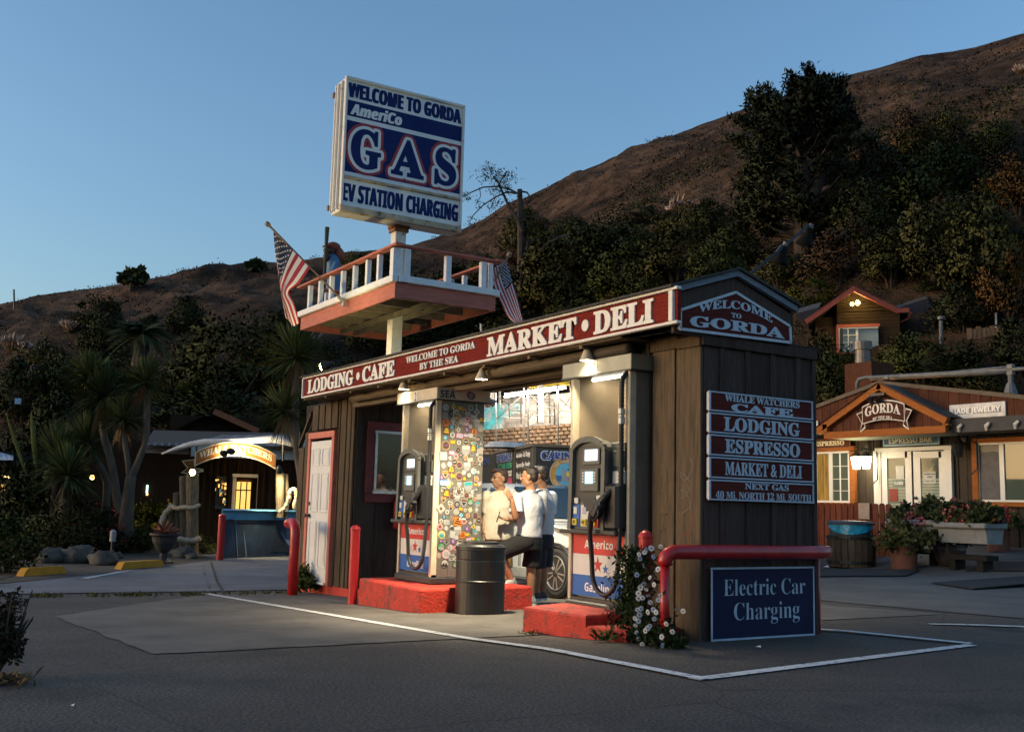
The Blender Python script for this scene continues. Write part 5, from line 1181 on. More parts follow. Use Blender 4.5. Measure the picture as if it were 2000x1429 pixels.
for q in (C0, C0+eL*LL*.42, C0+eL*LL*.96, C0+eR*1.5):
    b = W(kk); b.box((q.x, q.y, (kz+kt)/2), (.06, .06, kt-kz-.06), Matrix((eR, eL, Z1)).transposed()); part(kk, 'corner_post', b, KF)
nR = -eL      # outward normal of the right face
def ktext(s, px0, px1, py0, py1, face, sty, fat, m, off):
    # face frame
    if face == 'R': n, e = nR, eR
    else: n, e = -eR, -eL
    def hitp(px, py): d = ray(px, py); return CAM+d*((C0-CAM).dot(n)/d.dot(n))
    O = hitp(px0, py1)+n*off; w = (hitp(px1, py1)-hitp(px0, py1)).dot(e); h = (hitp((px0+px1)/2, py0)-hitp((px0+px1)/2, py1)).z
    b = W(kk); text(b, s, O, e, Z1, w, h, sty, fat, .004); part(kk, 'lettering', b, m)
ktext('CABINS', 1055, 1128, 879, 899, 'R', 'serif', .085, OUTL, .006); ktext('CABINS', 1057, 1126, 881, 897, 'R', 'serif', .03, BLU, .012)
ktext('RENTALS', 971, 1001, 887, 904, 'L', 'sans', .07, OUTL, .006); ktext('RENTALS', 972, 1000, 888, 903, 'L', 'sans', .01, BLU, .012)
ktext('OCEAN VIEW', 973, 1001, 906, 917, 'L', 'sans', .02, mat('lettering_green', (.05, .32, .2), .5), .006)
ktext('1025', 991, 1000, 919, 930, 'L', 'sans', .02, TXTW, .006); ktext('GORDA', 988, 1001, 932, 946, 'L', 'sans', .03, mat('lettering_pink', (.6, .12, .2), .5), .006)
for i, s in enumerate(('Gas Station - Car Charging', 'Espresso Bar - Jewelry', 'Market & Deli', 'Lodging')):
    ktext(s, 1009, 1036, 884+i*20-i, 897+i*20-i, 'L', 'plain', .012, TXTW, .006)
# round seal on the right face
def hitR(px, py): d = ray(px, py); return CAM+d*((C0-CAM).dot(nR)/d.dot(nR))
sc_ = hitR(1106, 926); sr = (hitR(1106, 892)-sc_).z
def disc(r, off, m, nm='seal_ring', poly=None):
    b = W(kk); b.prism([(x*sr, y*sr) for x, y in (poly or ngon(36, r))], sc_+nR*off, eR, Z1, -.003 if eR.cross(Z1).dot(nR) < 0 else .003); return part(kk, nm, b, m)
disc(1.0, .004, mat('seal_rim', (.5, .45, .36), .5)); disc(.96, .008, mat('seal_gold', (.42, .22, .05), .5)); disc(.66, .012, mat('seal_sky', (.10, .35, .55), .5))
disc(0, .016, mat('seal_sea', (.02, .14, .34), .5), 'seal_picture', [(-.65, -.08), (.65, -.08), (.55, -.36), (-.55, -.36)]); disc(0, .0165, mat('seal_sun', (.75, .55, .04), .5), 'seal_picture', [(x+.12, y+.0) for x, y in ngon(14, .16)])
disc(0, .018, mat('seal_rock', (.12, .07, .03), .5), 'seal_picture', [(-.5, -.42), (.62, -.22), (.64, .0), (.45, -.05), (.2, -.25), (-.1, -.3), (-.45, -.35)])
disc(0, .020, mat('seal_grey', (.25, .26, .29), .5), 'seal_picture', [(-.32, -.36), (-.26, -.02), (-.30, .16), (-.22, .28), (-.10, .22), (-.08, .05), (.06, -.14), (.12, -.36), (-.1, -.40)])
disc(0, .022, mat('seal_tree', (.015, .03, .015), .5), 'seal_picture', [(.02, .28), (.3, .44), (.58, .30), (.62, .12), (.42, .18), (.48, -.05), (.40, -.05), (.34, .16), (.15, .2)])
for s, a0, a1 in (('THE GREAT SEAL', 150, 30), ('GORDA BY THE SEA', 205, 335)):
    ch = [c for c in s]; n = len(ch)
    for i, c in enumerate(ch):
        if c == ' ': continue
        a = R_(a0+(a1-a0)*(i+.5)/n); rr = .80; up = Vector((math.cos(a), math.sin(a))) if a0 < 180 else -Vector((math.cos(a), math.sin(a))); ri = Vector((up.y, -up.x))
        U = eR*ri.x+Z1*ri.y; Vv = eR*up.x+Z1*up.y; hgt = .17*sr; wd_ = .12*sr; O = sc_+eR*(math.cos(a)*rr*sr)+Z1*(math.sin(a)*rr*sr)-U*wd_/2-Vv*hgt/2+nR*.012
        b = W(kk); text(b, c, O, U, Vv, wd_, hgt, 'serif', 0, .003); part(kk, 'lettering', b, mat('seal_text', (.6, .55, .42), .5))
for px, py, w in ((983, 874, .36), (1001, 869, .30)):
    P = at(px, py, 19.6); t = thing('tank_lid', 'pale blue round lid lying on top of the black kiosk' if px < 990 else 'smaller pale blue round lid on the black kiosk, nearer its corner', 'lid', (P.x, P.y, kt+.02)); b = MB(); b.lathe([(w, 0), (w, .05), (w*.85, .06), (w*.8, .1), (w*.0, .11)], n=24); part(t, 'lid', b, mat('pale_blue_plastic', (.35, .42, .5), .5))
P = at(950, 1000, 20.5); kt2 = at(950, 886, 20.5).z
t = thing('black_signboard', 'black signboard with the end of a blue word, left of the kiosk', 'sign', (P.x, P.y, gz(P.x, P.y)))
b = W(t); q = P-RT*.5; b.box((q.x, q.y, (kz+kt2)/2), (1.3, .08, kt2-kz), Matrix((Vector((RT.x, RT.y, 0)).normalized(), Vector((-RT.y, RT.x, 0)).normalized(), Z1)).transposed()); part(t, 'board', b, KB)
Rh = Vector((RT.x, RT.y, 0)).normalized(); O = at(944, 908, 20.42); b = W(t); text(b, 'N', O, Rh, Z1, .13, .15, 'serif', .03, .004); part(t, 'lettering', b, BLU)

# ================================================================== BLOCK RETAINING WALL, MURAL, SCAFFOLD
DW = 45.0
rw = thing('retaining_wall', 'tan split-block retaining wall below the mural', 'wall', at(1030, 900, DW))
Wl, Wr = at(900, 843, DW+1.5), at(1160, 823, DW-1.5); ew = Vector((Wr.x-Wl.x, Wr.y-Wl.y, 0)); WL = ew.length; ew.normalize(); nw = Vector((ew.y, -ew.x, 0)); nw = nw if nw.dot(CAM-Wl) > 0 else -nw
wtop = lambda s: Wl.z+(Wr.z-Wl.z)*s/WL
blk = []
for i, c in enumerate(((.16, .105, .07), (.12, .078, .052), (.20, .135, .09))): blk.append(mat('split_block_%d' % i if False else ['tan_block', 'brown_block', 'sand_block'][i], c, .9, var=.2, scale=9, bump=.6, bscale=40))
b = W(rw); zb_ = Wl.z-3.0
b.add([Wl+Vector((0, 0, zb_-Wl.z))-nw*.12, Wr+Vector((0, 0, zb_-Wr.z))-nw*.12, Wr-nw*.12-Z1*.05, Wl-nw*.12-Z1*.05], [(0, 1, 2, 3)]); part(rw, 'backing', b, blk[1])
bm_ = []
for i in range(6):
    q = random.Random(i); bb = MB(); w, h = .285, .150; dx = q.uniform(-.03, .03); bb.add([(-w/2, 0, -h/2), (w/2, 0, -h/2), (w/2, 0, h/2), (-w/2, 0, h/2), (dx-w*.36, -.05-.03*q.random(), -h*.34), (dx+w*.36, -.05-.03*q.random(), -h*.34), (dx+w*.36, -.05-.03*q.random(), h*.34), (dx-w*.36, -.05-.03*q.random(), h*.34)], [(4, 5, 6, 7), (0, 1, 5, 4), (1, 2, 6, 5), (2, 3, 7, 6), (3, 0, 4, 7)]); bm_.append(bb.mesh('block', blk[i % 3]))
ang = math.atan2(ew.y, ew.x); rows = 9; cols = int(WL/.30); rr_ = random.Random(3)
for r in range(rows):
    for c in range(cols):
        if rows*cols > 300 and r > 7: continue
        s = (c+.5+(.5 if r % 2 else 0))*.30
        P = Wl+ew*s; o = bpy.data.objects.new('block', bm_[rr_.randrange(6)]); COL.objects.link(o); o.parent = rw
        o.location = Vector((P.x, P.y, wtop(s)-.08-r*.16))-rw.location; o.rotation_euler = (0, 0, ang if Vector((-math.sin(ang), math.cos(ang))).dot(Vector((nw.x, nw.y))) < 0 else ang+math.pi)
def mural_mat(name, cols, sc, dist):
    m = bpy.data.materials.new(name); m.use_nodes = True; nt = m.node_tree; b = nt.nodes['Principled BSDF']; L = nt.links.new
    tc = nd(nt, 'ShaderNodeTexCoord'); n = nd(nt, 'ShaderNodeTexNoise'); n.inputs['Scale'].default_value = sc; n.inputs['Detail'].default_value = 3; n.inputs['Distortion'].default_value = dist; L(tc.outputs['Object'], n.inputs['Vector'])
    r = nd(nt, 'ShaderNodeValToRGB'); e = r.color_ramp.elements
    for i, (p, c) in enumerate(cols):
        x = e[i] if i < 2 else e.new(p); x.position = p; x.color = (*c, 1)
    L(n.outputs[0], r.inputs[0]); L(r.outputs[0], b.inputs['Base Color']); b.inputs['Roughness'].default_value = .7; return m
mu = thing('mural_wall', 'painted mural of grey rocks and turquoise waves on the wall above the blocks', 'mural', at(1030, 830, DW))
MG = mural_mat('mural_rock_paint', [(.30, (.12, .12, .13)), (.62, (.36, .34, .32)), (.45, (.22, .20, .19)), (.53, (.30, .28, .27))], .9, 3.5)
MT = mural_mat('mural_wave_paint', [(.3, (.05, .25, .32)), (.66, (.5, .56, .58)), (.42, (.08, .36, .44)), (.5, (.22, .45, .52)), (.56, (.3, .32, .32))], 1.1, 4.5)
hM = 1.42
def mq(s0, s1, u0, u1, m, off=0.0, nm='painted_panel'):
    b = W(mu); b.add([Wl+ew*s+Z1*(wtop(s)-Wl.z)+Z1*(u)-nw*(.15-off) for s, u in ((s0, u0), (s1, u0), (s1, u1), (s0, u1))]+[Wl+ew*s+Z1*(wtop(s)-Wl.z)+Z1*u-nw*(.25) for s, u in ((s0, u0), (s1, u0), (s1, u1), (s0, u1))], [(0, 1, 2, 3), (7, 6, 5, 4), (0, 4, 5, 1), (1, 5, 6, 2), (2, 6, 7, 3), (3, 7, 4, 0)]); part(mu, nm, b, m)
mq(.3, 2.0, 0.02, 1.15, MT); mq(2.0, WL-.1, .02, 1.32, MG)
b = W(mu); b.prism([(1.95, .5), (3.2, 1.0), (2.9, 1.24), (2.0, 1.16)], Wl+Z1*.0-nw*.14, ew, Z1, .004); part(mu, 'painted_wave', b, MT)
b = W(mu); b.prism([(.5, .9), (1.2, .35), (1.7, .8), (2.2, 1.0), (2.0, .6), (1.4, .1), (.6, .2)], Wl-nw*.135, ew, Z1, .004); part(mu, 'painted_wave', b, mat('mural_turquoise', (.06, .40, .48), .6, var=.4, scale=2.5))
scf = thing('scaffold', 'dark tubular scaffolding with pale planks standing in front of the mural', 'scaffolding', at(1030, 870, DW-1.2))
DARKT = mat('scaffold_tube', (.06, .055, .055), .5, metal=.5); PALEP = mat('pale_plank', (.6, .55, .47), .7)
def sct(px0, py0, px1, py1, D0, D1, r=.028, m=DARKT, nm='tube'): b = W(scf); b.tube([at(px0, py0, D0), at(px1, py1, D1)], r, 6); part(scf, nm, b, m)
DS = DW-1.6
for px, y0_, y1_, D in ((968, 768, 885, DS), (1023, 752, 880, DS), (1031, 757, 880, DS-.4), (1089, 745, 875, DS-.4), (994, 768, 818, DS+.9), (1017, 775, 828, DS+.9), (1049, 760, 826, DS+.9), (1073, 765, 826, DS+.9), (1082, 785, 830, DS+.9), (1114, 745, 800, DS)): sct(px, y0_, px+1, y1_, D, D, .034, STEEL if y1_ > 860 else DARKT, 'standard')
for a in ((968, 815, 1018, 817, DS, DS), (994, 785, 1017, 786, DS+.9, DS+.9), (994, 801, 1017, 802, DS+.9, DS+.9), (1023, 810, 1082, 812, DS, DS), (1031, 776, 1049, 778, DS, DS+.9), (1031, 792, 1089, 797, DS, DS), (1089, 752, 1114, 754, DS, DS), (1089, 802, 1120, 804, DS, DS), (1031, 759, 1089, 752, DS, DS), (1049, 779, 1082, 780, DS+.9, DS+.9), (968, 820, 1020, 772, DS, DS), (1031, 820, 1070, 768, DS, DS), (1089, 810, 1118, 770, DS, DS), (968, 772, 994, 790, DS, DS+.9), (1031, 766, 1060, 795, DS, DS), (1089, 775, 1118, 800, DS, DS)): sct(*a, r=.022, nm='brace')
for a, b_ in (((985, 770), (1039, 763)), ((1040, 763), (1106, 753))):
    b = W(scf); A, B2 = at(*a, DS), at(*b_, DS); b.bar(A, B2, .3, .05); part(scf, 'plank', b, PALEP)
    b = W(scf); b.bar(A-Z1*.12+FW*.2, B2-Z1*.10+FW*.2, .08, .06); part(scf, 'strip_light', b, mat('lit_strip', (.9, .88, .8), .4, emit=(1, .9, .7), estr=2.2))
    l = bpy.data.lights.new('strip_light', 'AREA'); l.shape = 'RECTANGLE'; l.size = 1.2; l.size_y = .1; l.energy = 50; l.color = (1, .86, .64); lo = bpy.data.objects.new('strip_light', l); COL.objects.link(lo); lo.parent = scf
    c = (A+B2)/2-FW*.5-Z1*.1; lo.location = c-scf.location; lo.rotation_euler = ((c-(c+FW*1.2-Z1*1.3))).to_track_quat('Z', 'Y').to_euler()
b = W(scf); A = at(1056, 745, DS+.2); b.bar(A, at(1057, 824, DS+.2), .16, .16, up=(1, 0, 0)); part(scf, 'white_post', b, P_WHT)
for px in (961, 976):
    b = W(scf); b.bar(at(px, 760 if px < 970 else 762, DS+2), at(px, 790, DS+2), .18 if px < 970 else .06, .1, up=(1, 0, 0)); part(scf, 'white_post', b, P_WHT)
bn = thing('yellow_banner', 'yellow banner hung at the top of the scaffolding', 'banner', at(1075, 752, DS-.2))
b = W(bn); A, B2, C2, D2_ = at(1033, 760, DS+.3), at(1120, 752, DS+.3), at(1120, 733, DS+.3), at(1033, 742, DS+.3); b.add([A, B2, C2, D2_]+[p+FW*.03 for p in (A, B2, C2, D2_)], [(0, 1, 2, 3), (7, 6, 5, 4), (0, 4, 5, 1), (2, 6, 7, 3)]); part(bn, 'cloth', b, mat('yellow_banner_cloth', (.65, .45, .03), .7, var=.1))
b = W(bn); text(b, 'OPEN', at(1072, 751, DS+.26), Rh, Z1, .5, .14, 'sans', 0, .003); part(bn, 'lettering', b, mat('banner_print', (.3, .2, .03), .7)) if False else None
# ================================================================== LEFT SIDE: CAFE, POSTS, RIBBON SIGN, PAINTED WALL
Rl = Vector((-ray(350, 1000).y, ray(350, 1000).x, 0)).normalized(); Rl = Rl if Rl.dot(RT) > 0 else -Rl   # along the cafe front, square to the line of sight
Fl = Z1.cross(Rl); Fl.normalize()
CAFE_W = wood('cafe_dark_boards', (.030, .020, .014), var=.3); CAFE_T = mat('cafe_white_fascia', (.36, .36, .38), .7, var=.12, scale=5); LOGM = wood('grey_log_wood', (.16, .125, .085), var=.4, wear=.36, wc=(.07, .05, .035), rand=.12)
WARM = mat('lit_interior', (.3, .2, .1), .7, emit=(1.0, .52, .12), estr=.16, var=.5, scale=3); WARM2 = mat('lit_amber_pane', (.3, .18, .06), .3, emit=(1.0, .55, .12), estr=.30, var=.4, scale=4)
def LP(px, py, D): return at(px, py, D)
Ml = Matrix((Rl, Fl, Z1)).transposed()
def lbox(t, nm, px0, px1, py0, py1, D, th, m, bev=.0, label=None):
    """a box square to the cafe front whose front face covers these pixels at depth D"""
    A, B2 = LP(px0, py1, D), LP(px1, py0, D); c = (A+B2)/2; w = abs((B2-A).dot(Rl)); h = abs(B2.z-A.z)
    b = W(t); b.box(c+Fl*th/2, (w, th, h), Ml, bev); return part(t, nm, b, m, label)
cf = thing('cafe_building', 'low dark brown cafe with a white eave and lamplit doors beyond the driveway', 'cafe', LP(450, 1090, 32))
lbox(cf, 'wall', 120, 620, 872, 1098, 33.0, 4.0, CAFE_W)
for k in range(26):
    x = 272+k*13; lbox(cf, 'wall_board', x+.8, x+12.2, 893, 1096, 32.95, .05, CAFE_W)
lbox(cf, 'eave_fascia', 372, 640, 872, 892, 31.0, .1, CAFE_T); lbox(cf, 'eave_fascia', 282, 371, 868, 884, 31.4, .1, CAFE_T)
for k in range(7):
    x = 286+k*14; lbox(cf, 'rafter_end', x, x+5, 864, 870, 31.1, .5, CAFE_T)
for k in range(11):
    A, B2 = LP(378+k*20, 871, 30.9), LP(452+k*13.5, 850, 34.5); b = W(cf); b.bar(A, B2, .62, .03); part(cf, 'roof_sheet', b, mat('pale_roof_sheet', (.16, .15, .145), .7, var=.3, scale=3, rand=.4))
A, B2 = LP(300, 866, 31.2), LP(640, 866, 33); b = W(cf); q = [LP(280, 868, 31), LP(640, 871, 31), LP(640, 845, 36), LP(300, 838, 36)]; b.add([p-Z1*.03 for p in q], [(0, 1, 2, 3)]); b.add([p-Z1*.12 for p in q], [(3, 2, 1, 0)]); part(cf, 'roof', b, mat('dark_roof', (.03, .028, .027), .9))
lbox(cf, 'upper_wall', 330, 520, 815, 868, 37, 3.0, CAFE_W)
b = W(cf); q = [LP(418, 803, 36.5), LP(504, 842, 36.5), LP(504, 842, 41), LP(418, 803, 41), LP(330, 845, 36.5), LP(330, 845, 41)]; b.add(q, [(0, 1, 2, 3), (4, 0, 3, 5)]); b.add([p-Z1*.1 for p in q], [(3, 2, 1, 0), (5, 3, 0, 4)]); part(cf, 'upper_roof', b, mat('dark_roof', (.03, .028, .027), .9))
b = W(cf); b.bar(LP(418, 803, 36.4), LP(505, 842, 36.4), .06, .2); part(cf, 'barge_board', b, wood('barge_wood', (.16, .08, .05)))
# lit door, window, post
lbox(cf, 'pane', 459, 491, 941, 1000, 32.86, .03, WARM2); d_ = lbox(cf, 'door', 456, 494, 936, 1090, 32.9, .06, wood('cafe_door_wood', (.07, .03, .015)))
for a in ((468.5, 470), (480, 481.5)): lbox(cf, 'glazing_bar', a[0], a[1], 941, 1000, 32.83, .02, CAFE_W)
lbox(cf, 'glazing_bar', 459, 491, 956, 957.5, 32.82, .02, CAFE_W)
for a in ((452, 456, 930, 1090), (494, 505, 930, 1090), (452, 505, 926, 931)): lbox(cf, 'door_frame', *a, 32.8, .08, CAFE_T)
lbox(cf, 'window_pane', 419, 443, 930, 993, 32.86, .03, GLASS_D)
q = random.Random(2)
for k in range(26):
    x = 420+q.random()*19; y = 934+q.random()*52; lbox(cf, 'window_display', x, x+2+3*q.random(), y, y+2+5*q.random(), 32.84, .02, [WARM, WARM2, SP['brown'], SP['sky'], WARM, WARM2][k % 6])
lbox(cf, 'porch_post', 444, 453, 890, 1090, 31.5, .15, CAFE_W); lbox(cf, 'porch_post', 366, 372, 893, 1000, 31.6, .12, CAFE_W)
lbox(cf, 'door', 293, 311, 944, 1060, 32.9, .05, wood('cafe_plank_door', (.10, .06, .035)))
lbox(cf, 'lit_notice', 285, 289.5, 947, 962, 32.6, .03, mat('lit_notice', (.4, .5, .5), .5, emit=(.6, .95, .9), estr=.9)); lbox(cf, 'lit_notice', 285, 289.5, 962.3, 967, 32.6, .03, mat('lit_notice_red', (.6, .3, .1), .5, emit=(1, .45, .2), estr=.7))
l = bpy.data.lights.new('porch_light', 'POINT'); l.energy = 4; l.color = (1, .62, .25); l.shadow_soft_size = .1; lo = bpy.data.objects.new('porch_light', l); COL.objects.link(lo); lo.parent = cf; lo.location = LP(475, 925, 32)-cf.location
# far wing with the glazed verandah
vr = thing('cafe_verandah', 'glazed verandah wing with red boarding behind the dark palms, lamplit at its far end', 'verandah', LP(60, 1060, 34))
lbox(vr, 'wall', -80, 140, 900, 1075, 34.6, 2.5, CAFE_W); lbox(vr, 'roof', -100, 150, 884, 903, 33.6, 3.2, mat('dark_roof', (.03, .028, .027), .9))
RB = wood('red_boarding', (.22, .06, .035), rand=.12)
for k in range(8): lbox(vr, 'board', -6+k*6, -.5+k*6, 990, 1032, 34.2, .06, RB)
for k in range(10): lbox(vr, 'board', 47+k*10, 56+k*10, 1000, 1040, 34.2, .06, wood('taupe_boarding', (.12, .085, .07)))
lbox(vr, 'sill', -20, 140, 984, 990, 34.0, .2, mat('pale_pink_trim', (.32, .20, .17), .7))
for a, m in (((0, 15, 945, 982), WARM), ((18, 33, 950, 984), mat('dull_pane', (.10, .075, .05), .2, emit=(1, .6, .3), estr=.03)), ((48, 78, 938, 984), GLASS_D), ((82, 120, 938, 984), GLASS_D)): lbox(vr, 'window_pane', *a, 34.3, .03, m)
lbox(vr, 'lit_soffit', -10, 20, 928, 934, 34.0, .1, mat('lit_soffit', (.5, .4, .2), .5, emit=(1, .7, .3), estr=1.2))
for x in (16, 27, 38, 79, 121, 136): lbox(vr, 'post', x, x+5 if x != 38 else x+7, 905, 1060, 33.8, .15, CAFE_W if x != 136 else RB)
t = thing('white_awning', 'curved white awning at the end of the verandah', 'awning', LP(5, 900, 32)); b = W(t)
for k in range(6): A = LP(-40+k*11, 876+abs(k-1.5)*3, 32); b.add([A, LP(-29+k*11, 876+abs(k-.5)*3, 32), LP(-29+k*11, 898, 31.3), LP(-40+k*11, 898, 31.3)], [(0, 1, 2, 3)])
part(t, 'sheet', b, mat('white_sheeting', (.42, .42, .45), .7))
# porch post group, ropes, driftwood beam
DP = 27.2
def log(t, px, py0, py1, D, r, nm='log', m=LOGM, seed=0):
    A, B2 = LP(px, py1, D), LP(px, py0, D); qq = random.Random(seed); P = [A.lerp(B2, k/5)+Rl*qq.uniform(-.012, .012) for k in range(6)]
    P[0] = P[0]-Z1*.1; b = W(t); b.tube(P, [r*qq.uniform(.95, 1.05) for k in range(6)], 12); return part(t, nm, b, m)
def log_group(label, logs, D):
    A = LP(logs[0][0], logs[0][2], D); t = thing('log_posts', label, 'posts', A, 'weathered log posts by the cafe entrance')
    for i, (px, y0, y1, r, dd) in enumerate(logs): log(t, px, y0, y1, D+dd, r, seed=i+int(px))
    return t
log_group('cluster of grey upright logs bound with rope at the planted end of the ribbon sign', [(376, 925, 1098, .16, 0), (358, 930, 1062, .10, .25), (345, 962, 1060, .10, .35), (333, 985, 1052, .10, .3), (322, 998, 1046, .08, .25)], DP)
log_group('pair of lit wooden posts under the far end of the ribbon sign', [(547, 924, 1002, .11, 0), (558, 926, 1002, .08, .3)], DP+.6)
ROPE = mat('frayed_rope', (.38, .32, .24), .95, var=.35, scale=30, bump=.8, bscale=60)
def rope(label, pts, D, r, ddep=0):
    P = []; pts = [(p[0], p[1], p[2] if len(p) > 2 else 0) for p in pts]
    for i in range(len(pts)-1):
        p0, p1, p2, p3 = [pts[max(0, min(len(pts)-1, i+k))] for k in (-1, 0, 1, 2)]
        for s in range(8):
            u = s/8; P.append(LP(*[(.5*((2*b1)+(c-a)*u+(2*a-5*b1+4*c-d)*u*u+(3*b1-a-3*c+d)*u**3)) + (D if j == 2 else 0) for j, (a, b1, c, d) in enumerate(zip(p0, p1, p2, p3))]))
    t = thing('rope', label, 'rope', P[0], 'thick ropes on the log posts'); b = W(t); qq = random.Random(1); b.tube(P, [r*qq.uniform(.8, 1.2) for _ in P], 8); part(t, 'strand', b, ROPE, smooth=True)
    b = W(t)
    for i in range(len(P)*5):
        p = P[qq.randrange(len(P))]; d = Vector((qq.gauss(0, 1), qq.gauss(0, 1), qq.gauss(-.5, 1))).normalized()*r*1.6; s = d.orthogonal().normalized()*.008; b.add([p-s, p+s, p+d], [(0, 1, 2)])
    part(t, 'frayed_fibre', b, ROPE, stuff=True)
rope('thick frayed rope tied across the log cluster at waist height', [(332, 986, .1), (345, 992, -.05), (360, 990, -.2), (376, 991, -.25), (391, 985, -.1)], DP, .055)
rope('thick frayed rope looping down in front of the log cluster', [(336, 990, .1), (322, 1004, .1), (315, 1030, -.1), (330, 1044, -.3), (352, 1052, -.35), (376, 1056, -.28), (391, 1050, -.1)], DP, .075)
rope('coil of pale rope over the post beside the painted wall', [(545, 1000, -.3), (556, 992, -.3), (564, 975, -.3), (568, 958, -.3), (576, 956, -.3), (580, 968, -.3), (576, 990, -.3), (590, 994, -.3)], DP+.5, .06)
dw = thing('driftwood_beam', 'long curved white driftwood beam hung above the ribbon sign', 'beam', LP(450, 860, DP)); b = W(dw)
P = [LP(x, y, DP-.1) for x, y in ((316, 886), (340, 877), (370, 868), (400, 863), (440, 863), (490, 860), (530, 857), (552, 859), (575, 866), (598, 872))]; b.tube(P, [.02, .05, .075, .09, .09, .085, .10, .12, .10, .09], 10); part(dw, 'beam', b, mat('whitened_driftwood', (.50, .50, .52), .8, var=.25, scale=6, stretch=(1, 1, 4), bump=.6, bscale=20), smooth=True)
for x in (384, 553):
    b = W(dw); b.tube([LP(x, 864, DP-.1), LP(x, 900, DP-.1)], .025, 6); part(dw, 'hanger', b, METAL_D)
# ribbon sign
rs = thing('ribbon_sign', 'arched orange ribbon sign reading WHALE WATCHERS CAFE lit by a lamp', 'sign', LP(460, 900, DP)); ORG = wood('orange_brown_sign', (.34, .125, .035), var=.2, ax='x', rand=0); CRMP = mat('cream_sign_paint', (.72, .62, .42), .6)
Oc = LP(460, 905, DP-.25); ppm = (LP(461, 905, DP)-LP(460, 905, DP)).length
def arcY(x): return 24*(1-((x-460)/78)**2)            # rise of the arc in photograph pixels
def ribbon(x0, x1, base, h, off, m, nm, fy=arcY, th=.03):
    n = 16; xs_ = [x0+(x1-x0)*k/n for k in range(n+1)]; poly = [((x-460)*ppm, (905-(base-fy(x)))*ppm) for x in xs_]+[((x-460)*ppm, (905-(base-h-fy(x)))*ppm) for x in reversed(xs_)]
    b = W(rs); b.prism(poly, Oc-Fl*off, Rl, Z1, -th if Rl.cross(Z1).dot(Fl) > 0 else th); return part(rs, nm, b, m)
ribbon(384, 536, 914.5, 27.5, .0, CRMP, 'border'); ribbon(386, 534, 912.5, 23.5, .012, ORG, 'board')
def tail(pts, off, m, nm): b = W(rs); b.prism([((x-460)*ppm, (905-y)*ppm) for x, y in pts], Oc-Fl*off, Rl, Z1, .03 if Rl.cross(Z1).dot(Fl) < 0 else -.03); part(rs, nm, b, m)
for s in (1, -1):
    mx = lambda x: 460+s*(460-x) if s < 0 else x
    P1 = [(360, 903), (384, 899), (386, 916), (400, 917), (402, 922), (380, 929), (360, 926), (371, 917)]; P2 = [(363, 904.5), (382, 901), (385, 919), (396, 919.5), (380, 927), (364, 924.5), (374, 916)]
    tail([(mx(x), y) for x, y in P1], -.03, CRMP, 'ribbon_tail'); tail([(mx(x), y) for x, y in P2], -.018, ORG, 'ribbon_tail')
def rtext(s, x0, x1, base, h, fat): 
    O = Oc-Fl*.045+Rl*(x0-460)*ppm+Z1*(905-base)*ppm; b = W(rs); text(b, s, O, Rl, Z1, (x1-x0)*ppm, h*ppm, 'serif', fat, .01, lambda u, v: (u, v+arcY(x0+u/ppm)*ppm)); part(rs, 'lettering', b, CRMP)
rtext('WHALE WATCHERS', 392, 528, 905.5, 13, .018); rtext('CAFE', 441, 478, 911.8, 5.2, .02)
def spot_lamp(label, px, py, D, aim, energy, col=(1, .80, .45), lit=True, r=.09):
    P = LP(px, py, D); t = thing('spot_lamp', label, 'lamp', P, 'spot lamps at the cafe entrance'); d = (Vector(aim)-P).normalized()
    b = MB(); b.lathe([(.03, -.12), (r*.8, -.06), (r, .08)], (0, 0, 0), 12, d); b.f = b.f[:-1]; part(t, 'shade', b, METAL_D, smooth=True)
    b = MB(); b.lathe([(r*.9, .05), (0, .055)], (0, 0, 0), 12, d); part(t, 'bulb', b, mat('lit_spot_bulb', (1, .9, .7), .4, emit=(1, .8, .45), estr=30) if lit else HEADD)
    if lit:
        l = bpy.data.lights.new('lamp_light', 'SPOT'); l.energy = energy; l.color = col; l.spot_size = R_(120); l.spot_blend = .6; l.shadow_soft_size = .05; lo = bpy.data.objects.new('lamp_light', l); COL.objects.link(lo); lo.parent = t; lo.location = d*.1; lo.rotation_euler = (-d).to_track_quat('Z', 'Y').to_euler()
    return t
spot_lamp('bright bare-bulb lamp at the planted end of the ribbon sign', 374, 922, DP-.75, LP(430, 925, DP-2.2), 22, r=.08)
spot_lamp('black twin-headed lamp in front of the ribbon lettering', 436, 885, DP-.9, LP(470, 893, DP), 24)
spot_lamp('second head of the twin lamp, turned to the word WATCHERS', 450, 881, DP-.9, LP(500, 893, DP), 24)
spot_lamp('black cone lamp lighting the wooden posts beside the painted wall', 545, 917, DP-.1, LP(551, 1000, DP+.4), 60)
# painted sea wall
mw = thing('painted_wall', 'low wall painted as a dark blue underwater scene beside the driveway', 'wall', gnd(500, 1086))
Dm = (gnd(440, 1092)-CAM).dot(FW); SEA = mural_mat('sea_mural_paint', [(.3, (.004, .010, .024)), (.7, (.014, .04, .08)), (.48, (.007, .019, .04))], 1.2, 1.0); SKYM = mat('sky_mural_paint', (.08, .26, .42), .7, var=.2, scale=2)
def mwq(pts, D0, D1, m, nm, th=.25):
    f = [LP(x, y, D0+(D1-D0)*(x-425)/150) for x, y in pts]; b = W(mw); n = len(f); b.add(f+[p+Fl*th for p in f], [tuple(range(n)), tuple(reversed(range(n, 2*n)))]+[(i, (i+1) % n, (i+1) % n+n, i+n) for i in range(n)]); return part(mw, nm, b, m)
D1m = Dm+2.5
mwq([(434, 1100), (434, 1015), (592, 1015), (592, 1082)], Dm, D1m, SEA, 'wall'); mwq([(434, 1015), (434, 996), (592, 999), (592, 1015)], Dm, D1m, SKYM, 'sky_band')
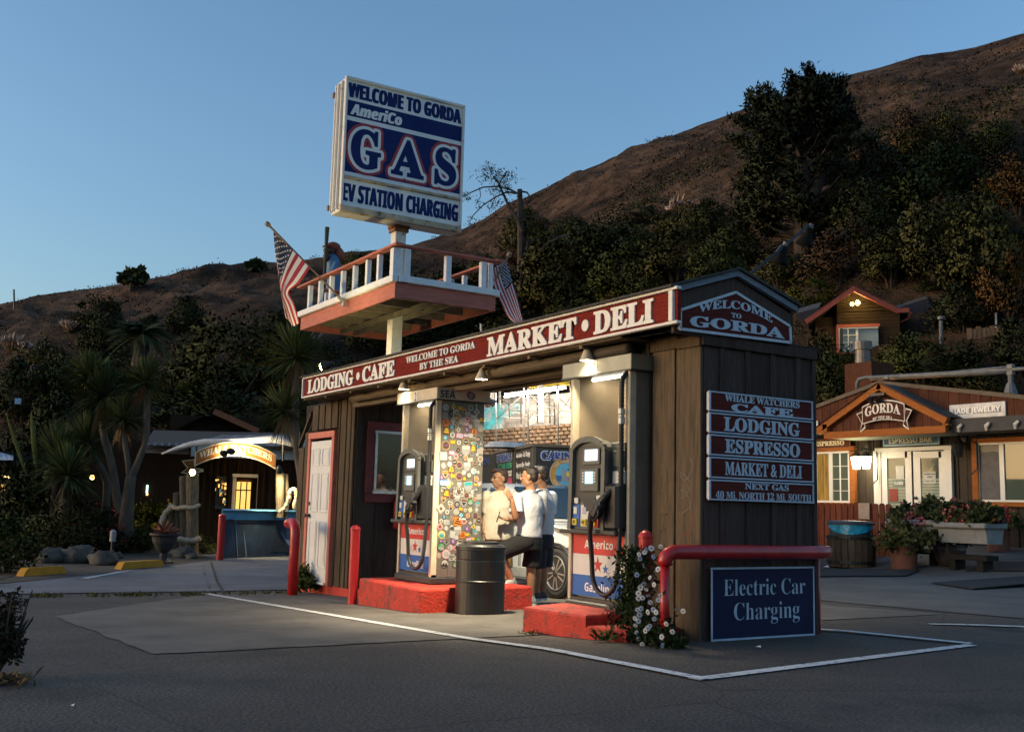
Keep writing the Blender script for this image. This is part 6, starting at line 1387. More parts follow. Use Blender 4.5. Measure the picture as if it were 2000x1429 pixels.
b = W(mw); b.add([LP(434, 996, Dm), LP(592, 999, D1m), LP(592, 996, D1m+.3), LP(434, 993, Dm+.3)], [(0, 1, 2, 3)]); part(mw, 'coping', b, SKYM)
KEL = mat('mural_dark_paint', (.008, .012, .02), .7); PALEB = mat('mural_pale_paint', (.10, .17, .24), .7)
qq = random.Random(5)
mwq([(434, 1016), (450, 1013), (470, 1017), (490, 1012), (520, 1016), (550, 1013), (592, 1015), (592, 1019), (434, 1020)], Dm-.03, D1m-.03, KEL, 'painted_ridge', .02)
for x, w, h in ((459, 5, 78), (475, 6, 60), (491, 5, 74), (502, 4, 40)):
    mwq([(x-w, 1090), (x-w*.5, 1090-h*.5), (x-1, 1090-h), (x+1, 1090-h), (x+w*.6, 1090-h*.5), (x+w, 1088)], Dm-.03, D1m-.03, KEL, 'painted_kelp', .02)
    mwq([(x+w*.9, 1088), (x+w*.45, 1090-h*.5), (x+.6, 1090-h*.97), (x+1.6, 1090-h*.9), (x+w*.8, 1090-h*.5), (x+w*1.25, 1087)], Dm-.055, D1m-.055, PALEB, 'painted_kelp', .02)
mwq([(527, 1078), (530, 1062), (536, 1045), (534, 1030), (530, 1026), (533, 1018), (541, 1016), (547, 1022), (550, 1036), (558, 1052), (575, 1058), (582, 1066), (562, 1066), (575, 1076)], Dm-.05, D1m-.05, PALEB, 'painted_animal', .02)
mwq([(530, 1077), (533, 1062), (539, 1045), (537, 1030), (534, 1026), (536, 1020), (541, 1019), (545, 1024), (548, 1038), (556, 1054), (572, 1075)], Dm-.075, D1m-.075, KEL, 'painted_animal', .02)
t = bollard(0, 0, 1.0, .07, 'red steel bollard at the end of the painted sea wall'); p = gnd(429, 1094); t.location = (p.x, p.y, p.z); t.scale = (1.25, 1.25, 1.12)
# parking stops
def stop(pa, pb, label):
    A, B2 = gnd(*pa), gnd(*pb); d = (B2-A); L = d.length; t = thing('parking_stop', label, 'parking stop', (A+B2)/2, 'yellow parking stops at the planting bed')
    b = MB(); d.normalize(); s = d.cross(Z1); n = 8
    b.prism([(-L/2, 0), (L/2, 0), (L/2-.06, .10), (L/2-.12, .16), (-L/2+.12, .16), (-L/2+.06, .10)], -s*.08, d, Z1, .16); part(t, 'block', b, mat('yellow_stop_paint', (.60, .27, .02), .8, var=.15, scale=5, wear=.36, wearcol=(.3, .16, .05), wscale=8)); return t
stop((37, 1127), (124, 1121), 'yellow concrete parking stop on the far left of the driveway, chipped at its middle'); stop((229, 1113), (316, 1107), 'yellow concrete parking stop below the urn')
# urn, rocks, path lamp
P = gnd(318, 1101, .0); t = thing('urn', 'dark footed garden urn holding a reddish spiky plant', 'urn', P); b = MB(); b.lathe([(.22, 0), (.22, .06), (.09, .12), (.08, .24), (.16, .32), (.25, .48), (.28, .60), (.33, .64), (.33, .68), (.27, .66)], n=20); part(t, 'bowl', b, mat('dark_stone', (.03, .027, .025), .7, var=.3)); 
b = MB(); qq = random.Random(8)
for k in range(70):
    a = qq.uniform(0, 6.28); e = qq.uniform(.2, 1.35); L = qq.uniform(.25, .42); d = Vector((math.cos(a)*math.cos(e), math.sin(a)*math.cos(e), math.sin(e))); s = d.cross(Z1).normalized()*.016; m_ = Vector((0, 0, .66))+d*L*.6; tip = m_+(d+Vector((0, 0, -.45))).normalized()*L*.4; b.add([Vector((0, 0, .64))-s, Vector((0, 0, .64))+s, m_+s*.8, tip, m_-s*.8], [(0, 1, 2, 3, 4)])
part(t, 'spiky_leaves', b, mat('reddish_leaf', (.22, .08, .05), .6, island=.4), stuff=True)
def rock(px, py, r, label, D=None):
    P = gnd(px, py); b = MB(); qq = random.Random(int(px*7+py)); r *= .72; BL(b, (0, 0, r*.35), (r*1.15, r, r*.7), 18)
    b.v = [tuple(Vector(v)*(1+.4*mnoise.noise(Vector(v)*1.8/r+Vector((7, 0, 0)))+.2*mnoise.noise(Vector(v)*5/r+Vector((px, py, 0))))) for v in b.v]
    return solo('rock', b, mat('garden_rock', (.075, .066, .052), .9, var=.35, scale=5, bump=.6), label, 'rock', 'rocks edging the planting bed', loc=P, smooth=True)
for px, py, r, lb in ((296, 1074, .42, 'large pale rock behind the urn'), (356, 1090, .38, 'broad grey rock between the urn and the log cluster'), (374, 1092, .2, 'small round rock in front of the log cluster'), (405, 1082, .26, 'pale round rock at the foot of the thin bush by the painted wall'), (372, 1082, .22, 'mossy rock beside the tallest log'), (150, 1100, .5, 'flat grey rock near the palm stems'), (200, 1104, .4, 'low rock between the two parking stops'), (95, 1100, .45, 'dark rock under the palm stems'), (225, 1092, .22, 'small pale rock beside the path lamp')): rock(px, py, r, lb)
P = gnd(217, 1096); t = thing('path_lamp', 'slim path lamp with a small white cap in the planting bed', 'lamp', P); b = MB(); b.tube([(0, 0, 0), (0, 0, .5)], .03, 8); part(t, 'stem', b, METAL_D); b = MB(); b.lathe([(.07, .45), (.07, .68), (.03, .72)], n=10); part(t, 'lamp_head', b, mat('grey_lamp_head', (.25, .25, .25), .6))
P = LP(180, 932, 31); t = thing('verandah_bulb', 'small orange bulb glowing among the dark palms', 'lamp', P); b = MB(); BL(b, (0, 0, 0), .07, 8); part(t, 'bulb', b, mat('orange_bulb', (1, .5, .1), .4, emit=(1, .45, .1), estr=4))
P = LP(35, 783, 36); t = thing('small_placard', 'tiny pale blue placard high among the dark shrubs', 'placard', P); b = MB(); b.box((0, 0, 0), (.2, .03, .2), Ml); part(t, 'board', b, mat('pale_blue_board', (.3, .42, .55), .6))
# ================================================================== RIGHT SIDE: SHOP, PLANTERS, HOUSE
PS = at(1785, 1000, 23.4); YS = PS.y
BRN = wood('red_brown_siding', (.085, .034, .022), var=.25, rand=.14); DKB = wood('dark_shop_boards', (.055, .045, .036), var=.22, rand=.1); ORGT = wood('orange_timber', (.30, .105, .03), var=.2, ax='x', rand=.06); VIN = mat('white_vinyl', (.62, .62, .6), .45, var=.04)
sh = thing('espresso_shop', 'brown boarded shop with an orange-trimmed gable and white double doors', 'shop', (PS.x, YS, gz(PS.x, YS)))
def SP_(px, py, off=0.0): return onY(px, py, YS-off)
def sbox(nm, px0, px1, py0, py1, off, th, m, bev=0.0, t=None, label=None):
    """box on the shop front; its face stands off in front of the wall"""
    t = t or sh; A, B2 = SP_(px0, py1, off), SP_(px1, py0, off); z0 = SP_((px0+px1)/2, py1, off).z; z1 = SP_((px0+px1)/2, py0, off).z
    b = W(t); b.box(((A.x+B2.x)/2, YS-off+th/2, (z0+z1)/2), (abs(B2.x-A.x), th, abs(z1-z0)), bev=bev); return part(t, nm, b, m, label)
xL, xR = SP_(1560, 900).x, SP_(2150, 900).x; zG = SP_(1785, 1062).z; zE = SP_(1900, 838).z
b = W(sh); b.box(((xL+xR)/2, YS+2.6, (zG+zE)/2-.3), (xR-xL, 5.0, zE-zG+.6)); part(sh, 'wall', b, DKB)
n = 34
for k in range(n):
    x = xL+(xR-xL)*(k+.5)/n; b = W(sh); b.box((x, YS+.085, (zG+zE)/2), ((xR-xL)/n-.012, .03, zE-zG)); part(sh, 'wall_board', b, DKB)
for k in range(0, n, 2):
    x = xL+(xR-xL)*k/n; b = W(sh); b.box((x, YS+.06, (zG+zE)/2), (.05, .03, zE-zG)); part(sh, 'batten', b, DKB)
# upper fascia wall following the roof line
r0, r1, r2 = SP_(1560, 811, .5), SP_(1719, 751, .5), SP_(2150, 795, .5); zlow = SP_(1900, 826, .5).z
def roofz(x): return r0.z+(r1.z-r0.z)*(x-r0.x)/(r1.x-r0.x) if x < r1.x else r1.z+(r2.z-r1.z)*(x-r1.x)/(r2.x-r1.x)
nb_ = 30
for k in range(nb_):
    a = r0.x+(r2.x-r0.x)*k/nb_+.006; c = r0.x+(r2.x-r0.x)*(k+1)/nb_-.006
    b = W(sh); pl = [(a, zlow), (c, zlow), (c, roofz(c))] + ([(r1.x, r1.z)] if a < r1.x < c else []) + [(a, roofz(a))]; b.prism(pl, (0, YS-.5, 0), X1, Z1, -.03); part(sh, 'fascia_board', b, BRN)
for A, B2 in ((r0, r1), (r1, r2)):
    b = W(sh); b.prism([(A.x, A.z+.09), (B2.x, B2.z+.09), (B2.x, B2.z-.0), (A.x, A.z-.0)], (0, YS-.47, 0), X1, Z1, .08); part(sh, 'roof_edge', b, mat('roof_edge_paint', (.10, .075, .05), .8, var=.2))
    b = W(sh); b.add([(A.x, YS-.55, A.z+.095), (B2.x, YS-.55, B2.z+.095), (B2.x, YS+5, B2.z+.095), (A.x, YS+5, A.z+.095)], [(0, 1, 2, 3)]); part(sh, 'roof', b, SHINGLE)
b = W(sh); b.box(((xL+xR)/2, YS-.2, zlow-.02), (xR-xL, .7, .03)); part(sh, 'soffit', b, mat('pale_green_soffit', (.16, .19, .14), .8))
# awning with scalloped pale edge, right of the gable
A, B2 = SP_(1856, 834, .9), SP_(2150, 822, .9)
b = W(sh); b.prism([(0, 0), (.5, -.02), (.5, .16), (0, .28)], (A.x, YS-.95, zlow-.22), Y1, Z1, B2.x-A.x); part(sh, 'awning', b, mat('dark_awning', (.03, .03, .032), .7))
for k in range(14):
    x = A.x+.25+.62*k; b = W(sh); b.tube([(x, YS-.96, zlow-.2), (x+.02, YS-1.0, zlow-.12), (x+.09, YS-1.0, zlow-.06)], [.035, .045, .03], 7); part(sh, 'awning_rib', b, mat('pale_rib', (.5, .47, .42), .6))
# porch gable
OG = 1.1
ga, gp, gb = SP_(1598, 842, OG), SP_(1718, 756, OG), SP_(1851, 822, OG); ba, bb = SP_(1614, 850, OG), SP_(1850, 836, OG); zb1 = (ba.z+bb.z)/2
def gz_(x): return ga.z+(gp.z-ga.z)*(x-ga.x)/(gp.x-ga.x) if x < gp.x else gp.z+(gb.z-gp.z)*(x-gp.x)/(gb.x-gp.x)
n = 15
for k in range(n):
    a = ba.x+(bb.x-ba.x)*k/n+.005; c = ba.x+(bb.x-ba.x)*(k+1)/n-.005
    b = W(sh); pl = [(a, zb1), (c, zb1), (c, gz_(c)-.02)] + ([(gp.x, gp.z-.02)] if a < gp.x < c else []) + [(a, gz_(a)-.02)]; b.prism(pl, (0, YS-OG+.08, 0), X1, Z1, -.03); part(sh, 'gable_board', b, BRN)
def gbar(p, q, w, nm='gable_trim', m=ORGT): b = W(sh); b.bar((p[0], YS-OG, p[1]), (q[0], YS-OG, q[1]), .12, w); part(sh, nm, b, m)
gbar((ga.x, ga.z), (gp.x+.05, gp.z+.04), .15); gbar((gp.x-.02, gp.z+.035), (gb.x, gb.z), .15); gbar((ba.x-.02, zb1-.01), (bb.x, zb1-.012), .15)
b = W(sh); b.box((bb.x, YS-OG, (zb1+gz_(bb.x))/2), (.13, .12, gz_(bb.x)-zb1-.2)); part(sh, 'gable_trim', b, ORGT); b = W(sh); b.box((ba.x, YS-OG, zb1+.15), (.13, .12, .2)); part(sh, 'gable_trim', b, ORGT)
for (p, q) in ((ga, gp), (gp, gb)):
    b = W(sh); b.add([(p.x, YS-OG-.1, p.z+.09), (q.x, YS-OG-.1, q.z+.09), (q.x, YS-.4, q.z+.09), (p.x, YS-.4, p.z+.09)], [(0, 1, 2, 3)]); part(sh, 'porch_roof', b, SHINGLE)
b = W(sh); b.box(((ba.x+bb.x)/2, YS-OG/2, zb1-.06), (bb.x-ba.x, OG-.15, .03)); part(sh, 'porch_ceiling', b, mat('pale_green_soffit', (.16, .19, .14), .8))
# doors
sbox('door_frame', 1708, 1858, 872, 880, .06, .1, VIN, .01); sbox('door_frame', 1709, 1719, 880, 1064, .05, .08, VIN); sbox('door_frame', 1848, 1857, 876, 1064, .05, .08, VIN)
MIR = mat('window_glass', (.07, .09, .075), .03, var=.05, spec=.3); BLIND = mat('pale_green_blind', (.22, .27, .22), .6, var=.1)
for (a, c, ga_, gc) in ((1720, 1783, 1731.5, 1771.5), (1784, 1847.5, 1796.5, 1838)):
    for q in ((a, ga_, 881, 1064), (gc, c, 881, 1064), (ga_+.05, gc-.05, 881, 894), (ga_+.05, gc-.05, 1030, 1064)): 
        d = sbox('door', *q, .03, .05, VIN)
    pn = sbox('door_pane', ga_, gc, 894, 1030, .005, .01, MIR)
    for k in range(16): sbox('blind_slat', ga_+1, gc-1, 934+k*6, 938.5+k*6, .013, .005, BLIND)
for y in (972, 984): 
    P = SP_(1789, y, .04); b = W(sh); b.lathe([(.035, 0), (.035, .02), (.03, .05), (.0, .055)], P, 12, (0, -1, 0)); part(sh, 'door_knob', b, METAL_D)
def paper(px0, px1, py0, py1, m, lines, label, mt=TXTK, off=.02):
    t = thing('notice', label, 'notice', SP_((px0+px1)/2, py1, off), 'notices stuck on the shop doors'); sbox('paper', px0, px1, py0, py1, off, .003, m, t=t)
    for s, a, c, y0, y1 in lines: O = SP_(a, y1, off+.003); w = SP_(c, y1, off+.003).x-O.x; h = SP_(a, y0, off+.003).z-O.z; b = W(t); text(b, s, O, X1, Z1, w, h, 'sans', 0, .001); part(t, 'lettering', b, mt)
paper(1750, 1765, 909, 935, mat('paper', (.5, .5, .48), .8), [], 'tall white paper notice on the first door pane')
paper(1804, 1827, 922, 944, mat('paper', (.5, .5, .48), .8), [('GENERAL STORE', 1805, 1826, 924, 927), ('OPEN', 1811, 1821, 929, 933), ('MON - SUN', 1808, 1824, 938, 940)], 'white notice reading OPEN on the second door pane')
paper(1744, 1766, 937, 949, mat('plate_green', (.06, .12, .12), .5), [('CLOSED', 1746, 1764, 940, 946)], 'dark green CLOSED plate on the first door pane', TXTW)
paper(1737, 1753, 954, 979, mat('red_poster', (.22, .03, .02), .7), [], 'small red poster low on the first door pane')
# windows
def vwindow(px0, px1, py0, py1, mull, dark, nm):
    for q in ((px0-8, px1+8, py0-9, py0), (px0-8, px1+8, py1, py1+9)): sbox('window_trim', *q, .06, .09, ORGT)
    for q in ((px0-8, px0, py0+.1, py1-.1), (px1, px1+8, py0+.1, py1-.1)): sbox('window_trim', *q, .06, .09, ORGT)
    w = sbox('window', px0, px1, py0, py1, .0, .01, MIR)
    for q in ((px0, px1, py0, py0+4), (px0, px1, py1-4, py1), (px0, px0+3, py0+4, py1-4), (px1-3, px1, py0+4, py1-4), (mull-2.5, mull+2.5, py0+4, py1-4)): 
        o = sbox('window_frame', *q, .03, .05, VIN); o.parent = w
    return w
w1 = vwindow(1592, 1660, 881, 981, 1622, None, 'a'); w2 = vwindow(1908, 2060, 862, 980, 1957, None, 'b')
for x in (1641,): o = sbox('glazing_bar', x-.5, x+.5, 885, 977, .006, .004, VIN); o.parent = w1
for y in (910, 935, 958): o = sbox('glazing_bar', 1625, 1657, y-.5, y+.5, .012, .004, VIN); o.parent = w1
o = sbox('curtain', 1595, 1619, 886, 977, .004, .003, mat('amber_curtain', (.28, .17, .03), .8, stretch=(6, 1, .5), var=.5, scale=3)); o.parent = w1
o = sbox('dark_pane', 1913, 1954, 868, 976, .004, .003, mat('dark_room', (.03, .028, .028), .4)); o.parent = w2; o = sbox('curtain', 1919, 1951, 882, 976, .008, .003, mat('grey_curtain', (.10, .095, .10), .8, var=.2)); o.parent = w2
# shop signs
def ssign(nm, label, px0, px1, py0, py1, off, m, border, lines, mt, tilt=0, sty='serif', rise=0, bt=.012, fat=.02):
    z0, z1 = SP_(px0, py1, off).z, SP_(px0, py0, off).z; A, B2 = SP_(px0, py1, off), SP_(px1, py1, off); w = B2.x-A.x; t = thing(nm, label, 'sign', (A.x, YS-off, z0)); h = z1-z0
    b = W(t); b.box(((A.x+B2.x)/2, YS-off+.025, (z0+z1)/2), (w, .04, h), bev=.01); part(t, 'border', b, border); k = bt*3
    b = W(t); b.box(((A.x+B2.x)/2, YS-off+.018, (z0+z1)/2), (w-k*2, .04, h-k*2), bev=.015); part(t, 'board', b, m)
    for s, u0, u1, v0, v1 in lines: b = W(t); text(b, s, (A.x+w*u0, YS-off-.003, z0+h*v0), X1, Z1, w*(u1-u0), h*(v1-v0), sty, fat, .008); part(t, 'lettering', b, mt)
    return t
ssign('jade_sign', 'grey and white JADE JEWELRY sign on the brown upper wall', 1854, 1964, 791, 819, .56, mat('sign_grey', (.24, .24, .25), .6), mat('sign_offwhite', (.6, .58, .56), .6), [('JADE JEWELRY', .09, .92, .25, .72)], TXTW, sty='sans', bt=.03)
ssign('espresso_bar_sign', 'blue ESPRESSO BAR sign with cream lettering above the white doors', 1724, 1835, 851, 872, .08, mat('sign_blue', (.025, .09, .17), .5), mat('sign_pale_blue', (.3, .42, .5), .6), [('ESPRESSO BAR', .12, .88, .24, .78)], mat('sign_cream', (.65, .58, .38), .6), sty='sans', fat=.0)
ssign('espresso_sign', 'small brown ESPRESSO sign above the amber window', 1586, 1660, 858, 876, .08, wood('sign_brown', (.11, .035, .02), ax='x'), mat('sign_brown_edge', (.14, .05, .03), .6), [('ESPRESSO', .07, .86, .24, .76)], mat('sign_cream', (.65, .58, .38), .6), bt=.006)
ssign('white_wall_sign', 'edge of a white rounded sign beside the orange gable', 1570, 1597, 823, 842, .56, mat('sign_grey', (.24, .24, .25), .6), mat('sign_offwhite', (.6, .58, .56), .6), [], TXTW, bt=.03)
rb = thing('gorda_ribbon', 'white-edged ribbon sign reading GORDA BY THE SEA in the shop gable', 'sign', SP_(1727, 830, OG+.06)); off = OG+.06; ppx = SP_(1728, 810, off).x-SP_(1727, 810, off).x; Or = SP_(1727, 810, off); RBR = wood('ribbon_brown', (.075, .03, .02), ax='x', rand=0); RWH = mat('ribbon_white', (.62, .58, .52), .6)
def rp(pts, d, m, nm): b = W(rb); b.prism([((x-1727)*ppx, (810-y)*ppx*1.22-.05*(x-1727)*ppx*0) for x, y in pts], (Or.x, Or.y-d, Or.z), X1, Z1, .015); part(rb, nm, b, m)
def arcp(x0, x1, y, dy, n=12): return [(x0+(x1-x0)*k/n, y-dy*(1-(2*k/n-1)**2)) for k in range(n+1)]
rp(arcp(1685, 1768, 821, 4)+arcp(1685, 1768, 797, 7)[::-1], .02, RWH, 'border'); rp(arcp(1686.5, 1766.5, 819.5, 4)+arcp(1686.5, 1766.5, 798.5, 7)[::-1], .03, RBR, 'board')
for s in (1, -1):
    f = lambda x: x if s > 0 else 2*1726.5-x
    rp([(f(x), y) for x, y in ((1672, 806), (1684, 803), (1690, 826), (1679, 832), (1682, 819))], .0, RWH, 'ribbon_tail'); rp([(f(x), y) for x, y in ((1674.5, 807), (1683, 805), (1688, 824), (1681, 829), (1684, 819))], .012, RBR, 'ribbon_tail')
for s, x0, x1, yb, h, k in (('GORDA', 1692, 1761, 812, 14, 5.5), ('BY THE SEA', 1707, 1746, 818.5, 5.5, 2.5)):
    b = W(rb); text(b, s, (Or.x+(x0-1727)*ppx, Or.y-.048, Or.z+(810-yb)*ppx*1.22), X1, Z1, (x1-x0)*ppx, h*ppx*1.15, 'serif', .015, .008, lambda u, v: (u, v+k*ppx*(1-(2*u/((x1-x0)*ppx)-1)**2))); part(rb, 'lettering', b, RWH)
# lanterns
def lantern(px, py, lit, label):
    P = SP_(px, py, .25); t = thing('wall_lantern', label, 'lantern', P, 'wall lanterns by the shop doors'); 
    for s in (-1, 1) if lit else (0,):
        b = MB(); b.lathe([(.075, -.16), (.125, .12), (.12, .13)], (.14*s, 0, 0), 8); part(t, 'lantern_glass', b, mat('lit_lantern', (1, .9, .7), .4, emit=(1, .85, .55), estr=4) if lit else GLASS_D)
        b = MB(); b.lathe([(.145, .12), (.11, .17), (.03, .24), (.0, .26)], (.14*s, 0, 0), 8); part(t, 'lantern_cap', b, METAL_D)
    b = MB(); b.tube([(0, .2, .3), (0, .05, .34), (0, 0, .25)], .02, 6); b.tube([(.3, .18, .25), (.32, .16, -.4), (.22, .1, -.52)], .014, 6); b.box((0, .21, .2), (.1, .03, .4)); part(t, 'bracket', b, METAL_D)
    if lit:
        l = bpy.data.lights.new('lamp_light', 'POINT'); l.energy = 9; l.color = (1, .8, .5); l.shadow_soft_size = .1; lo = bpy.data.objects.new('lamp_light', l); COL.objects.link(lo); lo.parent = t; lo.location = (0, -.22, 0)
lantern(1682, 902, True, 'lit twin glass lantern between the amber window and the white doors'); lantern(1872, 878, False, 'unlit dark lantern beside the wide window')
b_ = SP_(1712, 770, OG+.1); t = thing('gable_flood', 'black flood lamp under the peak of the shop gable', 'flood lamp', b_); b = MB(); b.box((0, .05, .0), (.4, .1, .06)); b.lathe([(.03, 0), (.08, .14)], (-.1, 0, -.05), 10, (-.2, -.6, -.7)); b.lathe([(.03, 0), (.08, .14)], (.1, 0, -.05), 10, (.2, -.6, -.7)); part(t, 'lamp_heads', b, METAL_D)
# rooftop: flue box, duct, cowl
P = SP_(1698, 760, -2.5); t = thing('flue_stack', 'brown boxed flue with a round metal pipe on the shop roof', 'flue', P); A = SP_(1672, 765, -2.5); w = SP_(1725, 765, -2.5).x-A.x; zt_ = SP_(1690, 712, -2.5).z
b = W(t); b.box((A.x+w/2, P.y, (zt_+A.z)/2-.4), (w, w, zt_-A.z+.8)); part(t, 'box', b, wood('flue_brown', (.075, .03, .018)))
c = SP_(1685, 700, -2.5); zt2 = SP_(1685, 672, -2.5).z; b = W(t); r = .20; b.lathe([(r, zt_-.02), (r, zt2-.1)], (c.x, P.y, 0), 18); part(t, 'pipe', b, mat('weathered_steel', (.14, .12, .11), .45, metal=.6, var=.3)); b = W(t); b.lathe([(r*1.25, zt2-.16), (r*1.25, zt2+.06), (r*.2, zt2+.07)], (c.x, P.y, 0), 18); part(t, 'cap', b, mat('weathered_steel', (.14, .12, .11), .45))
dt = thing('roof_conduit', 'grey metal conduits running along above the shop roof to an upright mast', 'conduit', SP_(1820, 760, -1.5)); GALV = mat('galvanised', (.12, .125, .13), .6, metal=.3, var=.2)
def dpt(px, py): return SP_(px, py, -1.5)
for pts, r, m in (([(1674, 770), (1674, 748), (1678, 740), (1690, 737), (1720, 736), (1972, 722), (2060, 716)], .05, GALV), ([(1700, 741), (1975, 728)], .03, mat('copper_pipe', (.30, .17, .09), .5)), ([(1860, 727), (1975, 716)], .035, GALV), ([(1700, 738), (1974, 726)], .055, GALV)):
    b = W(dt); b.tube([dpt(*p) for p in pts], r, 8); part(dt, 'pipe', b, m, smooth=True)
b = W(dt); b.tube([dpt(1974, 785), dpt(1974, 712)], .06, 8); b.lathe([(.2, -.15), (.08, .25)], dpt(1974, 770), 10); part(dt, 'mast', b, GALV)
for px, py in ((1974, 716), (1974, 728), (1733, 737)):
    b = W(dt); b.box(dpt(px, py), (.16, .12, .12), bev=.02); part(dt, 'clamp', b, GALV)
# ------------------------------------------------------------------ in front of the shop
YF = YS-2.2
def fp(px, py, y=None): return onY(px, py, YF if y is None else y)
fn = thing('picket_fence', 'short dog-eared brown picket fence with a paper notice beside the bin', 'fence', fp(1660, 1075)); gzf = gz(fp(1660, 1075).x, YF)
FEN = wood('fence_red_brown', (.16, .048, .028), rand=.2); xa, xb = fp(1588, 1000).x, fp(1741, 1000).x; n = 13; zf1 = fp(1660, 982).z
for k in range(n):
    a = xa+(xb-xa)*k/n+.012; c = xa+(xb-xa)*(k+1)/n-.012; h = zf1+.01*math.sin(k*3.1); e = (c-a)*.25; b = W(fn); b.prism([(a, gzf), (c, gzf), (c, h-e), (c-e, h), (a+e, h), (a, h-e)], (0, YF, 0), X1, Z1, -.025); part(fn, 'picket', b, FEN)
for z in (gzf+.25, zf1-.25):
    b = W(fn); b.box(((xa+xb)/2, YF+.05, z), (xb-xa, .04, .09)); part(fn, 'rail', b, FEN)
t = thing('fence_notice', 'buff paper notice pinned to the picket fence', 'notice', fp(1687, 1015, YF-.03)); A, B2 = fp(1677, 1013, YF-.035), fp(1698, 982, YF-.035); b = W(t); b.box(((A.x+B2.x)/2, YF-.037, (A.z+B2.z)/2), (B2.x-A.x, .004, B2.z-A.z)); part(t, 'paper', b, mat('buff_paper', (.42, .30, .22), .8))
P = gnd(1663, 1106); t = thing('barrel_bin', 'slatted wooden barrel bin with a turquoise liner under a dark lid', 'bin', P); sb_ = (P-CAM).dot(FW)/2046; R0 = 44*sb_; Hb = 60*sb_; b = MB(); nst = 22
STV = wood('barrel_stave', (.085, .06, .042), rand=.25)
b.lathe([(R0*.9, 0), (R0*.97, Hb*.5), (R0*.93, Hb*.98)], n=22); part(t, 'lining', b, HEADD)
for k in range(nst):
    a = 2*math.pi*k/nst; b = MB(); u = Vector((math.cos(a), math.sin(a), 0)); v = Vector((-u.y, u.x, 0)); w = 2*math.pi*R0/nst*.46
    vs = [u*(R0*rr)+v*s*w*rr+Z1*(Hb*h)+u*o for o in (0, .02) for rr, h in ((.93, 0), (1.0, .5), (.95, 1.0)) for s in (-1, 1)]
    b.add(vs, [(0, 1, 3, 2), (2, 3, 5, 4), (6, 8, 9, 7), (8, 10, 11, 9), (0, 2, 8, 6), (2, 4, 10, 8), (1, 7, 9, 3), (3, 9, 11, 5), (4, 5, 11, 10)]); part(t, 'stave', b, STV)
for h in (.12, .9):
    b = MB(); b.lathe([(R0*(.99 if h < .5 else 1.0)+.03, Hb*h), (R0*(.99 if h < .5 else 1.0)+.03, Hb*h+.05)], n=28); part(t, 'hoop', b, METAL_D)
b = MB(); b.lathe([(R0*.9, Hb), (R0*.93, Hb*1.36)], n=24); lin = part(t, 'bin_rim', b, mat('grey_bin_plastic', (.05, .06, .06), .5))
b = MB(); vs = []; n = 20
for k in range(n+1):
    a = -1.9+2.6*k/n-.3; drop = .30*math.sin(math.pi*k/n)**.7; vs += [Vector((math.cos(a), math.sin(a), 0))*R0*.97+Z1*(Hb*1.36), Vector((math.cos(a), math.sin(a), 0))*R0*(.985+.02*math.sin(k*2.1))+Z1*(Hb*(1.34-drop))]
b.add(vs, [(2*k, 2*k+1, 2*k+3, 2*k+2) for k in range(n)]); part(t, 'bin_liner', b, mat('turquoise_liner', (.01, .28, .42), .3, var=.3, scale=8, bump=.8, bscale=12), smooth=True)
b = MB(); b.lathe([(R0*1.03, Hb*1.35), (R0*1.04, Hb*1.42), (R0*.9, Hb*1.47), (0, Hb*1.49)], n=28); part(t, 'bin_lid', b, mat('slate_lid', (.05, .06, .075), .45))
TERRA = mat('terracotta', (.17, .06, .035), .8, var=.25, scale=5); DPOT = mat('dark_glazed_pot', (.05, .035, .03), .5, var=.3)
def pot(px, py, wpx, hpx, m, label, prof, grp='plant pots outside the shop'):
    P = gnd(px, py); k = (P-CAM).dot(FW)/2046; t = thing('plant_pot', label, 'plant pot', P, grp); b = MB(); b.lathe([(r*wpx/2*k, z*hpx*k) for r, z in prof], n=26); part(t, 'pot', b, m); 
    b = MB(); b.lathe([(prof[-1][0]*wpx/2*k*.8, prof[-1][1]*hpx*k-.05), (0, prof[-1][1]*hpx*k-.04)], n=20); part(t, 'soil', b, mat('soil', (.02, .015, .01), .95)); return t, P, k
BOWL = [(.62, 0), (.86, .3), (1.0, .75), (.95, .9), (1.03, .92), (1.03, 1.0), (.9, 1.0)]; TAPER = [(.78, 0), (.93, .8), (1.0, .8), (1.02, .97), (.92, 1.0)]
pa, PA, ka = pot(1766, 1112, 58, 52, TERRA, 'terracotta pot overflowing with pink-flowered greenery in front of the doors', TAPER)
pb_, PB, kb = pot(1855, 1105, 62, 42, DPOT, 'round dark bowl pot with low purple flowers', BOWL)
pc, PC, kc = pot(1951, 1077, 44, 50, TERRA, 'straight-sided terracotta pot beside the white planter', [(.9, 0), (1.0, .85), (1.04, .86), (1.04, 1.0), (.95, 1.0)])
def trough(px0, px1, py0, py1, y, label):
    A, B2 = onY(px0, py1, y), onY(px1, py1, y); z1 = onY(px0, py0, y).z; z0 = A.z; w = B2.x-A.x; t = thing('planter_trough', label, 'planter', ((A.x+B2.x)/2, y, z0), 'white planter troughs outside the shop'); WP = mat('white_planter_plaster', (.24, .23, .215), .8, var=.15, scale=5, wear=.34, wearcol=(.25, .24, .22))
    b = W(t); b.prism([(0, z0), (.42, z0), (.5, z1), (-.06, z1)], (A.x, y, 0), Y1, Z1, w); part(t, 'trough', b, WP); b = W(t); b.box(((A.x+B2.x)/2, y+.2, z1-.04), (w+.1, .68, .1), bev=.03); part(t, 'rim', b, WP)
    b = W(t); b.box(((A.x+B2.x)/2, y+.2, z0-.25), (w-.1, .35, .09)); b.box((A.x+.2, y+.2, z0-.45), (.12, .3, .5)); b.box((B2.x-.2, y+.2, z0-.45), (.12, .3, .5)); part(t, 'stand', b, wood('dark_bench', (.03, .024, .02))); return t, A, B2, z1
YT = YS-3.0
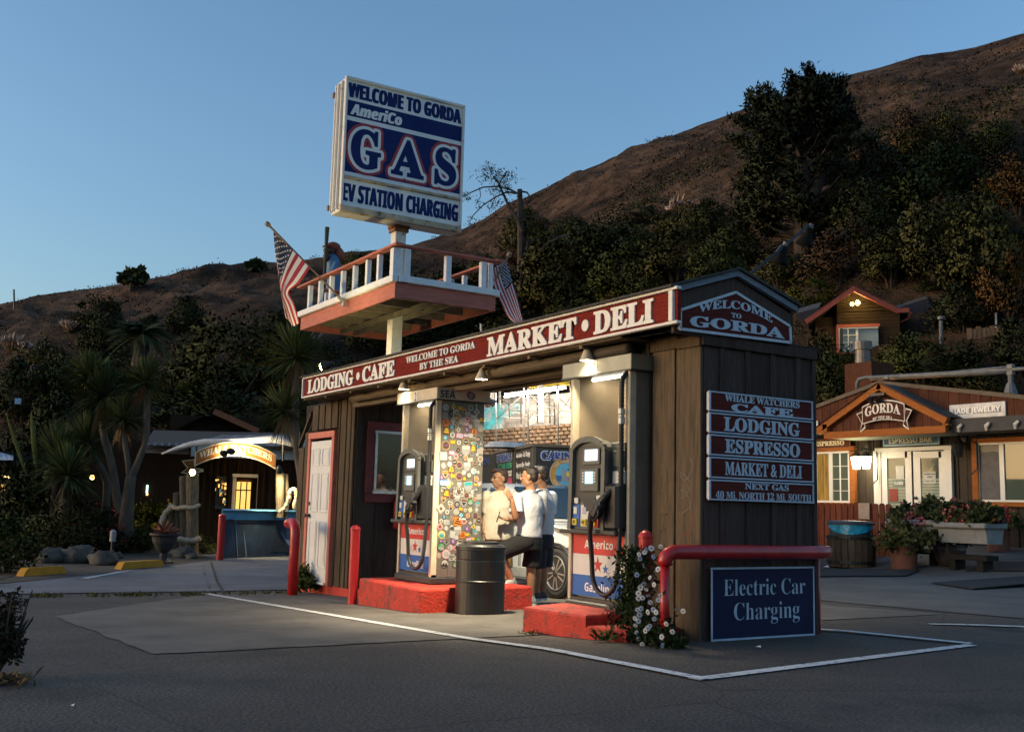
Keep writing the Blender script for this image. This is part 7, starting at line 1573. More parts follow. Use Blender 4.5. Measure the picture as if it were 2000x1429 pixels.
t1, A1, B1, z1_ = trough(1743, 1834, 1014, 1048, YT, 'white planter trough with red geraniums in front of the doors'); t2, A2, B2_, z2_ = trough(1836, 1929, 1020, 1058, YT-.35, 'white planter trough on a dark bench, further from the bin')
for q, lb in (([(1820, 1141), (1900, 1153), (2075, 1136), (2060, 1124)], 'black rubber mat lying askew on the pavement'), ([(1886, 1117), (2040, 1117), (2040, 1100), (1935, 1099)], 'black doormat under the wide window'), ([(1588, 1128), (1770, 1127), (1795, 1115), (1588, 1114)], 'long dark mat in front of the barrel bin')):
    g4 = [gnd(*p) for p in q]; t = thing('floor_mat', lb, 'mat', g4[0], 'rubber mats outside the shop'); b = W(t); b.add([p+Z1*.02 for p in g4]+[p+Z1*.035 for p in g4], [(4, 5, 6, 7), (0, 1, 5, 4), (1, 2, 6, 5), (2, 3, 7, 6), (3, 0, 4, 7)]); part(t, 'rubber', b, mat('mat_rubber', (.015, .015, .016), .9))

# ------------------------------------------------------------------ house up the slope
DH = 41.0
hs_ = thing('hillside_house', 'dark brown house with red trim and a lit gable up the slope', 'house', at(1690, 720, DH)); HB = wood('house_dark_boards', (.036, .024, .016), var=.25, ax='x', rand=.12); RT_ = mat('house_red_trim', (.36, .075, .045), .7, var=.15); RFM = mat('house_roof', (.045, .045, .055), .9, var=.25, scale=6)
Rr = Vector((-ray(1690, 700).y, ray(1690, 700).x, 0)).normalized(); Rr = Rr if Rr.dot(RT) > 0 else -Rr; Fr = Z1.cross(Rr).normalized(); Mr = Matrix((Rr, Fr, Z1)).transposed()
def hb(nm, px0, px1, py0, py1, D, th, m): A, B2 = at(px0, py1, D), at(px1, py0, D); c = (A+B2)/2; b = W(hs_); b.box(c+Fr*th/2, (abs((B2-A).dot(Rr)), th, abs(B2.z-A.z)), Mr); return part(hs_, nm, b, m)
hb('wall', 1634, 1757, 606, 760, DH, 4.5, HB); hb('wall', 1594, 1634, 618, 760, DH+.5, 4, HB); hb('wall', 1757, 1838, 620, 760, DH+2.0, 4, HB)
for k in range(16): hb('wall_board', 1634.3, 1756.7, 607+k*6.2, 612.4+k*6.2, DH-.03, .03, HB)
apx, apy = 1667, 566
O = at(apx, apy, DH); e1 = at(1756, 608, DH); e0 = at(1597, 612, DH)
for k in range(7):
    y0_ = 606-k*6.2; 
    xl = max(1634, apx-(y0_-3-apy)*1.45*1.0); xr = apx+(y0_-3-apy)*2.05
    if xr-xl > 3: hb('gable_board', xl, xr, y0_-5.6, y0_-.2, DH-.03, .3, HB)
for p, q in (((1574, 628), (1667.5, 563.5)), ((1666.5, 563.5), (1752, 606)), ((1750, 606.5), (1775, 605.5))):
    b = W(hs_); b.bar(at(*p, DH-.55), at(*q, DH-.55), .08, .19); part(hs_, 'fascia', b, RT_)
    b = W(hs_); A, B2 = at(*p, DH-.6)+Z1*.1, at(*q, DH-.6)+Z1*.1; b.add([A, B2, B2+Fr*5, A+Fr*5], [(0, 1, 2, 3)]); part(hs_, 'roof', b, RFM)
for q in ([(1745, 604), (1812, 582), (1842, 648), (1768, 622)], [(1556, 612), (1600, 600), (1600, 622), (1560, 626)]):
    b = W(hs_); f = [at(x, y, DH+1.5) for x, y in q]; b.add(f+[p+Fr*2+Z1*.6 for p in f], [(0, 1, 2, 3), (0, 4, 5, 1), (3, 2, 6, 7)]); part(hs_, 'side_roof', b, RFM)
hb('corner_board', 1754, 1757, 610, 665, DH-.06, .06, RT_); b = W(hs_); b.tube([at(1756, 630, DH-.1), at(1774, 622, DH-.2), at(1780, 610, DH-.4)], .04, 8); part(hs_, 'downpipe', b, RT_)
for q in ((1634, 1637.5, 637, 687), (1715, 1718, 637, 687), (1634, 1718, 634, 637.4), (1634, 1718, 686, 689)): hb('window_trim', *q, DH-.10, .1, RT_)
hw = hb('window', 1638, 1715, 638, 686, DH-.06, .03, mat('house_glass', (.15, .19, .22), .1, spec=.9, var=.3, scale=1))
for q in ((1637.5, 1715, 637.4, 640.5), (1637.5, 1715, 683.5, 686), (1637.5, 1640, 640.5, 683.5), (1712.5, 1715, 640.5, 683.5), (1672, 1676, 640.5, 683.5)): o = hb('window_frame', *q, DH-.09, .04, VIN); o.parent = hw
for q in ((1656, 1657.3, 641, 683), (1694, 1695.3, 641, 683), (1646, 1671, 654, 655), (1646, 1671, 668, 669), (1677, 1712, 654, 655), (1677, 1712, 668, 669)): o = hb('glazing_bar', *q, DH-.075, .02, VIN); o.parent = hw
o = hb('dark_room', 1640.2, 1646, 641, 683, DH-.075, .01, HEADD); o.parent = hw
for i, (px, py, e) in enumerate(((1675, 591, 4), (1664, 594, 1.4))):
    P = at(px, py, DH-.35); t = thing('gable_lamp', ['bright flood lamp high on the house gable', 'dimmer second flood lamp on the house gable'][i], 'flood lamp', P, 'flood lamps on the house gable'); b = MB(); BL(b, (0, 0, 0), .085 if i == 0 else .06, 10); part(t, 'bulb', b, mat('lit_yellow_bulb', (1, .8, .3), .4, emit=(1, .72, .22), estr=22), smooth=True); b = MB(); b.tube([Fr*.3, Fr*.06], .03, 6); part(t, 'arm', b, METAL_D)
    l = bpy.data.lights.new('lamp_light', 'POINT'); l.energy = e; l.color = (1, .70, .22); l.shadow_soft_size = .06; lo = bpy.data.objects.new('lamp_light', l); COL.objects.link(lo); lo.parent = t; lo.location = -Fr*.12-Z1*.06
P = at(1838, 655, 38); t = thing('vent_pipe', 'galvanised vent pipe with a cap rising beside the house', 'vent', P); b = W(t); b.tube([at(1838, 680, 38), at(1838, 626, 38)], .07, 8); b.lathe([(.13, 0), (.13, .1), (.05, .14)], at(1838, 624, 38), 10); part(t, 'pipe', b, GALV)
# plank fence and small shed further up
hf = thing('plank_fence', 'tall weathered plank fence on the slope above the shop', 'fence', at(1950, 715, 39)); FW2 = wood('grey_brown_fence', (.15, .105, .07), rand=.25)
for k in range(19):
    x = 1890+k*9.0; D = 39.5-.03*k; A, B2 = at(x, 720, D), at(x+8.4, 640-.55*k+2.5*math.sin(k*2.3), D); c = (A+B2)/2; b = W(hf); b.box(c, (abs((B2-A).dot(Rr)), .03, abs(B2.z-A.z)), Mr); part(hf, 'plank', b, FW2)
sd = thing('garden_shed', 'little dark shed with a gabled roof at the end of the plank fence', 'shed', at(1893, 685, 41)); b = W(sd); A, B2 = at(1870, 690, 41), at(1915, 652, 41); c = (A+B2)/2; b.box(c+Fr, (abs((B2-A).dot(Rr)), 2, abs(B2.z-A.z)), Mr); part(sd, 'wall', b, HB)
for p, q in (((1866, 655), (1889, 636)), ((1889, 636), (1922, 653))):
    b = W(sd); A, B2 = at(*p, 40.8), at(*q, 40.8); b.add([A, B2, B2+Fr*2.4, A+Fr*2.4, A-Z1*.1, B2-Z1*.1], [(0, 1, 2, 3), (4, 5, 1, 0)]); part(sd, 'roof', b, RFM)
for px, y0_, y1_, D, lb in ((1747, 508, 568, 52, 'thin white pole in the trees above the house'), (1946, 610, 642, 39.6, 'short white pipe standing above the plank fence'), (28, 565, 600, 150, 'lone thin post on the left skyline'), (940, 632, 648, 40, 'short white post behind the sign tower platform')):
    t = thing('thin_post', lb, 'post', at(px, y1_, D)); b = W(t); b.tube([at(px, y1_+8, D), at(px-1, y0_, D)], .04*D/50+.01, 6); part(t, 'shaft', b, P_WHT if D < 100 else METAL_D)
# ------------------------------------------------------------------ lamp arm on the near gable of the shelter
P0 = onX(1452, 546, .02); Dg = (P0-CAM).dot(FW); ar = thing('lamp_arm', 'long dark pipe arm reaching up from the shelter gable with two hanging lamps', 'lamp arm', P0)
q0, q1, q2 = P0, at(1520, 491, Dg+.25), at(1579, 440, Dg+.5); b = W(ar); b.tube([q0-RT*.06, q0, q0.lerp(q1, .2), q1, q2], .013, 8); part(ar, 'arm', b, METAL_D, smooth=True)
for (jx, jy), (kx, ky), D in (((1533, 479), (1520, 520), Dg+.3), ((1583, 444), (1572, 474), Dg+.52)):
    A, B2 = at(jx, jy, D), at(kx, ky, D); d = (B2-A).normalized(); b = W(ar); b.lathe([(.012, -.02), (.02, 0), (.03, .03), (.036, .07), (.075, .15), (.08, .17), (0, .171)], A, 14, d); part(ar, 'lamp_shade', b, mat('grey_lamp_shade', (.010, .010, .010), .9, spec=.1, var=.3), smooth=True)
    b = W(ar); b.lathe([(.022, -.03), (.024, .05)], A, 10, d); part(ar, 'lamp_socket', b, GALV)
b = W(ar); b.tube([at(1516, 492, Dg+.24), at(1524, 480, Dg+.25), at(1535, 478, Dg+.28), at(1530, 490, Dg+.28)], .007, 6); part(ar, 'cable', b, GALV)
# ================================================================== VEGETATION
NR = np.random.default_rng(5)
def leafmat(name, col, isl=.2, rough=.65): return mat(name, col, rough, var=.25, scale=1.5, island=isl, spec=.08)
LG = dict(dark=leafmat('dark_green_leaf', (.046, .056, .022)), olive=leafmat('olive_leaf', (.076, .076, .026)), green=leafmat('mid_green_leaf', (.068, .084, .024)), lime=leafmat('yellow_green_leaf', (.105, .11, .016)),
          brown=leafmat('dry_brown_leaf', (.080, .050, .030)), grey=leafmat('grey_brown_leaf', (.072, .055, .042)), russet=leafmat('russet_leaf', (.10, .055, .018)), yucca=leafmat('yucca_leaf', (.062, .082, .03), .35), dead=leafmat('dead_leaf', (.16, .105, .055), .4), pine=leafmat('pine_needles', (.036, .044, .022), .4))
BARK = mat('grey_bark', (.10, .08, .06), .9, var=.35, scale=6, stretch=(1, 1, .4), bump=.6, bscale=25); BARKD = mat('dark_bark', (.05, .038, .03), .9, var=.35, scale=6, bump=.6, bscale=25)
def leaves(C, size, asp=.5, up=.25, jit=1.0):
    """one rhombic leaf per point C: verts and quads"""
    n = len(C); d = NR.normal(size=(n, 3)); d[:, 2] += up; d /= np.linalg.norm(d, axis=1)[:, None]
    e = NR.normal(size=(n, 3)); s = np.cross(d, e); s /= np.linalg.norm(s, axis=1)[:, None]+1e-9
    L = size*(.6+.8*NR.random(n))[:, None] if np.isscalar(size) else (np.asarray(size)*(.6+.8*NR.random(n)))[:, None]
    V = np.stack([C, C+d*L*.5+s*L*asp*.5, C+d*L, C+d*L*.5-s*L*asp*.5], 1).reshape(-1, 3)
    return V, np.arange(4*n).reshape(-1, 4)
def blobpts(n, K, spread=(1, 1, 1), cr=.32, shell=.55, bottom=-.3):
    """points gathered in K clumps inside an ellipsoid"""
    c = NR.normal(size=(K, 3)); c /= np.linalg.norm(c, axis=1)[:, None]; c *= (shell+(1-shell)*NR.random(K))[:, None]; c[:, 2] = np.maximum(c[:, 2], bottom*NR.random(K)); r = cr*(.5+NR.random(K))
    k = NR.integers(0, K, n); p = NR.normal(size=(n, 3)); p /= np.linalg.norm(p, axis=1)[:, None]; p *= (NR.random(n)**.45)[:, None]
    return (c[k]+p*r[k][:, None])*np.array(spread)
def soft(me, V, c=None, up=.35):
    """shade leaf sprays by the rounded form of the whole plant"""
    n = V-(c if c is not None else V.mean(0)); n /= np.linalg.norm(n, axis=1)[:, None]+1e-9; n[:, 2] += up; n += NR.normal(size=n.shape)*.12; n /= np.linalg.norm(n, axis=1)[:, None]
    me.polygons.foreach_set('use_smooth', np.ones(len(me.polygons), bool)); me.normals_split_custom_set_from_vertices(n.tolist()); return me
def crown_me(name, n, K, leaf, m, cr=.32, shell=.55, asp=.5, bottom=-.3, spread=(1, 1, 1)):
    V, Q = leaves(blobpts(n, K, spread, cr, shell, bottom), leaf, asp); return soft(np_mesh(name, V, Q, m), V)
CROWN = {k: [crown_me('crown', 4600, 30, .095, LG[k]) for _ in range(3)] for k in ('dark', 'olive', 'green', 'lime', 'russet', 'brown')}
STEMS = []
for _ in range(3):
    b = MB(); q = random.Random(_)
    for k in range(6):
        a = q.uniform(0, 6.28); b.tube([(0, 0, -1.0), (.12*math.cos(a), .12*math.sin(a), -.45), (.5*math.cos(a), .5*math.sin(a), .25)], [.05, .035, .012], 6)
    STEMS.append(b.mesh('stems', BARKD))
def bush(name, label, P, rx, rz, kind, group=None, cat='shrub', vi=None, mesh=None, sub='foliage', lift=.35):
    t = thing(name, label, cat, P, group); vi = rnd.randrange(3) if vi is None else vi
    for nm, me in ((sub, mesh or CROWN[kind][vi]), ('stems', STEMS[vi])):
        o = bpy.data.objects.new(nm, me); COL.objects.link(o); o.parent = t; o.scale = (rx, rx, rz); o.location = (0, 0, rz*(1-lift)); o.rotation_euler = (0, 0, rnd.uniform(0, 6.28))
    return t
# ---------------- low scrub over the hill, too many to count: three masses
def scrub(name, N, m, sel, leafpx, seed, nl=13):
    rng = np.random.default_rng(seed); pts = []; sz = []
    while len(pts) < N:
        px = rng.uniform(-60, 2060); d = ray(px, 600); az = math.atan2(d.x, d.y); e, Rr_, rb = ridge(az); u = rng.random()**1.4
        r = rb+2+(Rr_+1-rb)*u; x, y = CAM.x+r*math.sin(az), CAM.y+r*math.cos(az)
        w = mnoise.noise(Vector((x*.05, y*.05, seed)))+.5*mnoise.noise(Vector((x*.16, y*.16, seed+3)))
        if u > .955 or rng.random() > sel(u, w, px): continue
        pts.append((x, y, hill_z(x, y)-.0025*r)); sz.append(r)
    C = np.array(pts); S = np.array(sz)*leafpx/2046
    k = np.repeat(np.arange(N), nl); p = rng.normal(size=(N*nl, 3)); p[:, 2] = np.abs(p[:, 2])*.8; P = C[k]+p*(S[k]*1.25)[:, None]
    V, Q = leaves(P, S[k]*.85, .75); return struct(name, soft(np_mesh(name, V, Q, m), V, np.repeat(C[k]-np.array([0, 0, 1.0])*S[k][:, None], 4, 0)), 'stuff')
lerp01 = lambda a, b, x: sstep(a, b, x)
scrub('dry_scrub', 5500, LG['brown'], lambda u, w, px: (.25+.75*lerp01(.25, .5, u))*(1-.75*lerp01(.68, .9, u))*lerp01(-.25, .25, w), 4.0, 1)
scrub('grey_scrub', 4000, LG['grey'], lambda u, w, px: (.4+.6*lerp01(.2, .5, u))*(1-.8*lerp01(.68, .9, u))*lerp01(-.1, .35, w+.05), 3.8, 2)
scrub('green_brush', 8500, LG['olive'], lambda u, w, px: ((1-lerp01(.32, .62, u))*(.35+.65*lerp01(-.3, .1, w)) if px > 900 else .35*(1-lerp01(.1, .35, u))*lerp01(0, .3, w)), 5.0, 3)
scrub('dark_brush', 6500, LG['dark'], lambda u, w, px: ((1-lerp01(.35, .66, u))*lerp01(-.1, .25, w) if px > 850 else .6*(1-lerp01(.05, .38, u))*lerp01(-.1, .3, w)), 5.0, 4)
# ---------------- shrubs and trees that can be told apart on the slope
SH = [  # px, foot y, half width px, height px, kind, label
 (455, 800, 120, 170, 'olive', 'big domed olive-green tree on the lower slope behind the cafe'), (395, 770, 70, 110, 'dark', 'dark shrub against the near side of the big domed tree'), (545, 740, 70, 120, 'dark', 'dark tree between the domed tree and the yucca behind the shelter'),
 (370, 800, 45, 60, 'lime', 'bright yellow-green shrub below the big domed tree'), (440, 865, 120, 110, 'dark', 'dark tree mass directly behind the cafe roof'), (330, 850, 70, 90, 'dark', 'dark shrub behind the near end of the cafe eave'), (560, 850, 60, 110, 'dark', 'dark shrub behind the far end of the cafe roof'),
 (215, 780, 70, 100, 'dark', 'dark shrub under the drooping palm'), (120, 800, 70, 110, 'olive', 'olive shrub behind the cluster of yuccas'), (40, 830, 70, 120, 'dark', 'dark shrub above the verandah roof'), (130, 880, 70, 110, 'dark', 'dark dense shrub between the verandah and the yuccas'), (200, 910, 60, 90, 'dark', 'dark shrub close behind the yucca trunks'), (60, 900, 50, 70, 'dark', 'dark shrub hanging over the verandah posts'), (110, 760, 40, 60, 'olive', 'small olive shrub beside the pampas grass'),
 (700, 540, 45, 45, 'green', 'green bush on the crest behind the carved figure'), (745, 530, 35, 35, 'olive', 'olive bush on the crest beside the sign post'), (1080, 620, 95, 150, 'olive', 'broad olive shrub just beyond the bare tree'), (960, 640, 80, 110, 'dark', 'dark shrub behind the second flag'), (880, 640, 90, 110, 'dark', 'dark shrub behind the railed platform'), (1160, 560, 80, 110, 'dark', 'dark thicket above the word MARKET'),
 (1230, 590, 80, 120, 'green', 'mid-green shrub above the word DELI'), (1320, 560, 80, 110, 'olive', 'olive shrub below the tall pampas plume'), (1240, 500, 70, 80, 'dark', 'dark shrub high above the shelter roof'), (1400, 560, 60, 90, 'green', 'green shrub behind the shelter gable peak'), (1390, 470, 55, 75, 'dark', 'dark shrub at the near side of the tall pine'), (1440, 530, 60, 90, 'dark', 'dark shrub at the foot of the tall pine'), (1130, 480, 50, 60, 'dark', 'small dark shrub on the bare middle slope'), (1060, 470, 40, 45, 'dark', 'small dark bush beyond the top of the bare tree'),
 (1520, 570, 60, 80, 'olive', 'olive shrub behind the lamp arm'), (1580, 620, 55, 80, 'lime', 'yellow-green shrub beside the house roof'), (1640, 560, 80, 100, 'brown', 'brown dry shrub above the house'), (1740, 560, 70, 110, 'olive', 'olive tree above the house roof'), (1690, 470, 70, 110, 'dark', 'dark shrub beyond the far side of the tall pine'), (1770, 430, 80, 120, 'green', 'green shrub on the upper right slope'), (1850, 380, 70, 110, 'green', 'bright green shrub high on the upper right slope'), (1740, 360, 55, 70, 'dark', 'dark shrub high beside the pine crown'),
 (1830, 560, 90, 160, 'olive', 'tall olive tree with pale trunks behind the house'), (1930, 590, 90, 190, 'olive', 'tall olive tree at the edge above the plank fence'), (1990, 420, 60, 110, 'russet', 'russet shrub at the far right edge of the slope'), (1900, 470, 70, 90, 'green', 'green shrub above the plank fence trees'), (1970, 640, 60, 150, 'russet', 'russet tree over the end of the plank fence'), (1880, 650, 60, 90, 'dark', 'dark shrub behind the little shed'), (1950, 330, 50, 50, 'dark', 'small dark shrub near the upper right skyline'),
 (1605, 800, 75, 150, 'dark', 'dark laurel bush between the shelter and the house'), (1640, 760, 40, 70, 'lime', 'yellow-lit bush under the house window'), (1640, 820, 55, 70, 'olive', 'olive bush behind the shop flue'), (1880, 770, 60, 95, 'dark', 'dark drooping bush below the plank fence'), (1800, 755, 85, 100, 'green', 'bright green domed bush in front of the house'), (1990, 740, 65, 110, 'dark', 'dark bush in front of the plank fence'), (1920, 790, 60, 60, 'olive', 'low olive bush over the shop roof'), (1760, 800, 60, 60, 'dark', 'low dark bush behind the shop ridge'),
 (1010, 690, 70, 80, 'dark', 'dark shrub behind the shelter ridge below the bare tree'), (1130, 640, 70, 80, 'dark', 'dark shrub behind the shelter ridge at the word MARKET'), (820, 690, 70, 80, 'dark', 'dark shrub behind the tower post'), (720, 700, 60, 80, 'olive', 'olive shrub behind the word CAFE'), (650, 760, 50, 90, 'dark', 'dark shrub behind the far end of the red sign')]
for px, fy, hw_, h, kind, lb in SH:
    P = hit(px, min(fy, 985)); D = (P-CAM).dot(FW); k = D/2046
    bush('hillside_tree' if h > 115 else 'hillside_shrub', lb, P, hw_*k, h*k*.62, kind, 'shrubs and trees on the slope', 'tree' if h > 115 else 'shrub')
regions = [((905, 1420), (430, 600), 'thicket between sign tower and pine', 34), ((1660, 2010), (280, 600), 'thicket above the house', 40), ((0, 600), (640, 800), 'thicket on the left slope', 26), ((700, 1400), (560, 690), 'thicket low behind the shelter roof', 22)]
q = random.Random(12)
for (xa_, xb_), (ya, yb), lb, n in regions:
    for k in range(n):
        px, py = q.uniform(xa_, xb_), q.uniform(ya, yb); P = hit(px, py); D = (P-CAM).dot(FW); s = D/2046
        if D > 150: continue
        w = q.uniform(24, 55); kd = q.choice(['dark', 'dark', 'olive', 'green', 'olive', 'brown'] if 'left' not in lb else ['dark', 'dark', 'olive'])
        hh = 'upper' if py < ya+(yb-ya)*.36 else 'lower' if py > ya+(yb-ya)*.68 else 'middle'; sz_ = 'small' if w < 34 else 'large' if w > 45 else 'medium'
        bush('hillside_shrub', '%s %s shrub, %s part of the %s' % (sz_, {'dark': 'dark green', 'green': 'mid-green', 'brown': 'brown'}.get(kd, kd), hh, lb), P-Z1*.3, w*s, w*s*q.uniform(.7, 1.15), kd, 'shrubs of the '+lb)
# ---------------- trees on the skyline
def small_tree(px, py, w, h, label, kind='dark'):
    P = hit(px, py+6); D = (P-CAM).dot(FW); k = D/2046; t = thing('skyline_tree', label, 'tree', P); b = MB(); b.tube([(0, 0, -1), (0.2, 0, h*k*.4), (-.2, 0, h*k*.8)], [.35, .25, .1], 6); b.tube([(0, 0, h*k*.1), (-w*k*.6, 0, h*k*.35)], [.2, .08], 5); part(t, 'trunk', b, BARKD)
    V, Q = leaves(blobpts(700, 14, (w*k*.55, w*k*.55, h*k*.42), .34, .5)+np.array([0, 0, h*k*.62]), .9, .7); part(t, 'crown', None, None, me=np_mesh('crown', V, Q, LG[kind])); return t
small_tree(255, 560, 44, 36, 'lone round tree on the left skyline'); small_tree(500, 524, 26, 14, 'small dark tree on the skyline beside the first flag')
# ---------------- tall pine
P = hit(1570, 500); Dp = (P-CAM).dot(FW); kp = Dp/2046; pt = thing('tall_pine', 'tall dark pine with an uneven open crown standing above the shelter gable', 'tree', P)
b = MB(); trunk = [(0, 0, -1), (-.2, 0, 60*kp), (.15, 0, 150*kp), (-.3, 0, 240*kp), (.2, 0, 320*kp)]; b.tube(trunk, [.55, .48, .38, .25, .08], 9); b.tube([(0, 0, 40*kp), (30*kp, 0, 120*kp), (42*kp, 1, 210*kp), (40*kp, 1, 290*kp)], [.4, .32, .22, .06], 8); b.tube([(0, 0, 70*kp), (-35*kp, -1, 150*kp), (-60*kp, -1, 250*kp)], [.35, .26, .06], 8); part(pt, 'trunk', b, BARKD, smooth=True)
q = random.Random(21); b = MB(); pts = []; prof = lambda h: 150*(.55+.45*math.sin(min(1, h/220)*1.9)) if h < 190 else 150*max(.02, 1-((h-190)/175)**2)**.5
for k in range(170):
    h = 45+300*q.random()**.85; a = q.uniform(0, 6.28); R1 = max(20, prof(h))*(.35+.65*q.random()**.5); ox = -15 if h > 200 else 0
    tip = Vector(((math.cos(a)*R1+ox)*kp, math.sin(a)*R1*kp, (h+12+.12*R1)*kp)); base = Vector((0, 0, (h-.25*R1)*kp)); mid = base.lerp(tip, .55)-Z1*R1*kp*.10
    b.tube([base, mid, tip], [.10, .06, .02], 5); 
    for j in range(9): c = mid.lerp(tip, .15+.9*q.random()); pts.append((c.x+q.gauss(0, 7)*kp, c.y+q.gauss(0, 7)*kp, c.z+q.gauss(0, 4)*kp))
for tx, tz, n in ((-100, 262, 40), (-62, 306, 36), (-48, 280, 30), (-12, 318, 40), (26, 350, 46), (58, 335, 36), (76, 300, 26), (-120, 218, 34), (-145, 190, 30), (-165, 165, 22), (110, 255, 26), (-90, 230, 30)):
    for j in range(n): u = q.random(); pts.append(((tx+q.gauss(0, 9)*(1.1-u))*kp, q.gauss(0, 12)*kp, (tz-60+75*u)*kp))
part(pt, 'limbs', b, BARKD, stuff=True); Cc = np.repeat(np.array(pts), 26, 0); Cc = Cc+NR.normal(size=Cc.shape)*np.array([4.4, 4.4, 3.2])*kp; V, Q = leaves(Cc, .30, .34, up=.8); part(pt, 'crown', None, None, me=soft(np_mesh('crown', V, Q, LG['pine']), V, np.array([0, 0, 150*kp])))
# ---------------- bare tree
P = hit(1018, 640); Db = (P-CAM).dot(FW); bt_ = thing('bare_tree', 'nearly bare tree with a snapped top and one leafy branch behind the second flag', 'tree', P)
Zb = lambda x, y, d=0: at(900+x/4.083, 300+y/4.083, Db+d)
def limb_px(b, pts, rs, d=0): b.tube([Zb(x, y, d+i*.15*(1 if d >= 0 else -1)) for i, (x, y) in enumerate(pts)], [r*Db/2046/4.083 for r in rs], 7)
b = W(bt_); limb_px(b, [(470, 1420), (472, 1100), (478, 700), (475, 500), (470, 285)], [30, 27, 26, 25, 20]); part(bt_, 'trunk', b, BARKD)
for pts, rs in (([(490, 620), (430, 480), (370, 390), (330, 300), (300, 230), (260, 190)], [15, 13, 11, 9, 7, 4]), ([(475, 330), (400, 290), (300, 262), (180, 268), (80, 310), (20, 345)], [9, 8, 7, 6, 5, 3]), ([(440, 320), (370, 305), (280, 345), (180, 410), (100, 490), (55, 575)], [8, 7, 6, 5, 4, 2]), ([(480, 540), (380, 515), (240, 515), (150, 580), (100, 640)], [7, 6, 5, 4, 2]), ([(475, 300), (530, 310), (552, 350), (556, 400)], [9, 7, 5, 3]), ([(500, 960), (560, 860), (600, 800), (690, 720), (780, 670), (870, 645)], [20, 18, 16, 14, 11, 8]), ([(490, 900), (520, 780), (535, 700), (600, 690), (700, 665), (810, 655)], [18, 16, 12, 8, 6, 4]), ([(500, 500), (600, 510), (700, 540), (830, 575)], [6, 5, 4, 2]), ([(300, 262), (330, 200), (360, 150)], [6, 4, 2]), ([(150, 270), (158, 340), (120, 410)], [4, 3, 2]), ([(280, 345), (250, 400), (240, 430)], [4, 3, 2])):
    b = W(bt_); limb_px(b, pts, rs); part(bt_, 'limb', b, BARKD if pts[0][1] < 950 else BARK)
tw_ = []
q = random.Random(9)
for (cx, cy, sx, sy, n) in ((230, 130, 45, 30, 60), (240, 180, 55, 25, 60), (370, 180, 45, 35, 60), (300, 230, 45, 30, 40), (370, 270, 30, 30, 26), (280, 300, 50, 20, 36), (50, 350, 40, 25, 34), (140, 400, 25, 20, 14), (300, 400, 40, 20, 28), (80, 540, 30, 25, 14), (250, 430, 18, 12, 10)):
    for k in range(n): p = Zb(cx+q.gauss(0, sx), cy+q.gauss(0, sy), q.gauss(0, .3)); tw_ += [tuple(p-P)]*4
Cc = np.array(tw_)+NR.normal(size=(len(tw_), 3))*.10; V, Q = leaves(Cc, .17, .45); part(bt_, 'sparse_leaves', None, None, me=np_mesh('sparse_leaves', V, Q, LG['pine']))
# ---------------- yuccas
def yucca_mesh(seed, n=260, L=1.0, dead=True):
    q = random.Random(seed); b = MB()
    for k in range(n):
        b.mi = 0; a = q.uniform(0, 6.28); e = q.uniform(-.55, 1.5); d = Vector((math.cos(a)*math.cos(e), math.sin(a)*math.cos(e), math.sin(e))); l = L*q.uniform(.8, 1.05); s = d.cross(Z1).normalized()*l*.034; o = d*.06
        m_ = o+d*l*.55; tip = o+d*l+Vector((0, 0, -.10*l*abs(math.cos(e)))); up = s.cross(d).normalized()*l*.012
        b.add([o-s*.6, o+s*.6, m_+s, tip, m_-s, m_-up], [(0, 1, 2, 5), (5, 2, 3), (0, 5, 4), (5, 3, 4)])
    if dead:
        b.mi = 1
        for k in range(60):
            a = q.uniform(0, 6.28); l = L*q.uniform(.4, .95); o = Vector((math.cos(a)*.09, math.sin(a)*.09, -.05-.35*q.random())); d = Vector((math.cos(a)*.35, math.sin(a)*.35, -1)).normalized(); s = d.cross(Vector((0, 1, .3))).normalized()*.022; b.add([o-s, o+s, o+d*l], [(0, 1, 2)])
    return b.mesh('leaf_rosette', [LG['yucca'], LG['dead']])
YM = [yucca_mesh(s) for s in (1, 2, 3)]
def yucca(label, D, trunks, heads, grp='yucca trees by the cafe'):
    f = trunks[0][0]; P = at(f[0], f[1], D); t = thing('yucca_tree', label, 'yucca', P, grp)
    for tr in trunks:
        b = W(t); pts = [at(p[0], p[1], D+(p[3] if len(p) > 3 else 0)) for p in tr]; PP = []; RR = []
        for i in range(len(pts)-1):
            p0, p1, p2, p3 = [pts[max(0, min(len(pts)-1, i+k))] for k in (-1, 0, 1, 2)]
            for s in range(4): u = s/4; PP.append(.5*((2*p1)+(p2-p0)*u+(2*p0-5*p1+4*p2-p3)*u*u+(3*p1-p0-3*p2+p3)*u**3)); RR.append((tr[i][2]*(1-u)+tr[i+1][2]*u)*D/2046)
        PP.append(pts[-1]); RR.append(tr[-1][2]*D/2046); b.tube(PP, RR, 10); part(t, 'trunk', b, BARK, smooth=True)
    for i, (x, y, R) in enumerate(heads):
        o = bpy.data.objects.new('leaf_rosette', YM[i % 3]); COL.objects.link(o); o.parent = t; o.location = at(x, y, D)-P; o.scale = (R*D/2046,)*3; o.rotation_euler = (rnd.uniform(-.15, .15), rnd.uniform(-.15, .15), rnd.uniform(0, 6.28))
    return t
yucca('largest forked pale-trunked yucca lit from the side in the planting bed', 28, [[(250, 1070, 22), (246, 1030, 15), (252, 960, 11), (256, 930, 10)], [(255, 935, 8), (270, 900, 6.5), (284, 860, 6), (287, 800, 6), (285, 752, 6)], [(254, 940, 7), (250, 905, 5.5), (245, 870, 5), (240, 820, 5)]], [(284, 748, 62), (240, 818, 54)])
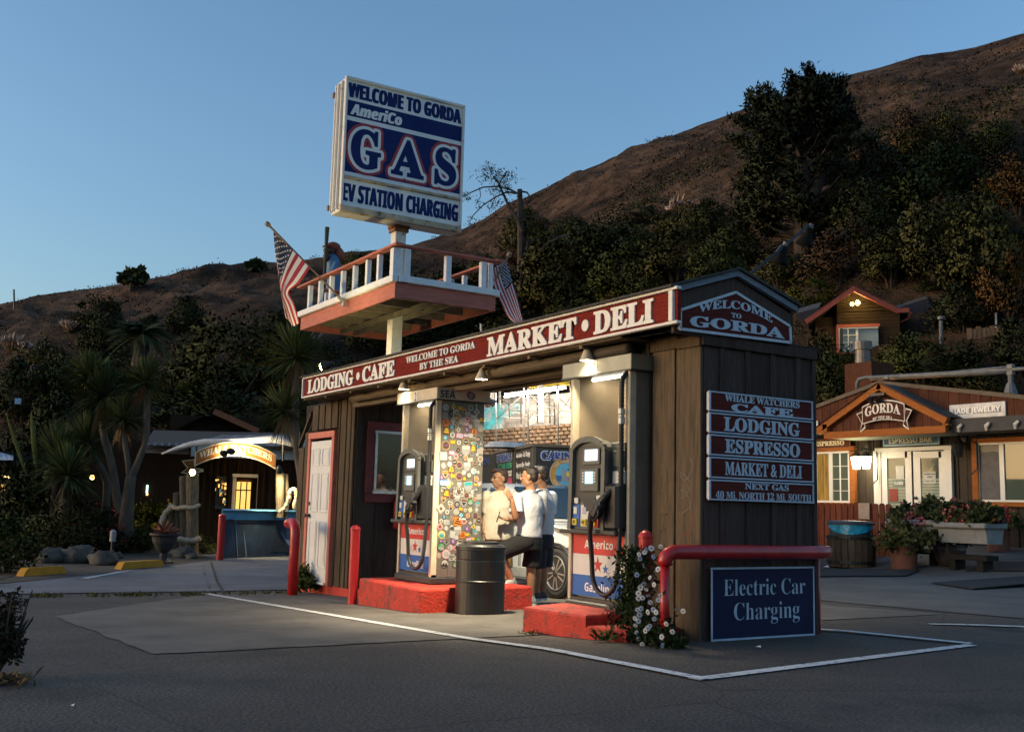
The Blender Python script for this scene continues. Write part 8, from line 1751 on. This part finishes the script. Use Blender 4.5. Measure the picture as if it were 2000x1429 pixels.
yucca('leaning yucca with a rough ringed trunk left of the largest yucca', 28.6, [[(240, 1000, 12), (230, 980, 9), (222, 930, 8), (214, 890, 7.5), (203, 850, 7), (198, 800, 7)]], [(203, 775, 74), (172, 735, 58)])
yucca('dark low-headed yucca on a curved trunk among the palms', 29, [[(203, 1040, 12), (207, 985, 8), (208, 945, 7), (198, 915, 7), (178, 880, 6)]], [(168, 865, 70)])
yucca('tall yucca rising behind the far end of the shelter', 24, [[(598, 1060, 10), (592, 960, 9), (582, 880, 9), (576, 820, 9), (578, 720, 7)], [(580, 860, 7), (570, 830, 6), (562, 800, 6)]], [(578, 700, 86), (556, 805, 68)], 'yucca behind the shelter')
# ---------------- palm and big-leaved plants
def palm(label, px, py, D, R, trunk_y):
    trunk_y = py+60; c = at(px, py, D); t = thing('palm_tree', label, 'palm', at(px, trunk_y, D)); b = W(t); b.tube([at(px, trunk_y, D), at(px+2, (py+trunk_y)/2, D), c], [.4, .32, .3], 9); part(t, 'trunk', b, BARKD)
    q = random.Random(int(px)); k = R*D/2046
    for f in range(46):
        a = q.uniform(0, 6.28); e = q.uniform(-.3, 1.35); b = W(t); pts = []; d = Vector((math.cos(a), math.sin(a), 0)); n = 9
        for i in range(n+1): u = i/n; pts.append(c+d*(k*u*math.cos(e*.75)*1.05)+Z1*(k*(u*math.sin(e)*1.0-.75*u*u*(1-.25*math.sin(e)))))
        b.tube(pts, [.035*(1-.8*i/n) for i in range(n+1)], 4)
        for i in range(1, n*3):
            u = i/(n*3); j = int(u*n); p = pts[j].lerp(pts[min(n, j+1)], u*n-j); tg = (pts[min(n, j+1)]-pts[j]).normalized(); s = tg.cross(Z1).normalized()
            for sg in (-1, 1): l = k*.24*math.sin(math.pi*min(1, u*.9+.15)); tip = p+s*sg*l*.85+tg*l*.45-Z1*l*.35; b.add([p-tg*.03, p+tg*.03, tip], [(0, 1, 2)])
        part(t, 'frond', b, LG['dark'])
    return t
palm('dark feathery palm on the left slope above the yuccas', 275, 655, 44, 72, 790)
def paddle(label, D, leaves_, grp='broad paddle-leaved plants left of the cafe'):
    f = leaves_[0][0]; t = thing('paddle_leaf_plant', label, 'plant', at(f[0], f[1], D), grp)
    for (x0_, y0_), (x1_, y1_), w in leaves_:
        A, B2 = at(x0_, y0_, D), at(x1_, y1_, D+.2); ax = B2-A; L = ax.length; ax.normalize(); s = ax.cross(FW).normalized(); b = W(t); m0 = A+ax*L*.45; b.tube([A, m0], .02, 5)
        wd_ = w*D/2046; n = 7; vs = []
        for i in range(n+1): u = i/n; c = m0.lerp(B2, u)+FW*.15*u*u; ww = wd_*math.sin(math.pi*min(1, .12+u*.88))**.7; vs += [c-s*ww+FW*ww*.4, c, c+s*ww+FW*ww*.4]
        b.add(vs, [f for i in range(n) for f in ((3*i, 3*i+1, 3*i+4, 3*i+3), (3*i+1, 3*i+2, 3*i+5, 3*i+4))]); part(t, 'paddle_leaf', b, LG['green'], smooth=True)
paddle('paddle-leaved plant with pale curled leaves in front of the verandah', 29, [((82, 1010), (56, 800), 5), ((80, 1010), (64, 935), 9), ((84, 1010), (6, 805), 4), ((82, 1005), (95, 905), 12), ((88, 1005), (128, 900), 10)]); paddle('paddle-leaved plant standing up behind the yucca heads', 32, [((185, 780), (180, 688), 9), ((188, 780), (210, 695), 8), ((186, 780), (165, 705), 8), ((184, 780), (150, 730), 7)])
# ---------------- pampas grass
PAMP = mat('pampas_plume', (.32, .23, .18), .9, var=.2, island=.25); 
def pampas(px, py, w, h, label, n=22):
    P = hit(px, py); D = (P-CAM).dot(FW); k = D/2046; t = thing('pampas_grass', label, 'grass clump', P, 'pampas grass clumps on the slope'); q = random.Random(int(px+py)); b = MB(); b2 = MB(); b3 = MB()
    for i in range(n):
        x = q.gauss(0, w*.33)*k; y = q.gauss(0, w*.25)*k; hh = h*k*q.uniform(.75, 1.1); d = Vector((x*.3, y*.3, hh)); o = Vector((x*.3, y*.3, 0)); tip = o+Vector((x, y, hh)); b2.tube([o, tip], .03, 4); b.tube([o.lerp(tip, .55), o.lerp(tip, .75), tip], [.04, w*k*.045+.05, .02], 5)
    for i in range(90):
        a = q.uniform(0, 6.28); l = h*k*.6*q.uniform(.6, 1); o = Vector((0, 0, 0)); d = Vector((math.cos(a), math.sin(a), q.uniform(.5, 1.6))).normalized(); s = d.cross(Z1).normalized()*.04; b3.add([o-s, o+s, o+d*l-Z1*l*.15], [(0, 1, 2)])
    part(t, 'plume', b, PAMP, stuff=True); part(t, 'stalk', b2, LG['dead'], stuff=True); part(t, 'blade', b3, LG['olive'], stuff=True)
for px, py, w, h, lb in ((135, 650, 34, 26, 'pale pampas grass clump highest on the left slope'), (20, 685, 46, 32, 'wide pampas grass clump at the left edge of the slope'), (70, 705, 52, 36, 'broad pampas grass clump with tall plumes on the left slope'), (105, 728, 38, 34, 'pampas grass clump just above the dark palms'), (65, 735, 20, 26, 'narrow pampas grass clump between two wide ones'), (72, 758, 50, 30, 'lowest pampas grass clump on the left slope'), (1320, 415, 52, 26, 'bright pampas grass clump in the thicket above the shelter'), (1992, 146, 18, 20, 'pampas tuft near the upper right skyline'), (600, 680, 40, 34, 'pampas clump half hidden behind the first flag')): pampas(px, py, w, h, lb, 26)
# ---------------- planting bed by the cafe
def gbush(px, py, rx, rz, kind, label, D=None, grp='shrubs in the planting bed', flowers=None, cat='shrub', dense=1, leaf=.13):
    P = gnd(px, py); t = bush('garden_shrub', label, P, rx, rz, kind, grp, cat, mesh=None, lift=.45)
    if flowers:
        col, n = flowers; p = blobpts(n, 12, (rx, rx, rz), .3, .75)+np.array([0, 0, rz*.55]); V, Q = leaves(np.repeat(p, 3, 0)+NR.normal(size=(n*3, 3))*.03, .09, .9); part(t, 'blossom', None, None, me=np_mesh('blossom', V, Q, col), stuff=True)
    return t
FRED = mat('red_flower', (.26, .02, .02), .6, var=.15, island=.3); FPINK = mat('pink_flower', (.30, .05, .10), .6, var=.15, island=.3); FPALE = mat('pale_red_flower', (.30, .09, .08), .6, var=.15, island=.3); FVIO = mat('purple_flower', (.16, .06, .12), .6, island=.3); FYEL = mat('yellow_flower', (.6, .4, .02), .6, island=.3)
gbush(300, 1068, .85, .95, 'lime', 'yellow-green shrub lit by the sign lamp beside the log cluster', flowers=(FYEL, 70)); gbush(403, 1062, .45, .95, 'green', 'slim green bush with orange flowers between the logs and the painted wall', flowers=(FRED, 40)); gbush(275, 1080, .5, .5, 'green', 'low green plants in front of the yellow shrub'); gbush(398, 1082, .35, .35, 'green', 'low ferny plant at the foot of the slim flowering bush')
gbush(190, 1075, .9, .75, 'dark', 'shrub with scattered red flowers at the foot of the yuccas', flowers=(FRED, 150)); gbush(235, 1080, .6, .45, 'olive', 'low shrub with red blooms beside the largest yucca trunk', flowers=(FRED, 50)); gbush(120, 1080, 1.0, .9, 'dark', 'dark shrub between the palm stems and the red-flowered shrub'); gbush(60, 1075, 1.2, 1.3, 'dark', 'dark leafy shrub in front of the red verandah boards'); gbush(10, 1120, .8, .75, 'green', 'green shrub at the far left end of the planting bed'); gbush(28, 1060, .9, 1.2, 'dark', 'dark shrub at the left edge below the verandah'); gbush(160, 1040, .9, 1.2, 'dark', 'tall dark shrub behind the red-flowered one'); gbush(330, 1075, .35, .3, 'olive', 'low olive plant under the rope loop')
for px, py, rx, rz, kd, lb in ((70, 1052, 2.0, 2.6, 'dark', 'tall dark tree-like shrub hiding the verandah posts'), (128, 1050, 1.5, 2.2, 'olive', 'tall olive shrub behind the thin palm stems'), (30, 1060, 1.6, 2.0, 'dark', 'big dark shrub left of the paddle-leaved plant'), (180, 1048, 1.2, 1.7, 'dark', 'dark shrub filling the gap behind the yucca trunks'), (105, 1085, .9, .8, 'olive', 'low olive shrub around the palm stems'), (330, 1058, .5, .5, 'dark', 'dark ferny clump behind the rope loop')): gbush(px, py, rx, rz, kd, lb)
for px, y0_, y1_, lb in ((112, 1075, 900, 'leaning thin palm stem nearest the verandah'), (128, 1080, 930, 'pale thin palm stem beside the leaning one'), (102, 1060, 880, 'dark thin palm stem behind the leaning one')):
    t = thing('slender_palm', lb, 'palm', gnd(px, y0_), 'thin palm stems in the planting bed'); D = (gnd(px, y0_)-CAM).dot(FW); b = W(t); b.tube([at(px, y0_+3, D), at(px-4, (y0_+y1_)/2, D), at(px+6, y1_, D)], [.2, .14, .12], 8); part(t, 'trunk', b, BARK if 'pale' in lb else BARKD, smooth=True)
    o = bpy.data.objects.new('leaf_rosette', YM[px % 3]); COL.objects.link(o); o.parent = t; o.location = at(px+6, y1_, D)-t.location; o.scale = (1.0,)*3
# bed soil sheet
sheet('planting_bed', [G2(-40, 1145), G2(232, 1118), G2(420, 1093), G2(300, 1050)], .02, mat('bed_soil', (.06, .045, .03), .95, var=.35, scale=3, bump=.6)); sheet('planting_bed', [G2(-40, 1144), G2(299, 1049), G2(250, 1040), G2(-60, 1060)], .022, MATS['bed_soil'])
# ---------------- white daisies on the near corner
db = thing('daisy_bush', 'dark trailing bush of white daisies growing up the red guard rail', 'daisy bush', (-.05, -.52, 0)); c = []
for k in range(4200):
    if NR.random() < .55: h = NR.random()**.8*.70; wv = .105*(1-.35*h/.7)+.02; p = (-.185+NR.normal()*wv, -.53+NR.normal()*.06, h)
    else: a = NR.random()*6.28; r = NR.random()**.5; p = (.06+math.cos(a)*r*.27, -.50+math.sin(a)*r*.14, abs(NR.normal())*.13*(1.2-r)+.02)
    c.append(p)
c = np.array(c); c[:, 2] = np.clip(c[:, 2], 0.005, .72); V, Q = leaves(c-np.array([-.05, -.52, 0]), .045, .38); part(db, 'foliage', None, None, me=np_mesh('foliage', V, Q, leafmat('daisy_leaf', (.022, .034, .012))))
b = MB((-.05, -.52, 0)); q = random.Random(6)
for k in range(26): x = q.gauss(-.2, .08); b.tube([(q.uniform(-.25, .2), -.5, 0), (x, -.53, .25), (x+q.gauss(0, .04), -.55, q.uniform(.35, .68))], [.008, .006, .003], 5)
part(db, 'stems', b, LG['dark'], stuff=True)
b = MB(); b.mi = 0
for k in range(13):
    a = 2*math.pi*k/13; u = Vector((math.cos(a), 0, math.sin(a))); s = Vector((-u.z, 0, u.x)); b.add([u*.16, u*.62+s*.13, u*1.0+Vector((0, .10, 0)), u*.62-s*.13], [(0, 1, 2, 3)])
b.mi = 1; b.lathe([(.2, 0), (.16, -.08), (0, -.12)], (0, 0, 0), 8, (0, 1, 0)); DAISY = b.mesh('daisy', [mat('daisy_white', (.62, .62, .66), .6, var=.06), mat('daisy_eye', (.05, .03, .06), .6)])
fl = [(1250, 1090), (1262, 1073), (1272, 1070), (1259, 1078), (1290, 1067), (1248, 1082), (1257, 1104), (1285, 1111), (1276, 1087), (1244, 1122), (1251, 1147), (1269, 1127), (1277, 1141), (1257, 1141), (1250, 1146), (1247, 1158), (1255, 1167), (1247, 1168), (1266, 1163), (1290, 1162), (1286, 1171), (1245, 1190), (1252, 1188), (1249, 1200), (1265, 1195), (1276, 1190), (1281, 1195), (1247, 1212), (1241, 1221), (1244, 1235), (1247, 1247), (1265, 1226), (1269, 1222), (1260, 1231), (1254, 1258), (1294, 1260), (1292, 1243), (1313, 1233), (1322, 1189), (1334, 1193), (1262, 1151), (1270, 1176), (1240, 1207), (1278, 1208), (1301, 1218)]
for px, py in fl:
    P = onY(px, py, -.66+.03*q.random() if px < 1300 else -.62); o = bpy.data.objects.new('daisy', DAISY); COL.objects.link(o); o.parent = db; o.location = P-db.location; s = .020+.007*q.random(); o.scale = (s, s, s); d = (CAM-P).normalized(); o.rotation_euler = (q.gauss(.15, .35), q.uniform(0, 6.28), math.atan2(d.x, -d.y)+q.gauss(0, .45))
# ---------------- flowers in pots and troughs outside the shop
def pot_plant(parent_loc, rx, rz, kind, label, flower, n, name='potted_plant', spill=0.0):
    t = thing(name, label, 'plant', parent_loc, 'plants in pots outside the shop'); p = blobpts(1300, 18, (rx, rx, rz), .35, .5, -.2-spill)+np.array([0, 0, rz*.35]); V, Q = leaves(p, .10, .6); part(t, 'foliage', None, None, me=np_mesh('foliage', V, Q, LG[kind]))
    c = blobpts(n, 9, (rx, rx, rz), .3, .85)+np.array([0, 0, rz*.45]); V, Q = leaves(np.repeat(c, 4, 0)+NR.normal(size=(n*4, 3))*.02, .055, .95); part(t, 'blossom', None, None, me=np_mesh('blossom', V, Q, flower), stuff=True); return t
pot_plant(PA+Z1*52*ka, .58, .34, 'olive', 'bushy potted plant with pink flowers in front of the doors', FPINK, 16, spill=.5); pot_plant(PB+Z1*42*kb, .42, .24, 'dark', 'low dark plant with purple flowers in the round bowl', FVIO, 90); pot_plant(PC+Z1*50*kc, .50, .28, 'olive', 'grassy plant in the straight-sided terracotta pot', FRED, 24)
for (A, B2, zt3, u, fm, lb) in ((A1, B1, z1_, .2, FPALE, 'pale red geranium at the near end of the first white trough'), (A1, B1, z1_, .62, FPALE, 'pink-red geranium in the middle of the first white trough'), (A1, B1, z1_, .88, FRED, 'dark red geranium at the far end of the first white trough'), (A2, B2_, z2_, .18, FPALE, 'pale geranium at the near end of the second white trough'), (A2, B2_, z2_, .52, FRED, 'red geranium in the middle of the second white trough'), (A2, B2_, z2_, .82, FRED, 'red geranium at the far end of the second white trough')):
    P = A.lerp(B2, u); pot_plant(Vector((P.x, P.y+.2, zt3+.02)), .34, .24, 'dark', lb, fm, 50, 'geranium')
# ---------------- weeds, seam grass, foreground bush
def tuft(name, label, P, n, L, m, spread=.12, cat='weed', stiff=1.0):
    t = thing(name, label, cat, P); b = MB(); q = random.Random(int(P[0]*100))
    for k in range(n):
        a = q.uniform(0, 6.28); o = Vector((q.gauss(0, spread), q.gauss(0, spread), 0)); d = Vector((math.cos(a), math.sin(a), q.uniform(.4, 2.2)*stiff)).normalized(); l = L*q.uniform(.5, 1.1); s = d.cross(Z1).normalized()*L*.04; m_ = o+d*l*.6; b.add([o-s, o+s, m_+s*.7, m_+(d+Vector((0, 0, -.6))).normalized()*l*.4, m_-s*.7], [(0, 1, 2, 3, 4)])
    part(t, 'blades', b, m, stuff=True); return t
tuft('weed_tuft', 'spiky green weed growing against the red island under pump 4', Vector((-.30, -.72, 0)), 30, .14, LG['green'], .03); tuft('weed_tuft', 'small weed at the near corner of the island under pump 4', Vector((-1.05, -.90, -.03)), 40, .05, LG['olive'], .05); 
p = gnd(597, 1158); gt = thing('creeper', 'leafy green creeper at the foot of the bent red rail by the closet', 'creeper', p); pp = blobpts(700, 12, (.22, .22, .26), .35, .5)+np.array([0, 0, .18]); V, Q = leaves(pp, .07, .7); part(gt, 'leaves', None, None, me=np_mesh('leaves', V, Q, LG['green']))
b = MB(); q = random.Random(17)
for k in range(2600):
    u = q.random(); px = 60+u*520; py = 1164-6*u+q.gauss(0, 1.6)
    if mnoise.noise(Vector((u*9, 0, 0)))+.6*mnoise.noise(Vector((u*60, 0, 0)))+q.uniform(-.25, .25) < .02: continue
    P = gnd(px, py); l = q.uniform(.015, .075)*(.5+.9*abs(mnoise.noise(Vector((u*25, 3, 0))))); a = q.uniform(0, 6.28); d = Vector((math.cos(a)*.6, math.sin(a)*.6, 1)); s = Vector((-math.sin(a), math.cos(a), 0))*.012; b.add([P-s, P+s, P+d*l], [(0, 1, 2)])
struct('grass', b.mesh('grass', LG['olive']), 'stuff')
P = gnd(-12, 1325); fb = thing('roadside_bush', 'dark dry bush at the left edge of the forecourt', 'bush', P); D = (P-CAM).dot(FW); k = D/2046; pp = blobpts(5200, 46, (50*k, 50*k, 85*k), .30, .5)+np.array([0, 0, 75*k]); V, Q = leaves(pp, .034, .5); part(fb, 'foliage', None, None, me=np_mesh('foliage', V, Q, leafmat('dark_dry_leaf', (.035, .026, .016)))); b = MB(); q = random.Random(3)
for i in range(40): a = q.uniform(0, 6.28); b.tube([(0, 0, 0), (math.cos(a)*30*k, math.sin(a)*30*k, 60*k), (math.cos(a)*q.uniform(40, 62)*k, math.sin(a)*q.uniform(40, 62)*k, q.uniform(60, 170)*k)], [.012, .008, .003], 5)
part(fb, 'twigs', b, BARKD, stuff=True); tuft('dry_grass', 'dry grass under the bush at the left edge', gnd(8, 1335), 120, .10, LG['dead'], .07, 'grass')
# scraps on the asphalt
for px, py, lb in ((140, 1380, 'small white scrap of litter on the dark asphalt in front'), (1720, 1122, 'scrap of white paper on the pavement by the long mat'), (1612, 1110, 'crumpled white paper beside the barrel bin'), (1480, 1266, 'pale dry leaf on the asphalt below the charging sign')):
    P = gnd(px, py); b = MB(); b.add([(-.03, 0, .012), (.0, -.012, .016), (.035, .004, .014), (.01, .02, .028)], [(0, 1, 2), (0, 2, 3)]); k = (P-CAM).length/9; o = solo('litter', b, P_WHT, lb, 'litter', 'litter on the ground', loc=P); o.scale = (k, k, k)
# flood lamp on the far roof end
P = at(640, 713, 14.9); t = thing('roof_lamp', 'glowing yellow flood lamp on the far end of the shelter roof', 'flood lamp', P); b = MB(); b.lathe([(.03, -.1), (.06, .0), (.085, .08)], (0, 0, 0), 12, (-.6, -.7, -.25)); b.f = b.f[:-1]; part(t, 'lamp_head', b, METAL_D); b = MB(); BL(b, Vector((-.6, -.7, -.25)).normalized()*.05, .07, 10); part(t, 'bulb', b, mat('lit_roof_bulb', (1, .9, .5), .4, emit=(1, .86, .35), estr=16), smooth=True); b = MB(); b.tube([(0, 0, 0), (.1, .1, -.05), (.12, .12, -.35)], .02, 6); part(t, 'bracket', b, METAL_D)
l = bpy.data.lights.new('lamp_light', 'POINT'); l.energy = 22; l.color = (1, .85, .4); l.shadow_soft_size = .06; lo = bpy.data.objects.new('lamp_light', l); COL.objects.link(lo); lo.parent = t; lo.location = (-.1, -.12, -.03)
